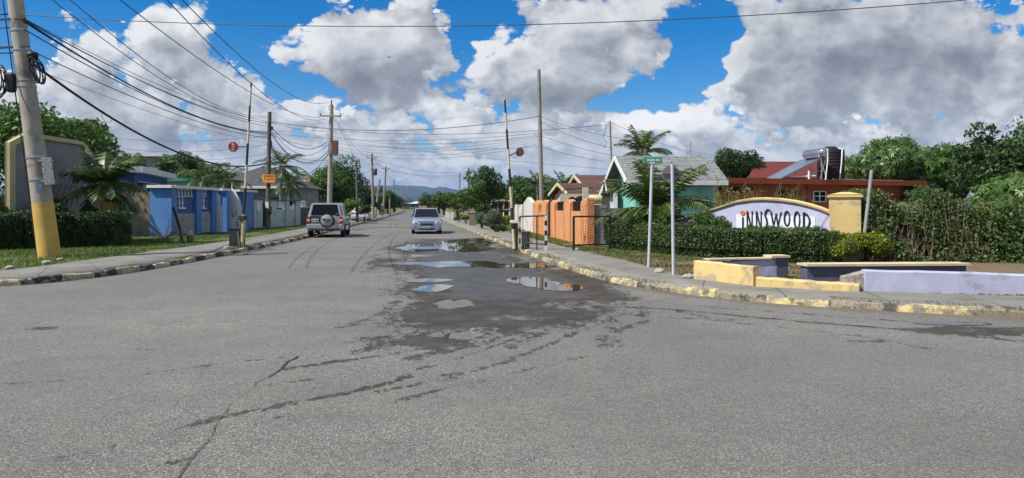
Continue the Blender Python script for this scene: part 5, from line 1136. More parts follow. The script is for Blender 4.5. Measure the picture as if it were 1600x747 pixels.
# ---- street name sign and the stop sign seen from behind
lilac = mat('lilac_post', (.50, .51, .58), (.42, .43, .50), 4, .5)
sb = Vector(G(1013, 417.5, .12)); st = Vector((sb.x+.09, sb.y, 1.6+(322-255)/F*sb.y)); ss = thing('street_name_sign', sb, 'green street name plate on a slim pale lilac post above the hedge', 'street sign')
MB().tube([sb-Vector((0, 0, .2)), st], .036, 12).build('post', lilac, ss); pc = Vector(P(1020, 250.2, sb.y)); gsn = plain('sign_green', (.02, .30, .16), .4)
fp_ = MB().box(pc, (.455, .02, .155), rz=.04).build('name_plate', gsn, ss, bevel=.004); MB().box(pc+Vector((-.185, -.013, 0)), (.05, .006, .10), rz=.04).build('emblem', plain('sign_yellow', (.62, .66, .05), .4), ss)
mk = MB(); g = random.Random(9); x = -.135
while x < .17:
    w = g.uniform(.016, .026)
    if abs(x-.055) > .016:
        mk.box(pc+Vector((x, -.0135+.04*x, .0)), (w*.35, .006, .058), rz=.04); mk.box(pc+Vector((x+w*.4, -.0135+.04*x, g.choice((-.02, 0, .02)))), (w*.5, .006, .012), rz=.04); mk.box(pc+Vector((x+w*.72, -.0135+.04*x, 0)), (w*.22, .006, .055), rz=.04)
    x += w*1.25
mk.build('white_lettering', white, ss); MB().box(Vector((st.x, st.y, st.z+.005)), (.12, .07, .05)).build('bracket', lilac, ss)
pb_ = Vector(G(1052.5, 430, .12)); pt_ = Vector((pb_.x-.03, pb_.y, 1.6+(322-256.5)/F*pb_.y)); bs = thing('stop_sign', pb_, 'grey back of an octagonal sign on a pale lilac post by the right pavement', 'road sign')
MB().tube([pb_-Vector((0, 0, .2)), pt_], .035, 12).build('post', lilac, bs); oc = Vector(P(1048, 271.5, pb_.y+.06)); face = octagon(oc, .19, (.10, 1, 0), plain('sign_metal', (.19, .19, .20), .45, .4), 'sign_plate', bs, .006)
octagon(oc+Vector((.001, .008, 0)), .187, (.10, 1, 0), signred, 'sign_face', bs, .004)
MB().bar(oc+Vector((-.175, -.012, -.02)), oc+Vector((.175, -.03, -.01)), .022, .03).build('cross_bracket', mat('rust', (.16, .07, .04), (.10, .04, .025), 8, .9), bs)
# ---- right boom barrier and pedestrian frames
RBb = Vector((.09, 23.9, .10)); RBt = Vector(P(788.5, 153, 23.9))
rb, b_, tp_ = boom('boom_barrier', RBb, RBt, 'raised black and cream boom pole on the right kerb with a rusty disc sign', [0, .13, .27, .41, .53, .66, .79, .90, .985, 1.0], cream, bandb, None, .058)
MB().box(RBb+Vector((.04, .10, .42)), (.16, .12, .95)).build('post', mat('brown_post', (.20, .135, .05), (.14, .09, .04), 5, .8), rb); MB().box(RBb+Vector((-.05, .0, .95)), (.22, .12, .12)).build('pivot', white, rb, bevel=.02)
ra_ = b_.lerp(tp_, .615); rs_ = Vector(P(812.5, 237.8, 23.9)); MB().bar(ra_, rs_-Vector((.1, 0, 0)), .035).build('sign_arm', trim, rb); octagon(rs_, .165, (-.5, -1, 0), redback, 'sign_disc', rb, .012)
bandw = mat('band_white', (.66, .64, .56), (.5, .48, .42), 5, .7)
def banded(parent, b, h, w, seq, name='banded_post'):
    for i in range(seq): MB().box(Vector(b)+Vector((0, 0, h*(i+.5)/seq)), (w, w, h/seq)).build(name, bandb if i % 2 else bandw, parent)
fr = thing('pedestrian_barrier', (.68, 23.0, .12), 'black and white pipe frame standing across the right pavement beside the boom', 'barrier')
fa = Vector((.27, 23.3, .12)); fb_ = Vector((1.13, 22.7, .12)); banded(fr, fa, .95, .055, 5); banded(fr, fb_, 1.16, .085, 7)
MB().tube([fa+Vector((.0, 0, 1.12)), fb_+Vector((0, 0, 1.16))], .028, 8).build('top_rail', trim, fr); MB().tube([fa+Vector((.22, -.12, .22)), fb_+Vector((0, 0, .20))], .024, 8).build('bottom_rail', trim, fr)
m0 = fa.lerp(fb_, .66); MB().tube([m0, m0+Vector((0, 0, 1.12))], .022, 8).build('upright', trim, fr); m1 = fa.lerp(fb_, .44); MB().tube([m1+Vector((0, 0, .2)), m1+Vector((0, 0, .60))], .014, 6).build('upright', trim, fr)
MB().tube([fa, fa+Vector((0, 0, 1.12))], .03, 8).build('upright', trim, fr); MB().box(m0+Vector((0, 0, .80)), (.05, .05, .10)).build('latch', trim, fr)
cg = thing('counterweight_basket', (.47, 23.35, .12), 'black caged weight beside the foot of the right boom pole', 'box'); MB().box((.47, 23.35, .42), (.27, .27, .60)).build('weight', plain('weight_black', (.016, .016, .016), .7), cg)
mb = MB()
for k in range(5):
    for s in (-1, 1): mb.bar((.34+.065*k, 23.205, .13), (.34+.065*((k+2*s) % 5), 23.205, .72), .012)
mb.build('mesh', plain('mesh_grey', (.12, .12, .12), .6), cg)
f2 = thing('pedestrian_barrier', (2.7, 22.9, .12), 'plain black pipe frame on the grass in front of the orange wall', 'barrier'); p0 = Vector((2.05, 22.6, .12)); p1 = Vector((3.35, 23.2, .12))
MB().box(p0+Vector((0, 0, .56)), (.075, .075, 1.16)).build('post', blackp, f2); MB().tube([p0+Vector((0, 0, 1.13)), p1+Vector((0, 0, 1.13))], .028, 8).build('top_rail', blackp, f2); MB().tube([p0+Vector((0, 0, .18)), p1+Vector((0, 0, .18))], .024, 8).build('bottom_rail', blackp, f2); MB().tube([p1, p1+Vector((0, 0, 1.15))], .03, 8).build('upright', blackp, f2)
# ---- orange wall
def orange_mat():
    t = NT('orange_render'); co = t.coord(); mp = t.new('ShaderNodeMapping'); t.l.new(co, mp.inputs[0]); mp.inputs['Scale'].default_value = (1, 1, 1)
    c = t.mix(t.ramp(t.noise(co, 2, 5, .6), .3, .7), (.68, .315, .135), (.59, .26, .105)); c = t.mix(t.ramp(t.noise(co, 1.3, 6, .7), .6, .7, 0, .4), c, (.44, .24, .13))
    h = t.noise(co, 13, 3, .7, .8); c = t.mix(t.ramp(h, .45, .62, 0, .35), c, (.46, .20, .085)); t.put(t.bsdf.inputs['Base Color'], c); t.set(Roughness=.9); t.bump(h, 1.0, .05); return t.m
orange = orange_mat()
OA = Vector((2.74, 24.9, .12)); OB = Vector((1.52, 34.6, .12)); od = (OB-OA).normalized(); on = Vector((-od.y, od.x, 0)); on = on if on.x < 0 else -on; OLn = (OB-OA).length
def os_(u):
    """distance along the wall that lies in the direction of picture column u"""
    k = (u-800)/F; return (OA.x-k*OA.y)/(k*od.y-od.x)
def ow(s, z, o=0): return OA+od*s+on*o+Vector((0, 0, z-.12))
ot = thing('orange_wall', OA.lerp(OB, .35), 'orange rough-cast street wall with pointed piers and black grilles on the right', 'wall')
def opier(s0, s1, z, parent, th=.26):
    c = (s0+s1)/2; MB().prism([ow(s0, .0, -th), ow(s1, .0, -th), ow(s1, z-.10, -th), ow(c, z+.02, -th), ow(s0, z-.10, -th)], on*(th+.035)).build('pier', orange, parent)
    rb_ = MB(); k = 0; zz = .05
    while zz < z-.18:
        for s_, d_ in ((s0, 1), (s1, -1)):
            a = ow(s_+d_*.02, zz, .036); b = ow(s_+d_*min(.17, (s1-s0)*.45), zz+.10, .044); rb_.bar(a, b, .042, .07)
        zz += .105
    rb_.build('pier_ribs', orange, parent)
s_near = [(0, os_(909)), (os_(892.5), os_(882)), (os_(868.5), os_(861.5))]
for s0, s1 in s_near: opier(s0, s1, 1.86, ot)
for i in range(2):
    a, b = s_near[i][1], s_near[i+1][0]; MB().prism([ow(a, 0, -.2), ow(b, 0, -.2), ow(b, 1.40, -.2), ow(a, 1.40, -.2)], on*.2).build('wall_panel', orange, ot)
    gm = MB(); n_ = 14
    for k in range(n_+1): s = a+(b-a)*k/n_; gm.bar(ow(s, 1.40, -.1), ow(s, 1.80, -.1), .05)  # real grille, bars thick and close to imitate the shade behind it
    for z in (1.48, 1.62, 1.77): gm.bar(ow(a, z, -.1), ow(b, z, -.1), .03)
    gm.build('grille', blackp, ot)
# ribs on the end face that looks at the camera
rb_ = MB(); zz = .1; ex = -od
fr_ = MB().box(OA+Vector((.13, -.02, .80)), (.28, .10, 1.76), rz=math.atan2(-on.y, -on.x)).build('end_face', orange, ot)
while zz < 1.68:
    for sg in (1, -1):
        c = OA+(-on)*(.13)+ex*.075; rb_.bar(c+(-on)*(.01*sg)+Vector((0, 0, zz)), c+(-on)*(.13*sg)+Vector((0, 0, zz+.09)), .045, .05)
    zz += .105
rb_.build('end_ribs', orange, ot)
MB().prism([OA+(-on)*(-.02)+ex*.06+Vector((0, 0, 1.5)), OA+(-on)*.27+ex*.06+Vector((0, 0, 1.5)), OA+(-on)*.27+ex*.06+Vector((0, 0, 1.68)), OA+(-on)*.13+ex*.06+Vector((0, 0, 1.80)), OA+(-on)*(-.02)+ex*.06+Vector((0, 0, 1.70))], ex*-.2).build('end_cap', orange, ot)
og = thing('driveway_gate', ow(os_(858), .12), 'black sheet gate between the orange wall and the orange gate pier', 'gate'); a, b = os_(861.3), os_(855.3)
MB().prism([ow(a, .1, -.1), ow(b, .1, -.1), ow(b, 1.82, -.1), ow((a+b)/2, 1.98, -.1), ow(a, 1.82, -.1)], on*.04).build('gate_leaf', plain('gate_black', (.016, .016, .018), .5), og); mb = MB()
for k in range(6): s = a+(b-a)*(k+.5)/6; mb.bar(ow(s, .12, -.05), ow(s, 1.8, -.05), .03)
mb.build('gate_bars', blackp, og)
op_ = thing('gate_pier', ow(os_(846), .12), 'separate orange gate pier with a small dark slot, left of the black gate', 'gate pier'); a, b = os_(855), os_(835); c1, c2 = a+(b-a)*.36, a+(b-a)*.60
opier(a, c1, 1.88, op_, .3); opier(c2, b, 1.88, op_, .3); MB().prism([ow(c1, 0, -.26), ow(c2, 0, -.26), ow(c2, 1.30, -.26), ow(c1, 1.30, -.26)], on*.26).build('wall_panel', orange, op_); MB().prism([ow(c1, 1.66, -.26), ow(c2, 1.66, -.26), ow(c2, 1.80, -.26), ow(c1, 1.80, -.26)], on*.26).build('lintel', orange, op_)
# white panelled wall farther along
ww = thing('white_wall', (.7, 39, .12), 'white panelled wall with a pointed pier, left of the orange gate pier', 'wall'); whw = mat('white_weathered', (.64, .62, .56), (.52, .50, .45), 2, .8, .3, 30, stain=(.30, .22, .14), sscale=1.4, samt=.6)
def os2(u): return os_(u)
a, b = os_(834), os_(806)
MB().prism([ow(a, .0, -.2), ow(b, .0, -.2), ow(b, 1.50, -.2), ow(a, 1.50, -.2)], on*.12).build('wall_panel', whw, ww)
for u0, u1, z in ((834, 831.5, 1.72), (816.5, 813.5, 1.70), (809, 805.5, 1.70)): MB().prism([ow(os_(u0), 0, -.22), ow(os_(u1), 0, -.22), ow(os_(u1), z, -.22), ow(os_(u0), z, -.22)], on*.26).build('pier', whw, ww)
c0_, c1_ = os_(830.5), os_(817.5); MB().prism([ow(c0_, 0, -.24), ow(c1_, 0, -.24), ow(c1_, 1.78, -.24), ow((c0_+c1_)/2, 2.12, -.24), ow(c0_, 1.78, -.24)], on*.22).build('pointed_panel', whw, ww)
# grey wall at the near end of the orange wall
gyw = thing('concrete_wall', (4.0, 25.2, .12), 'stained grey concrete wall joining the near end of the orange wall', 'wall'); MB().wall((3.03, 25.0), (5.35, 25.5), .05, 1.52, .18).build('wall_panel', mat('stained_concrete', (.36, .36, .34), (.25, .25, .24), 2.2, .9, .4, 30, stain=(.06, .065, .06), sscale=1.6, samt=.7, edge=(.48, .62)), gyw); MB().wall((3.03, 25.0), (3.48, 25.1), 1.523, 1.64, .20).build('raised_end', concrete, gyw)
# ================================================================ houses on the right
mintp = mat('mint_paint', (.20, .50, .41), (.17, .44, .36), 1.4, .7, 0, stain=(.32, .50, .45), sscale=1.0, samt=.35); fascia = mat('fascia_white', (.70, .70, .68), (.6, .6, .58), 3, .7)
def shingle(name, c1, c2, sx, sy, gapc=None, rough=.85):
    if name in _M: return _M[name]
    t = NT(name); uv = t.new('ShaderNodeUVMap', uv_map='UVMap').outputs[0]; br = t.new('ShaderNodeTexBrick'); t.l.new(uv, br.inputs[0]); br.inputs['Color1'].default_value = rgba(c1); br.inputs['Color2'].default_value = rgba(c2); br.inputs['Mortar'].default_value = rgba(gapc or tuple(x*.35 for x in c1))
    br.inputs['Scale'].default_value = 1; br.inputs['Brick Width'].default_value = sx; br.inputs['Row Height'].default_value = sy; br.inputs['Mortar Size'].default_value = .022; br.inputs['Mortar Smooth'].default_value = .4
    co = t.coord(); c = t.mix(t.ramp(t.noise(co, 1.4, 6, .65), .4, .65, 0, .5), br.outputs[0], tuple(x*.55 for x in c1)); c = t.mix(t.ramp(t.noise(co, 6, 4, .6), .5, .7, 0, .4), c, tuple(min(1, x*1.35) for x in c2))
    t.put(t.bsdf.inputs['Base Color'], c); t.set(Roughness=rough); b = t.new('ShaderNodeBump'); b.inputs['Strength'].default_value = .7; b.inputs['Distance'].default_value = .03; t.put(b.inputs['Height'], t.math('SUBTRACT', 1.0, br.outputs['Fac'])); t.l.new(b.outputs[0], t.bsdf.inputs['Normal']); t.m; _M[name] = t.m; return t.m
def roof_plane(q, m, name, parent, th=.10):
    """quad eave-left, eave-right, ridge-right, ridge-left with UVs in metres"""
    q = [Vector(p) for p in q]; w = (q[1]-q[0]).length; h = (q[3]-q[0]).length; n = (q[1]-q[0]).cross(q[3]-q[0]).normalized(); n = n if n.z > 0 else -n
    mb = MB(); mb.uv = [(0, 0), (w, 0), (w, h), (0, h)]*2; mb.add([p for p in q]+[p-n*th for p in q], [(0, 1, 2, 3), (7, 6, 5, 4), (0, 4, 5, 1), (1, 5, 6, 2), (2, 6, 7, 3), (3, 7, 4, 0)]); return mb.build(name, m, parent)
grsh = shingle('grey_shingle', (.19, .20, .195), (.25, .26, .25), .9, .22); brt = shingle('brown_tile', (.085, .040, .030), (.125, .060, .044), .55, .34)
m1_ = Vector((.989, .145, 0)); E0 = Vector((5.27, 31.3, 2.84)); R0 = Vector((5.03, 33.3, 4.07)); ML = 4.95; kf = 1.55; E2 = R0+(R0-E0)*kf; E2.z = R0.z-(R0.z-E0.z)*kf
mh = thing('mint_house', (7.6, 34, .12), 'mint-green house with a pale grey shingled gable roof behind the palm', 'house')
roof_plane([E0, E0+m1_*ML, R0+m1_*ML, R0], grsh, 'roof', mh, .07); roof_plane([E2+m1_*ML, E2, R0, R0+m1_*ML], grsh, 'roof', mh, .07)
sl_ = (E0-R0); slu = sl_.normalized(); sl2 = (E2-R0).normalized(); dn = Vector((0, 0, -1))
# walls set in from the eaves
wa = E0-slu*.45+m1_*.55; wb_ = E0-slu*.45+m1_*(ML-.35); wc = E2-sl2*.35+m1_*.55; rz_ = R0+m1_*.55
MB().prism([Vector((wa.x, wa.y, .05)), Vector((wc.x, wc.y, .05)), wc-Vector((0, 0, .12)), rz_-Vector((0, 0, .14)), wa-Vector((0, 0, .12))], m1_*(ML-.9)).build('wall', mintp, mh)
fa_ = MB(); fa_.bar(E0+dn*.14+Vector((0, -.03, 0)), E0+m1_*ML+dn*.14+Vector((0, -.03, 0)), .05, .24); fa_.build('eave_fascia', fascia, mh)
bg = MB(); bg.bar(E0-m1_*.02+dn*.12, R0-m1_*.02+dn*.10, .05, .20); bg.build('barge_board', fascia, mh); bg = MB(); bg.bar(R0-m1_*.025+dn*.10, E2-m1_*.02+dn*.12, .05, .20); bg.build('barge_board', fascia, mh)
# small porch with lace curtains on the street side
pc_ = R0+(E2-R0)*.66-m1_*.1; pz = Vector((pc_.x, pc_.y, 0)); wn = MB().box((pz.x+.45, pz.y-1.1, 1.62), (.14, .95, 1.2)).build('porch_window', mat('lace_curtain', (.50, .48, .62), (.70, .70, .72), 7, .8, stain=(.22, .20, .36), sscale=3, samt=.6), mh); MB().box((pz.x+.44, pz.y-1.1, 2.25), (.22, 1.2, .14)).build('window_head', fascia, wn)
for dy in (-.56, .56): MB().box((pz.x+.43, pz.y-1.1+dy, 1.62), (.2, .10, 1.2)).build('window_jamb', fascia, wn)
gp0 = Vector((pz.x+.02, pz.y-1.75, 2.28)); gp1 = Vector((pz.x+.02, pz.y-.35, 2.28)); ga = Vector((pz.x+.02, pz.y-1.0, 2.85)); MB().prism([gp0, gp1, ga], m1_*.5).build('porch_gable', brt, mh); bgd = MB(); bgd.bar(gp0-m1_*.03, ga-m1_*.03, .05, .09); bgd.bar(ga-m1_*.06, gp1-m1_*.06, .05, .09); bgd.build('porch_trim', fascia, mh)
MB().tube([R0+m1_*3.9+Vector((0, 0, -.1)), R0+m1_*3.9+Vector((0, 0, .75))], .025, 6).build('vent_pipe', concrete, mh)
# brown tiled pair of roofs
bhs = thing('brown_roofed_house', (4.2, 40, .12), 'cream bungalow with two stepped brown-tiled roofs behind the orange wall', 'house'); cr = mat('cream_wall', (.58, .52, .40), (.48, .43, .33), 2, .8)
def tiled(rl, rr, el, er, z_r, z_e, Yr, Ye, depth):
    a = Vector(((rl-800)/F*Yr, Yr, z_r)); b = Vector(((rr-800)/F*Yr, Yr, z_r)); c = Vector(((el-800)/F*Ye, Ye, z_e)); L = (b-a).length+depth; d = Vector((.989, .145, 0))
    roof_plane([c, c+d*L, a+d*L, a], brt, 'roof', bhs, .08); e2_ = a+(a-c); e2_.z = z_e; roof_plane([e2_+d*L, e2_, a, a+d*L], brt, 'roof', bhs, .08)
    q = MB(); q.bar(c-d*.03+dn*.06, a-d*.03+dn*.06, .06, .16); q.build('barge_board', cream_top, bhs); q = MB(); q.bar(a-d*.033+dn*.06, e2_-d*.03+dn*.06, .06, .16); q.build('barge_board', cream_top, bhs); q = MB(); q.bar(c+dn*.1, c+d*L+dn*.1, .05, .14); q.build('eave_fascia', cream_top, bhs)
    i_ = d*.3; s = (a-c)*.12; g0 = c+i_+s; g1 = e2_+i_-Vector((s.x, s.y, -s.z)); r_ = a+i_-Vector((0, 0, .15))
    MB().prism([Vector((g0.x, g0.y, .05)), Vector((g1.x, g1.y, .05)), g1-Vector((0, 0, .16)), r_, g0-Vector((0, 0, .16))], d*(L-.6)).build('wall', cr, bhs); return c, d, L
c_, d_, L_ = tiled(897.5, 943, 917, 942, 3.52, 2.53, 42, 38.6, 2.4); tiled(871.5, 895, 887, 912, 2.92, 2.31, 39, 36.8, .9)
for k, (u, w, z) in enumerate(((908, .8, 2.05), (894, .6, 2.0))):
    Y = 36.3; x = (u-800)/F*Y; pts = [(x-w/2, Y, .3), (x+w/2, Y, .3), (x+w/2, Y, z-.3)]+[(x+w/2*math.cos(a), Y, z-.3+.4*math.sin(a)) for a in np.linspace(0.2, math.pi-.2, 7)]+[(x-w/2, Y, z-.3)]
    ar = MB().prism([Vector((px_-.0, py_, pz_)) for px_, py_, pz_ in pts], (0, .02, 0)).build('arched_opening', darkm, bhs)
MB().prism([Vector(((875-800)/F*36.4, 36.42, .1)), Vector(((921-800)/F*36.4, 36.42, .1)), Vector(((921-800)/F*36.4, 36.42, 2.2)), Vector(((875-800)/F*36.4, 36.42, 2.2))], (0, .12, 0)).build('porch_wall', cr, bhs)
MB().box(Vector(P(914.5, 312, 36.0)), (.30, .2, 1.3)).build('porch_column', cr, bhs)
tk = thing('water_drum', P(930.5, 312, 31.0), 'cream cylindrical drum lying on its side between the orange wall and the mint house', 'drum'); c = Vector(P(930.5, 311.5, 31.0)); MB().lathe([(0, -.30), (.17, -.29), (.19, -.26), (.19, .26), (.17, .29), (0, .30)], c, 16, 'X').build('drum_shell', cream_top, tk); mb = MB(); mb.box(c+Vector((0, 0, -.95)), (.5, .3, 1.5)); mb.build('plinth', cr, tk)
# orange-brown flat-roofed house
obr = mat('orange_brown_paint', (.34, .115, .040), (.28, .095, .034), 1.2, .8, 0, stain=(.20, .075, .03), sscale=.7, samt=.5); obf = mat('roof_red_edge', (.36, .075, .022), (.28, .06, .02), 1.5, .7)
HA = Vector((10.75, 36.1, .12)); HB = Vector((25.2, 41.3, .12)); hd = (HB-HA).normalized(); hn = Vector((hd.y, -hd.x, 0)); HLn = (HB-HA).length
def hw_(s, z, o=0): return HA+hd*s+hn*o+Vector((0, 0, z-.12))
def hs(u, o=0): k = (u-800)/F; A = HA+hn*o; return (A.x-k*A.y)/(k*hd.y-hd.x)
oh = thing('flat_roofed_house', (18, 40, .12), 'orange-brown house with a red-edged flat roof behind the name wall', 'house')
MB().prism([hw_(0, .05, -.6), hw_(HLn-1.2, .05, -.6), hw_(HLn-1.2, 2.82, -.6), hw_(0, 2.82, -.6)], -hn*7).build('wall', obr, oh); MB().prism([hw_(-.2, 2.822, .0), hw_(HLn, 2.822, 0), hw_(HLn, 3.12, 0), hw_(-.2, 3.12, 0)], -hn*8).build('roof', obf, oh)
def win(u0, u1, z0, z1, name='window', m=darkm, framed=False, bars=0):
    a, b = hs(u0, -.6), hs(u1, -.6); w = MB().prism([hw_(a, z0, -.59), hw_(b, z0, -.59), hw_(b, z1, -.59), hw_(a, z1, -.59)], hn*.02).build(name, m, oh)
    f = MB()
    if framed:
        for s in (a, (a+b)/2, b): f.bar(hw_(s, z0, -.55), hw_(s, z1, -.55), .06)
        for z in (z0, z0+(z1-z0)*.55, z1): f.bar(hw_(a, z, -.55), hw_(b, z, -.55), .05)
        f.build('window_frame', white, w)
    if bars:
        for k in range(bars+1): s = a+(b-a)*k/bars; f.bar(hw_(s, z0, -.55), hw_(s, z1, -.55), .025)
        f.build('louvres', plain('louvre_green', (.05, .09, .045), .5), w)
win(1118, 1176, 2.42, 2.64, 'vent_slit'); win(1215, 1246, 1.85, 2.48, bars=7); win(1270, 1289, 1.85, 2.44, framed=True, m=glass)
for u in (1262, 1330): s = hs(u, -.55); MB().tube([hw_(s, .3, -.54), hw_(s, 2.8, -.54)], .05, 8).build('downpipe', obr, oh)
MB().bar(hw_(hs(1310), 3.135, -.4), hw_(hs(1420), 3.135, -.4), .05).build('roof_pipe', white, oh)
# solar water heater on the roof
sw_ = thing('solar_water_heater', P(1245, 278, 39.2), 'solar water heater with a slanting glass collector and steel drum on the flat roof', 'solar heater')
q = [Vector(P(1199, 278.2, 38.6)), Vector(P(1220, 278.2, 37.6)), Vector(P(1281, 247.5, 39.0)), Vector(P(1253, 249.5, 40.2))]; qn = (q[1]-q[0]).cross(q[3]-q[0]).normalized(); qn = qn if qn.z > 0 else -qn
cl_ = MB().prism(q, -qn*.07).build('collector', plain('collector_glass', (.16, .20, .27), .18, .3, .8), sw_); fr3 = MB()
for i in range(4): fr3.bar(q[i]-qn*.03, q[(i+1) % 4]-qn*.03, .05, .09)
fr3.build('collector_frame', steel, sw_)
t0_, t1_ = Vector(P(1257.5, 242.5, 39.8)), Vector(P(1290, 238.2, 38.8)); ax = (t1_-t0_).normalized(); sdv = ax.cross(Vector((0, 0, 1))).normalized()
MB().tube([t0_-ax*.06, t0_, t0_+ax*.08, t1_-ax*.08, t1_, t1_+ax*.05], [.15, .24, .275, .275, .25, .15], 22).build('drum', plain('polished_steel', (.62, .63, .66), .14, 1.0), sw_); MB().tube([t1_+ax*.05, t1_+ax*.09], .13, 14).build('end_cap', blackp, sw_)
lg = MB()
for a_, b_2 in (((1283, 246, 38.8), (1284, 281, 38.8)), ((1266, 250, 39.8), (1268, 280, 39.8)), ((1283, 252, 38.8), (1292, 281, 38.7)), ((1291, 246, 38.9), (1281, 280, 38.9))): lg.bar(P(*a_), P(*b_2), .045)
lg.bar(P(1267, 266, 39.8), P(1285, 268, 38.8), .04); lg.build('support_legs', steel, sw_); pp = MB()
pp.tube([P(1293, 232, 38.6), P(1293.5, 250, 38.6), P(1290, 281, 38.6)], .04, 8); pp.tube([P(1264, 267, 38.4), P(1264, 280.5, 38.4)], .06, 8); pp.tube([P(1228, 277, 38.2), P(1274, 275, 38.6)], .05, 8); pp.build('white_pipes', white, sw_)
bt_ = thing('water_tank', P(1297.5, 281, 40.0), 'tall black ribbed water tank standing on the flat roof beside the solar heater', 'water tank'); c = Vector(P(1298, 281, 40.2)); c.z = 3.12
pr = [(.0, 0), (.72, 0)]
for k in range(9): z = .08+k*.185; pr += [(.74, z), (.74, z+.13), (.728, z+.14), (.728, z+.17)]
pr += [(.72, 1.78), (.62, 1.86), (.30, 1.92), (.28, 1.98), (0, 1.99)]; MB().lathe(pr, c, 28).build('tank_shell', plain('tank_black', (.012, .012, .013), .65, spec=.25), bt_)
tp = MB(); tp.tube([P(1310, 232, 39.6), P(1316, 233, 39.3), P(1315, 255, 39.3), P(1312, 281, 39.3), P(1304, 281.5, 39.2)], .04, 8); tp.build('overflow_pipe', white, bt_)
rr_ = thing('red_roofed_house', (25, 62, .1), 'house with a dark red corrugated roof beyond the flat-roofed house', 'house'); rrm = shingle('red_corrugated', (.125, .018, .014), (.165, .026, .018), 9, .28)
a = Vector(P(1168, 278, 58)); b = Vector(P(1300, 278, 58)); c = Vector(P(1300, 252.5, 62)); d = Vector(P(1182, 252.5, 62)); roof_plane([a, b, c, d], rrm, 'roof', rr_); MB().box(((a.x+b.x)/2, 62, (a.z)/2), ((b.x-a.x)*.92, 6, a.z-.2)).build('wall', cr, rr_)
# ---- overgrown fence on the right
ft = thing('overgrown_fence', (11.5, 18.3, .1), 'tangled creeper over a wire fence with dry canes right of the yellow pillar', 'thicket'); g = np.random.default_rng(4)
N = 64000; x = g.uniform(9.35, 18.5, N); yb = 18.9-.10*(x-9.5)+.5*(fbm(x*.8, x*0, 4)-.5); top_ = np.interp(x, [9.3, 10.2, 11.0, 12.2, 13.2, 14.5, 18.5], [1.8, 1.85, 1.6, 1.8, 1.6, 1.6, 1.7])+1.35*(fbm(x*1.5, x*0+3, 7, 5)-.5); z = .1+top_*g.uniform(0, 1, N)**.82
dens_ = fbm(x*1.2, z*1.5, 8, 4); keep = (dens_ > np.interp(x, [9.4, 10.6, 12.2, 12.8], [.45, .44, .36, .18])+.0) | ((z > top_*.8) & (dens_ > .36)); y = yb+g.normal(size=N)*.28-.35*(1-z/top_)
p = np.stack([x, y, z], 1)[keep]; V = leafquads(p, np.tile([-.2, -.8, .5], (len(p), 1)), .085, .6, .3, .8); ti = np.clip(.1+.8*fbm(p[:, 0]*1.3, p[:, 2]*1.3, 31, 3)+RNG.normal(size=len(p))*.2, 0, 1)
rawmesh('creeper_leaves', V, 4, L_olive if False else leafmat('leaf_creeper', (.022, .044, .010), (.058, .105, .022), (.15, .19, .05), .25), ft, ti, (11.5, 18.3, .1))
mb = MB(); gg = random.Random(6)
for i in range(420):
    xx = gg.uniform(9.4, 12.6) if gg.random() < .9 else gg.uniform(12.6, 18); yy = 18.75-.10*(xx-9.5)+gg.uniform(-.25, .35)-.2; h = gg.uniform(.7, 1.85); ln = gg.uniform(-.45, .45)
    mb.tube([(xx, yy, .05), (xx+ln*.4, yy+gg.uniform(-.1, .1), h*.5), (xx+ln+gg.uniform(-.15, .15), yy+gg.uniform(-.2, .2), h)], [gg.uniform(.006, .014), .008, .003], 4, cap=False)
mb.build('dry_canes', MATS['drystem'], ft); mb = MB()
for i in range(22):
    xx = gg.uniform(9.4, 12.8); p_ = [Vector((xx, 18.5-.1*(xx-9.5), gg.uniform(.2, 1)))]
    for k in range(6): p_.append(p_[-1]+Vector((gg.uniform(-.3, .3), gg.uniform(-.05, .05), gg.uniform(-.05, .4))))
    mb.tube(p_, .012, 4, cap=False)
mb.build('vine_stems', MATS['bark'], ft); mb = MB()
for k in range(5): mb.tube([(9.9+2.0*k, 18.85-.2*k, .0), (9.9+2.0*k, 18.85-.2*k, 1.75)], .03, 8)
mb.build('fence_posts', MATS['stem'], ft); wm = MB()
for k in range(30): wm.bar((9.9+.27*k, 18.88-.027*k, .2), (9.9+.27*k+.8, 18.88-.027*k-.08, 1.7), .008); wm.bar((9.9+.27*k+.8, 18.885-.027*k-.08, .2), (9.9+.27*k, 18.885-.027*k, 1.7), .008)
wm.build('wire_mesh', steel, ft)
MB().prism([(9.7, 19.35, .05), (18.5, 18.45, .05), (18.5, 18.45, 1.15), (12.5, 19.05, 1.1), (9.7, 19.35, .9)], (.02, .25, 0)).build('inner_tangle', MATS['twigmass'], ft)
pp_ = MB().tube([P(1346.5, 405, 18.0), P(1362, 266, 18.2)], .045, 10).build('fence_pole', mat('pole_pipe', (.30, .31, .31), (.22, .22, .21), 5, .6)); tag(pp_, 'leaning grey metal pole between the yellow pillar and the creeper fence', 'pole')
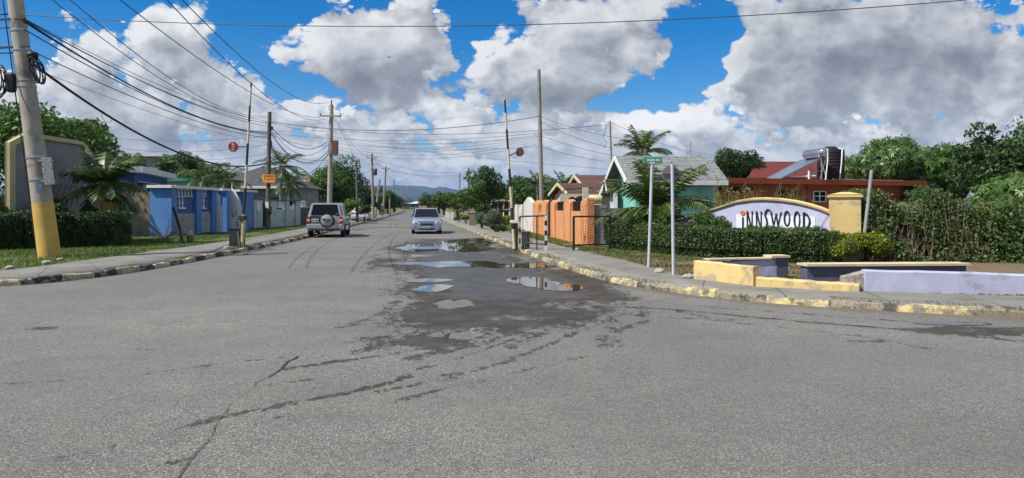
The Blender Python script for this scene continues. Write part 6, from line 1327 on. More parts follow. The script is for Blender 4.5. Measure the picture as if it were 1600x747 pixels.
# tall dry grass in front of the orange-brown house
gx = np.random.default_rng(9); n = 160; cen = gx.uniform(0, 1, (9, 2)); cu = np.array([1125, 1140, 1165, 1180, 1235, 1245, 1150, 1110, 1215]); V = []; tt = thing('tall_grass', (10.5, 31.5, .12), 'tall straggling yellow-green weeds in front of the orange-brown wall', 'weeds'); mb = MB()
for i in range(70):
    u = gx.choice(cu)+gx.normal()*7; Y = 31.5+gx.uniform(-1, 1); b = Vector(((u-800)/F*Y, Y, .1)); h = gx.uniform(1.6, 2.75); a = gx.uniform(0, 6.28); l = Vector((math.cos(a), math.sin(a)*.4, 0))*gx.uniform(.05, .55); pts = [b, b+l*.2+Vector((0, 0, h*.5)), b+l*.6+Vector((0, 0, h*.85)), b+l*1.2+Vector((0, 0, h))]; mb.tube(pts, [.012, .01, .007, .003], 4, cap=False)
    for k in range(12): f = gx.uniform(.45, 1); p_ = pts[0].lerp(pts[3], f)+l*.1*math.sin(f*3); d = Vector((gx.normal(), gx.normal()*.5, gx.normal()*.6-.2)).normalized(); L = gx.uniform(.18, .38); w = d.cross(Vector((0, 1, .2))).normalized()*.016; V.append([p_-w, p_+w, p_+d*L*.6+w*.7, p_+d*L])
rawmesh('blades', np.array([[tuple(c) for c in q] for q in V]), 4, leafmat('leaf_reed', (.10, .11, .03), (.21, .21, .06), (.36, .33, .12), .3), tt, gx.uniform(0, 1, len(V)), (10.5, 31.5, .12)); mb.build('stalks', MATS['drystem'], tt)
# trees on the right
tree((20.6, 62, .1), 7.2, 2.5, 'dark rounded tree behind the mint house roof', L_dark, MATS['bark'], 9500, .26, 22, seed=41, low=.35, gap=.45); tree((22.0, 63.5, .1), 5.6, .8, 'small dark tree between the mint house and the red roof', L_dark, MATS['bark'], 1800, .24, 8, seed=42, low=.3)
tree((25.9, 47, .1), 6.15, 2.9, 'spreading mango tree right of the black water tank', L_mango, MATS['bark'], 5200, .34, 26, seed=43, kind='whorl', low=.18, gap=.38); tree((29.6, 45.5, .1), 5.7, 2.9, 'spreading mango tree in the middle of the right-hand tree line', L_mango, MATS['bark'], 5000, .34, 24, seed=44, kind='whorl', low=.15, gap=.38)
tree((27.2, 37.0, .1), 6.5, 2.9, 'tall dark open-crowned tree at the right edge', L_dark, MATS['bark'], 13500, .25, 26, seed=45, low=.1, gap=.5, extra=[(25.4, 36.8, 5.6, .75), (24.7, 36.8, 4.2, .9)]); tree((25.0, 33.0, .1), 3.4, 2.2, 'low light-green mango at the right edge under the tall dark tree', L_mango, MATS['bark'], 2600, .32, 16, seed=46, kind='whorl', low=.1)
tree((24.8, 42, .1), 3.5, 1.8, 'low bushy tree behind the creeper fence at the end of the flat roof', L_olive, MATS['bark'], 4200, .2, 14, seed=47, low=.1)
palm((9.05, 47, .1), 5.25, 'coconut palm rising behind the mint house ridge', L_palm, MATS['palmtrunk'], n=22, fl=2.35, seed=5, tr=.14, leaf=.65, droop=.75, lw=.07, per=30, upmin=-.4)
# ================================================================ trees, palms and houses down the street
tree((-19.4, 76, .1), 7.1, 3.15, 'big round dense tree behind the off-road car', L_mid, MATS['bark'], 19000, .30, 34, seed=51, low=.06, gap=.26, extra=[(-19.4, 76, 3.6, 2.3), (-19.4, 75.5, 5.2, 1.6), (-17.8, 75.6, 2.6, 1.5), (-21, 75.6, 2.6, 1.5)])
shrub((-14.9, 62, .1), 1.25, 2.5, 'bright light-green bush in front of the big round tree', leafmat('leaf_bright', (.05, .095, .012), (.10, .165, .02), (.19, .26, .03), .3), 5000, .16, 52, 12)
shrub((-13.9, 64, .1), .8, 1.75, 'small light-green bush beside the bright bush and the white saloon', L_mid, 2500, .16, 53, 8)
tree((-18.3, 86, .1), 3.8, 1.3, 'dark low tree between the big round tree and the beige far house', L_dark, MATS['bark'], 4000, .28, 12, seed=54, low=.05)
tree((-24.0, 72, .1), 3.6, 1.7, 'dark low tree in front of the white two-storey house', L_dark, MATS['bark'], 3500, .24, 12, seed=55, low=.1)
tree((-29.5, 61, .1), 6.6, 2.0, 'leafy tree between the blue house and the drooping palms', L_mid, MATS['bark'], 7500, .26, 18, seed=56, low=.2, gap=.45); tree((-26.8, 60, .1), 5.3, 1.7, 'lower dark tree behind the blue street wall', L_dark, MATS['bark'], 5000, .26, 14, seed=57, low=.2)
for i, (x, y, h, fl, lab) in enumerate(((-22.0, 49, 3.6, 2.0, 'drooping palm directly behind the blue street wall'), (-19.9, 47.5, 3.25, 1.8, 'drooping palm behind the right half of the blue street wall'), (-24.8, 52, 3.3, 1.9, 'palm behind the blue wall, nearest to the blue house roof'),
                                          (-18.0, 53, 4.55, 2.2, 'palm with long hanging fronds behind the orange notice'), (-16.95+-1.4, 56, 3.4, 1.8, 'lower palm behind the pale grey-green wall'), (-31.5, 56, 5.1, 1.3, 'small palm top in front of the unfinished grey house'), (-28.3, 55.5, 4.7, 1.1, 'tiny palm top at the right end of the unfinished grey house'))):
    palm((x, y, .1), h, lab, L_palm, MATS['palmtrunk'], n=20, fl=fl, seed=60+i, tr=.12, leaf=.55, droop=1.1, lw=.07, per=24, upmin=-.6, group='palms behind the left street walls')
def house(name, loc, w, d, h, label, wallm, roofm, rh=1.2, over=.4, flat=False, rz=0.0, wins=(), hip=True, fas=None):
    t = thing(name, loc, label, 'house', rz=rz); MB().box((0, 0, h/2), (w, d, h)).build('wall', wallm, t, local=True); W2, D2 = w/2+over, d/2+over
    if flat: MB().box((0, 0, h+.13), (w+over*2, d+over*2, .25)).build('roof', roofm, t, local=True)
    else:
        k = .0 if not hip else min(W2, D2)*.9; mb = MB(); mb.add([(-W2, -D2, h), (W2, -D2, h), (W2, D2, h), (-W2, D2, h), (-W2+k, 0, h+rh), (W2-k, 0, h+rh)], [(0, 1, 5, 4), (1, 2, 5), (2, 3, 4, 5), (3, 0, 4), (3, 2, 1, 0)]); mb.build('roof', roofm, t, local=True)
    if fas: MB().box((0, -D2-.03, h+.0), (W2*2, .06, .22)).build('eave_fascia', fas, t, local=True)
    for (x, z, ww, hh) in wins:
        f = MB().box((x, -d/2-.02, z), (ww, .06, hh)).build('window', darkm, t, local=True); MB().box((x, -d/2-.06, z-hh/2-.04), (ww+.15, .10, .08)).build('sill', fascia, f, local=True)
    return t
greyroof = mat('dark_grey_roof', (.075, .075, .078), (.05, .05, .053), 2, .9); brick = mat('terracotta_tile', (.24, .10, .06), (.18, .075, .045), 4, .9); greyblock = mat('grey_block', (.30, .29, .27), (.2, .195, .18), 1.5, .95)
tealroof = mat('teal_roof', (.03, .25, .20), (.025, .19, .16), 3, .6); offw = mat('off_white_wall', (.62, .62, .60), (.52, .52, .5), 1.5, .8)
house('grey_roofed_house', (-23.9, 66, .1), 8, 8, 3.2, 'low grey house with a dark roof and white eaves behind the blue wall', greyblock, greyroof, 2.1, .5, fas=fascia, wins=((-1.5, 1.7, 1.2, 1.1), (2.2, 1.7, 1.2, 1.1)))
house('teal_roofed_house', (-26.2, 53, .1), 5.0, 6, 3.3, 'cream house with a teal roof edge beside the blue house', cr, tealroof, .6, .4, flat=True, wins=((1, 1.9, 1.1, 1.0),))
uh = house('unfinished_house', (-34.5, 64, .1), 6.5, 7, 5.9, 'unfinished grey concrete upper storey rising behind the blue house roof', greyblock, offw, .2, .35, flat=True, wins=((-1.6, 4.8, 1.2, .9), (1.3, 4.8, 1.2, .9)))
MB().box((4.6, .5, 4.9), (2.4, 5, 1.2)).build('roof_parapet', offw, uh, local=True)
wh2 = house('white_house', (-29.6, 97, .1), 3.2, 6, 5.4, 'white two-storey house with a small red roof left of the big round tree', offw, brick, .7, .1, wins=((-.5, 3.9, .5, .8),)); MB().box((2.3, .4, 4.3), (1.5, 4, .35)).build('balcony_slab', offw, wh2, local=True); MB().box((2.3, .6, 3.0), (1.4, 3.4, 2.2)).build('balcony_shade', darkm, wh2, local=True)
MB().box((-2.2, .3, 2.9), (1.6, 5, 4.6)).build('side_wing', offw, wh2, local=True)
house('terracotta_house', (-25.6, 84, .1), 4.4, 5, 2.7, 'low house with a faded terracotta roof below the white two-storey house', greyblock, brick, .8, .4)
house('beige_house', (-27.6, 130, .1), 5.6, 7, 4.2, 'beige two-storey house with a brown roof at the far left of the street', cr, brt, 1.3, .4, wins=((-1.4, 3.1, .9, 1), (1.2, 3.1, .9, 1), (-.2, 1.1, .8, 1.3)))
house('pale_roofed_house', (-42, 300, .1), 5.6, 6, 2.6, 'distant low house with a pale roof at the end of the road', mat('blue_grey_wall', (.10, .11, .16), None, 2, .9), offw, .9, .5, wins=((-1.2, 1.4, 1, 1),)); house('far_red_house', (-36.6, 285, .1), 4.2, 5, 2.7, 'distant pink house with a red roof at the end of the road', mat('pink_wall', (.42, .26, .22), None, 2, .9), brick, 1.0, .4)
house('far_grey_house', (-47.5, 310, .1), 6, 6, 2.4, 'distant dark low house left of the pale-roofed one', greyroof, greyroof, .9, .4)
for i, (x, y, h, r_, m, lab) in enumerate(((-21.6, 112, 3.4, 1.5, L_dark, 'first dark tree past the beige house on the left of the street'), (-23.4, 128, 4.3, 1.9, L_mid, 'second leafy tree past the beige house on the left'), (-25.4, 146, 4.2, 2.2, L_dark, 'third dark tree along the far left of the street'), (-29.6, 172, 4.6, 2.6, L_dark, 'fourth tree along the far left of the street, near the field'), (-35.5, 205, 4.8, 3.0, L_dark, 'last tree on the far left of the street'),
                                            (-7.4, 92, 4.2, 1.9, L_mid, 'tree right of the oncoming car, beyond the low shrubs'), (-11.2, 112, 4.0, 2.1, L_mid, 'second tree beyond the oncoming car on the right of the street'), (-14.8, 138, 4.4, 2.4, L_dark, 'third tree on the far right of the street'), (-21.5, 175, 4.7, 2.9, L_dark, 'last tree on the far right of the street'),
                                            (1.0, 64, 4.75, 1.95, L_mango, 'round mango tree behind the right boom pole'), (3.6, 68, 4.4, 2.0, L_mid, 'leafy tree behind the tall grey wooden pole on the right'), (6.2, 66, 4.2, 1.8, L_dark, 'dark tree left of the brown tiled roofs'), (-1.7, 78, 4.6, 2.1, L_dark, 'dark tree behind the sparse-topped tree on the right'), (7.8, 52, 4.6, 1.2, L_dark, 'dark tree top between the brown roofs and the mint gable'))):
    tree((x, y, .1), h, r_, lab, m, MATS['bark'], 4200 if y < 100 else 2600, .26 if y < 100 else .42, 16, seed=80+i, low=.06, gap=.4)
tree((-2.3, 56, .1), 5.0, 1.75, 'sparse-topped leafy tree on the right of the street behind the grey-green shrubs', L_mid, MATS['bark'], 6500, .22, 20, seed=101, low=.12, gap=.52, extra=[(-2.35, 56, 4.6, .42), (-2.0, 56, 4.3, .4), (-3.0, 56, 3.9, .4), (-1.2, 56, 4.0, .42), (-3.6, 56, 2.4, .9), (-4.5, 57, 1.7, .9), (-2.3, 55.6, 1.5, 1.1), (-.6, 55.8, 1.8, .9), (-1.0, 55.8, 2.9, .6)])
palm((2.2, 58, .1), 3.2, 'small palm in front of the mango tree on the right', L_palm, MATS['palmtrunk'], n=16, fl=1.6, seed=71, leaf=.5, lw=.07)
palm((4.2, 56, .1), 3.0, 'small palm behind the orange gate pier', L_palm, MATS['palmtrunk'], n=16, fl=1.7, seed=72, leaf=.5, lw=.07)
shrub((-1.95, 44.5, .1), .75, 1.25, 'rounded grey-green shrub, the farther of two on the right verge', L_grey, 4200, .11, 111, 10, name='shrub'); shrub((-1.1, 41.2, .1), .85, 1.30, 'rounded grey-green shrub, the nearer of two on the right verge', L_grey, 5200, .11, 112, 10)
shrub((-.45, 43.0, .1), .6, 1.15, 'yellow-green bush right of the grey-green shrubs', L_lime, 2800, .10, 113, 8); shrub((-4.0, 58.5, .1), .55, .95, 'low yellow-green bush left of the short stone pillar', L_lime, 1800, .12, 114, 7); shrub((-4.9, 63, .1), .6, .8, 'low green bush beside the right kerb far along', L_mid, 1600, .13, 115, 7); shrub((-.9, 38.6, .1), .7, .5, 'low dark ground bush in front of the grey-green shrubs', L_dark, 1800, .09, 116, 7)
ps = thing('stone_pillar', (-3.0, 51.5, .1), 'short rough stone pillar beside the grey-green shrubs', 'pillar'); MB().box((0, 0, .5), (.46, .46, 1.0)).build('shaft', pebble, ps, local=True); MB().box((0, 0, 1.03), (.54, .54, .08)).build('cap', concrete, ps, local=True)
gh = thing('columned_porch', (-1.0, 60.5, .1), 'white balustraded porch front half hidden behind the grey-green shrubs', 'porch'); MB().box((0, 0, 1.98), (1.9, 1.2, .16)).build('beam', white, gh, local=True); MB().box((0, .5, .95), (1.7, .1, 1.9)).build('back_wall', mat('maroon_wall', (.12, .03, .03), None, 3, .8), gh, local=True)
for k in range(4): MB().lathe([(.09, 0), (.06, .1), (.06, 1.7), (.09, 1.9)], (-.8+.53*k, -.4, 0), 10).build('column', white, gh, local=True)
MB().box((0, -.4, 1.2), (1.7, .1, .06)).build('rail', white, gh, local=True)
for i, (u, Y, h) in enumerate(((698, 84, .9), (706.5, 76, .95), (701, 82, .8))):
    o = MB().box(((u-800)/F*Y, Y, h/2), (.34, .34, h)).build('gate_post', offw); tag(o, 'white gate post among the shrubs right of the oncoming car', 'gate post', 'white gate posts far along the right verge')
# ---- far poles
poles = ((581, 240, 583.5, 84, .17, 'pale pole with a transformer in the middle distance on the left', ((.93, 1.2, .1),)), (593.5, 280, 586, 90, .15, 'leaning far pole just right of the transformer pole', ()), (603, 260, 598.5, 108, .17, 'tall far pole beyond the leaning one on the left', ((.95, 1.2, .1),)), (615.3, 280, 614.5, 148, .17, 'pale far pole, third from the end on the left', ()), (628.5, 289, 627.5, 195, .18, 'far pole near the end of the street on the left', ()), (630.6, 293, 630.5, 225, .18, 'farthest pole at the end of the street', ()),
         (557, 250, 558.5, 63, .13, 'short dark wooden pole in front of the big round tree', ()), (718.3, 270, 717.8, 128, .17, 'far pole left of the sparse-topped tree on the right', ()), (732.3, 262, 732, 112, .17, 'far dark pole whose top shows above the sparse-topped tree', ()), (693.8, 292, 693.8, 214, .16, 'thin far pole above the oncoming car on the right', ()), (677.5, 306, 677.5, 270, .2, 'short far post at the end of the right side', ()), (609, 309, 609, 100, .12, 'short concrete post among the far bushes on the left', ()))
for (ut, vt, ub, Y, r_, lab, arms) in poles:
    b = Vector(((ub-800)/F*Y, Y, .1)); t_ = Vector(P(ut, vt, Y)); o = upole('utility_pole', b, t_, r_, lab, woodp if 'dark' in lab else woodg, arms=arms)
    if 'transformer' in lab: MB().lathe([(0, 0), (.2, .02), (.24, .1), (.24, .75), (.18, .85), (0, .88)], b.lerp(t_, .66)+Vector((.38, -.15, 0)), 12).build('transformer', plain('transformer_grey', (.06, .065, .07), .5), o)
RWb = Vector(((847.5-800)/F*36.8, 36.8, .1)); RWt = Vector(P(841.8, 109, 36.8)); rw_ = upole('utility_pole', RWb, RWt, .125, 'tall bare grey wooden pole behind the orange wall', woodg)
HPb = Vector(P(957, 262, 35.2)); HPt = Vector(P(953, 189, 35.2)); hp = thing('service_mast', HPb, 'thin service mast standing above the mint house gable', 'mast'); MB().tube([HPb-Vector((0, 0, 1.5)), HPt], .05, 8).build('mast_pipe', woodg, hp); MB().tube([HPt-Vector((0, 0, .15)), HPt+Vector((-.2, 0, -.25)), HPt+Vector((-.35, 0, -.9)), HPt+Vector((-.15, 0, -1.1)), HPt+Vector((-.3, 0, -1.4))], .012, 5).build('loose_wire', cablem, hp)
# ---- wires
def wire(a, b, sag, r, label, group=None, m=cablem, n=26, name='cable', j=0.0):
    a = Vector(a); b = Vector(b); pts = []
    for k in range(n+1):
        f = k/n; p = a.lerp(b, f); p.z -= sag*4*f*(1-f); pts.append(p)
    o = MB().tube(pts, r, 5, cap=True).build(name, m); tag(o, label, 'cable', group); return o
def WP_(v): return Vector((WPb.x+.10, WPb.y-.16, CH+(HZ-v)/F*WPb.y))
def CP_(v, dx=0): return Vector((CPb.x+dx, CPb.y-.2, CH+(HZ-v)/F*CPb.y))
def RW_(v): return Vector((RWb.x+(RWt.x-RWb.x)*(365-v)/(365-109), RWb.y-.1, CH+(HZ-v)/F*RWb.y))
g1 = 'cables from the leaning pole to the dark wooden pole'; l1 = 'sagging cable from the leaning pole head to the dark wooden pole'
for v0, v1, s, r_ in ((32, 193, .55, .016), (33, 207, .80, .028), (30, 191, .42, .010), (31, 198, .5, .014), (48, 211, .62, .018), (36, 209, .72, .013)): z = CH+(HZ-v0)/F*19.7; wire(lp(z, .22, -.1), WP_(v1), s, r_, l1, g1)
wire(lp(CH+(HZ-80)/F*19.7, .3, -.1), WP_(216), .45, .015, 'cable leaving the leaning pole at its coiled slack, straight to the dark wooden pole'); wire(lp(CH+(HZ-108)/F*19.7, .3, -.1), WP_(224), .30, .008, 'thin wire lowest-but-one between the leaning pole and the dark wooden pole', m=wirem)
wire(lp(CH+(HZ-100)/F*19.7, .3, -.1), WP_(254), 1.25, .042, 'thick black cable drooping low from the leaning pole to the dark wooden pole'); MB().tube([Vector(P(160, 172, 23.6)), Vector(P(159, 182, 23.6)), Vector(P(164, 190, 23.6)), Vector(P(172, 191, 23.6)), Vector(P(176, 186, 23.6))], .008, 5).build('loose_wire', cablem, bpy.data.objects[pole.name])
wire(P(40, -34, 15), WP_(184), .95, .012, 'left of two overhead wires from the top edge to the dark wooden pole', m=wirem); wire(P(76, -30, 15), WP_(181), .95, .012, 'right of two overhead wires from the top edge to the dark wooden pole', m=wirem)
wire(P(150, -30, 14), CP_(184, -.6), .75, .013, 'overhead wire reaching the left arm of the pale pole from the upper left', m=wirem); wire(P(232, -32, 14), CP_(186, -.1), 1.05, .013, 'overhead wire reaching the middle of the pale pole head from above', m=wirem); wire(P(254, -32, 14), CP_(160, .05), .95, .013, 'overhead wire reaching the very top of the pale pole', m=wirem)
wire(lp(CH+(HZ-25)/F*19.7, .2, -.1), P(1760, -24, 16), .62, .012, 'long single wire crossing the whole street high above the road', m=wirem, n=40)
for v0, v1, s, r_ in ((193, 221, 1.05, .022), (196, 226, 1.3, .016), (199, 236, 1.5, .022), (203, 242, 1.35, .014), (216, 240, 1.9, .02), (222, 250, 1.6, .012)): wire(WP_(v0), CP_(v1), s, r_, 'slack cable hanging between the dark wooden pole and the pale concrete pole', 'slack cables between the two left poles')
for v0, v1, s in ((190, 205, .2), (209, 228, .3), (232, 250, .3)): wire(WP_(v0), CP_(v1), s, .012, 'tight cable between the dark wooden pole and the pale concrete pole', 'tight cables between the two left poles', m=wirem)
g3 = 'wires crossing the street between the left and right poles'
for a, b, s, r_, lab in ((WP_(190), RW_(182), .68, .020, 'highest and thickest wire crossing the street to the tall bare pole'), (CP_(203), P(946, 195, 35.2), .42, .014, 'wire crossing the street from pale pole to the mint house mast'), (WP_(208), RW_(208), .45, .010, 'wire crossing the street below the thick one'), (CP_(222), RW_(229), .35, .010, 'wire crossing the street at the level of the brown box'), (CP_(217), P(1000, 268, 40), .2, .010, 'low wire from the pale pole towards the mint house'), (CP_(212), RW_(213), .5, .008, 'thin wire crossing the street below the bundle')): wire(a, b, s, r_, lab, m=wirem, n=34)
for k in range(5): wire(CP_(214+4*k), RW_(211+3.2*k), .55+.08*k, .008, 'thin wire in the fan between the pale pole and the tall bare pole', 'fan of thin wires across the street', m=wirem)
for a, b, s, lab in ((RW_(182), P(1000, 220, 34), .2, 'wire from the tall bare pole to the mint house roof, upper'), (RW_(190), P(958, 232, 35), .15, 'wire from the tall bare pole to the foot of the service mast'), (RW_(212), P(1010, 250, 36), .2, 'wire from the tall bare pole towards the palm behind the mint house'), (RW_(229), P(945, 252, 40), .1, 'lowest wire from the tall bare pole to the brown roofs'), (P(953.5, 191, 35.2), P(1105, 247, 36), .12, 'wire from the service mast along the mint roof'), (P(1050, 228, 45), P(1160, 248, 60), .2, 'short wire past the tree behind the mint roof')): wire(a, b, s, .010, lab, m=wirem)
for a, b, lab in ((CP_(166), P(560, 258, 60), 'guy wire running down right from the top of the pale pole, upper'), (CP_(170), P(556, 242, 70), 'guy wire running down right from the top of the pale pole, lower')): wire(a, b, .05, .010, lab, m=wirem)
T1 = Vector(P(581, 243, 84)); T2 = Vector(P(603, 263, 108)); T3 = Vector(P(615.3, 282, 148)); T4 = Vector(P(628.5, 291, 195))
for k, (a, b, s) in enumerate(((CP_(186, .6), T1, .9), (CP_(225), T1-Vector((0, 0, 1.0)), 1.0), (CP_(240), T1-Vector((0, 0, 1.6)), 1.1))): wire(a, b, s, .014, 'cable along the left side from the pale pole to the transformer pole', 'cables from the pale pole to the transformer pole', m=wirem)
for k in range(2): wire(T1-Vector((0, 0, .7*k)), T2-Vector((0, 0, .8*k)), .5, .02, 'cable between the transformer pole and the next far pole', 'cables between the far left poles', m=wirem); wire(T2-Vector((0, 0, .7*k)), T3-Vector((0, 0, .8*k)), .6, .02, 'cable between the far left poles beyond the leaning one', 'cables between the farther left poles', m=wirem); wire(T3-Vector((0, 0, .7*k)), T4-Vector((0, 0, .8*k)), .7, .025, 'cable between the farthest left poles', 'cables between the farthest left poles', m=wirem)
for k, (a, b, s) in enumerate(((T1-Vector((0, 0, .4)), P(732.3, 268, 112), .8), (T1-Vector((0, 0, .9)), P(718.3, 276, 128), .9), (T2-Vector((0, 0, .3)), P(732.3, 272, 112), .6))): wire(a, b, s, .018, 'far wire crossing the street beyond the oncoming car', 'far wires crossing the street', m=wirem)
for v0, y, s in ((150, 36.1, .3), (196, 52, .6)): pass
wire(WP_(213), P(150, 212, 60), .4, .012, 'wire from the dark wooden pole back towards the unfinished house, upper', m=wirem); wire(WP_(226), P(190, 232, 58), .4, .012, 'wire from the dark wooden pole back towards the unfinished house, lower', m=wirem); wire(WP_(240), P(265, 246, 60), .3, .010, 'wire from the dark wooden pole to the tree behind the blue house', m=wirem)
wire(lp(CH+(HZ-24)/F*19.7, -.2, -.1), (-24, 18.0, 7.6), .3, .022, 'cable leaving the leaning pole out of the left side, top one'); wire(lp(CH+(HZ-45)/F*19.7, -.2, -.1), (-24, 18.0, 7.0), .3, .018, 'cable leaving the leaning pole out of the left side, second'); wire(lp(CH+(HZ-84)/F*19.7, -.2, -.1), (-24, 18.0, 6.2), .2, .022, 'cable leaving the leaning pole to the left beside its coils')
# ---- bird
bd = thing('bird', P(608, 90, 55), 'small dark bird gliding below the clouds', 'bird'); bp = Vector((0, 0, 0)); MB().lathe([(0, -.13), (.03, -.10), (.045, 0), (.03, .09), (.022, .12), (0, .15)], (0, 0, 0), 10, 'Y').build('body', plain('feather', (.03, .028, .026), .8), bd, local=True)
for s in (-1, 1): MB().prism([(s*.03, .06, .01), (s*.16, .09, .07), (s*.27, -.01, .05), (s*.15, -.03, .05), (s*.03, -.06, .01)], (0, 0, .012)).build('wing', plain('feather', (0, 0, 0)), bd, local=True)
MB().prism([(-.02, -.12, 0), (.02, -.12, 0), (.05, -.22, 0), (-.05, -.22, 0)], (0, 0, .01)).build('tail', plain('feather', (0, 0, 0)), bd, local=True)
# ---- person on the left footpath
def person(loc, rz):
    t = thing('person', loc, 'person in dark blue top and pale cap walking on the far left footpath', 'person', rz=rz)
    nodes = {'pelvis': ((0, 0, .93), .13), 'waist': ((0, 0, 1.08), .12), 'chest': ((0, -.01, 1.30), .15), 'neck': ((0, 0, 1.47), .055), 'head': ((0, .01, 1.60), .09), 'crown': ((0, .0, 1.69), .075)}
    ed = [('pelvis', 'waist'), ('waist', 'chest'), ('chest', 'neck'), ('neck', 'head'), ('head', 'crown')]
    for s, n_, st in ((1, 'l', .22), (-1, 'r', -.16)):
        nodes.update({n_+'hip': ((s*.10, 0, .88), .10), n_+'knee': ((s*.10, st*.55+.03, .50), .065), n_+'ankle': ((s*.10, st-.05, .09), .042), n_+'toe': ((s*.11, st+.10, .04), .035), n_+'sh': ((s*.19, 0, 1.39), .065), n_+'elb': ((s*.24, -st*.3-.02, 1.12), .045), n_+'wri': ((s*.23, -st*.6+.05, .88), .03), n_+'palm': ((s*.225, -st*.6+.07, .80), .032)})
        ed += [('pelvis', n_+'hip'), (n_+'hip', n_+'knee'), (n_+'knee', n_+'ankle'), (n_+'ankle', n_+'toe'), ('chest', n_+'sh'), (n_+'sh', n_+'elb'), (n_+'elb', n_+'wri'), (n_+'wri', n_+'palm')]
        for f in range(5): nodes[n_+'f%d' % f] = ((s*(.215-.0 if f else .20), -st*.6+.045+.016*f, .72 if f else .765), .009); ed.append((n_+'palm', n_+'f%d' % f))
    ks = list(nodes); me = bpy.data.meshes.new('body'); me.from_pydata([nodes[k][0] for k in ks], [(ks.index(a), ks.index(b)) for a, b in ed], []); o = link(me, 'body', t)
    sk = o.modifiers.new('Skin', 'SKIN'); 
    for i, k in enumerate(ks): v = me.skin_vertices[0].data[i]; v.radius = (nodes[k][1], nodes[k][1]*(.75 if k in ('waist', 'chest', 'pelvis') else 1)); v.use_root = (k == 'pelvis')
    sub = o.modifiers.new('Subsurf', 'SUBSURF'); sub.levels = 2; sub.render_levels = 2
    m = NT('person_clothes'); sp = m.new('ShaderNodeSeparateXYZ'); m.l.new(m.coord(), sp.inputs[0]); z = sp.outputs[2]; x = m.math('ABSOLUTE', sp.outputs[0])
    c = m.mix(m.math('GREATER_THAN', z, .98), (.035, .035, .045), (.045, .055, .22)); c = m.mix(m.math('GREATER_THAN', z, 1.45), c, (.12, .065, .04)); c = m.mix(m.math('LESS_THAN', z, .09), c, (.02, .02, .02)); hand = m.math('MULTIPLY', m.math('GREATER_THAN', x, .205), m.math('LESS_THAN', z, 1.14)); c = m.mix(m.math('MULTIPLY', hand, m.math('GREATER_THAN', z, .6)), c, (.12, .065, .04))
    m.put(m.bsdf.inputs['Base Color'], c); m.set(Roughness=.85); me.materials.append(m.m)
    cap = MB(); cap.lathe([(.105, 0), (.11, .04), (.09, .10), (.04, .13), (0, .135)], (0, 0, 1.64), 14); cap.box((0, .13, 1.65), (.14, .10, .02)); cap.build('cap', offw, t, local=True)
    fz = MB(); fz.lathe([(0, 0), (.016, .01), (.012, .03), (0, .05)], (0, .10, 1.575), 6); fz.build('nose', plain('skin_brown', (.12, .065, .04), .6), t, local=True)
    for s in (-1, 1): MB().lathe([(0, -.01), (.011, 0), (0, .01)], (s*.035, .092, 1.615), 6, 'Y').build('eye', plain('eye_dark', (.02, .02, .02), .3), t, local=True); MB().lathe([(0, -.012), (.022, 0), (0, .012)], (s*.092, .01, 1.60), 6, 'X').build('ear', plain('skin_brown', (0, 0, 0)), t, local=True)
    MB().box((0, .092, 1.545), (.045, .012, .012)).build('mouth', plain('lip', (.10, .04, .035), .5), t, local=True)
    return t
person((-19.0, 99.5, .13), R(8))
# ---- distant trees and hills
def distant():
    g = np.random.default_rng(77); P_ = []; K = []
    nb = 620; cx = g.uniform(-420, 420, nb); cy = g.uniform(330, 900, nb); hh = g.uniform(3.5, 8.0, nb)*(1+.0004*cy)
    near = g.uniform(0, 1, 260); sx = np.where(g.uniform(0, 1, 260) < .5, -1, 1)
    ox = np.where(sx < 0, -40-g.uniform(0, 110, 260), 12+g.uniform(0, 110, 260)); oy = g.uniform(72, 300, 260); rr_ = np.interp(oy, [60, 81, 110, 150, 245, 300], [-4, -6, -10.5, -16.5, -30, -37]); ox = np.where(sx > 0, rr_+5+g.uniform(0, 1, 260)**1.5*70, ox); keep = (ox < -46-(oy-100)*.12) | ((sx > 0) & ((oy > 95) | (ox > 14))); ox, oy = ox[keep], oy[keep]
    lx = g.uniform(-110, -36, 60); ly = g.uniform(34, 85, 60); k_ = lx/ly < -.80; ox = np.concatenate([ox, lx[k_]]); oy = np.concatenate([oy, ly[k_]])
    cx = np.concatenate([cx, ox]); cy = np.concatenate([cy, oy]); hh = np.concatenate([hh, g.uniform(3.2, 5.6, len(ox))])
    V = []; T = []
    for i in range(len(cx)):
        n = 90 if cy[i] > 300 else 260; s = 1.5 if cy[i] > 300 else .55; cc, rr = lobes((cx[i], cy[i], hh[i]*.5), (hh[i]*.55, hh[i]*.55, hh[i]*.42), 6, hh[i]*.3, i); p, d, k = crown_points(cc, rr, n, i, .3); V.append(leafquads(p, d, s)); T.append(np.clip(g.uniform(.15, .6)+g.normal(size=len(p))*.18, 0, 1))
    o = rawmesh('distant_trees', np.concatenate(V), 4, L_dark, None, np.concatenate(T), (0, 600, 0)); o.location = (0, 600, 0); tag(o, kind='stuff')
distant()
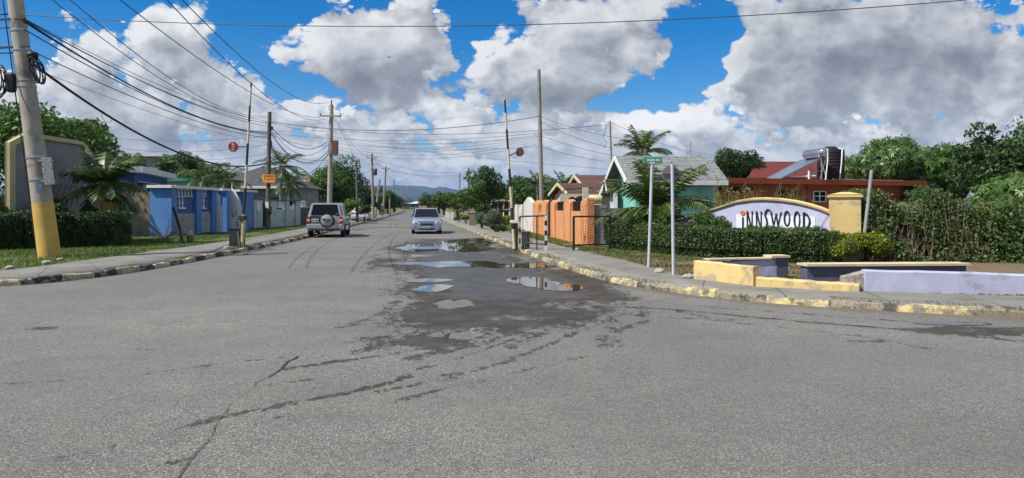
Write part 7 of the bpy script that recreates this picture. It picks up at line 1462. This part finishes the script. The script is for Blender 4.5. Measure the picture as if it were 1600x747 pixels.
def hills():
    prof = [(-400, 300), (0, 296), (300, 292), (540, 291), (598, 287), (640, 288.5), (662, 291), (676, 293.5), (686, 290), (700, 289.6), (714, 293), (730, 297), (800, 296), (900, 301), (1100, 303), (1500, 306), (2000, 304)]
    xs = np.linspace(-7800, 7800, 520); ys = np.linspace(2600, 6600, 60); X, Y = np.meshgrid(xs, ys); u = 800+X/6000*F
    ridge = (HZ-np.interp(u, [p[0] for p in prof], [p[1] for p in prof]))/F*6000
    t = np.clip((Y-2600)/3400, 0, 1); env = np.where(Y < 6000, t**1.6, 1-((Y-6000)/1400)**2*.6)
    rid = 1-np.abs(fbm(X/520, Y/520, 5, 5)*2-1); Z = ridge*env*(.62+.38*rid*1.05)+25*(fbm(X/160, Y/160, 8, 4)-.5)*np.clip(t*2, 0, 1)-2
    near = (HZ-306)/F*4000*np.exp(-((Y-4000)/420)**2)*(.6+.7*fbm(X/700, Y*0, 14, 4)); Z = np.maximum(Z, near); n0, n1 = X.shape; mb = MB(); mb.v = list(zip(X.ravel(), Y.ravel(), Z.ravel()))
    for r_ in range(n0-1):
        for c in range(n1-1): a = r_*n1+c; mb.f.append((a, a+1, a+n1+1, a+n1)); mb.sm.append(True)
    t = NT('hill_forest'); co = t.coord(); t.put(t.bsdf.inputs['Base Color'], t.mix(t.ramp(t.noise(co, .012, 8, .65), .35, .68), (.012, .026, .012), (.030, .046, .022))); t.set(Roughness=1.0); t.bsdf.inputs['Specular IOR Level'].default_value = 0
    tag(mb.build('hills', t.m, origin=(0, 0, 0)), kind='structure')
hills()
if HAZE > 0:
    mb = MB(); mb.box((0, 0, 139), (19000, 19000, 282)); hz = mb.build('haze', None); m = bpy.data.materials.new('haze'); m.use_nodes = True; nt = m.node_tree
    nt.nodes.remove(nt.nodes['Principled BSDF']); pv = nt.nodes.new('ShaderNodeVolumePrincipled'); pv.inputs['Color'].default_value = (.42, .62, 1.0, 1); pv.inputs['Density'].default_value = HAZE; pv.inputs['Anisotropy'].default_value = .0; nt.links.new(pv.outputs[0], nt.nodes['Material Output'].inputs['Volume']); hz.data.materials.append(m); tag(hz, kind='stuff')
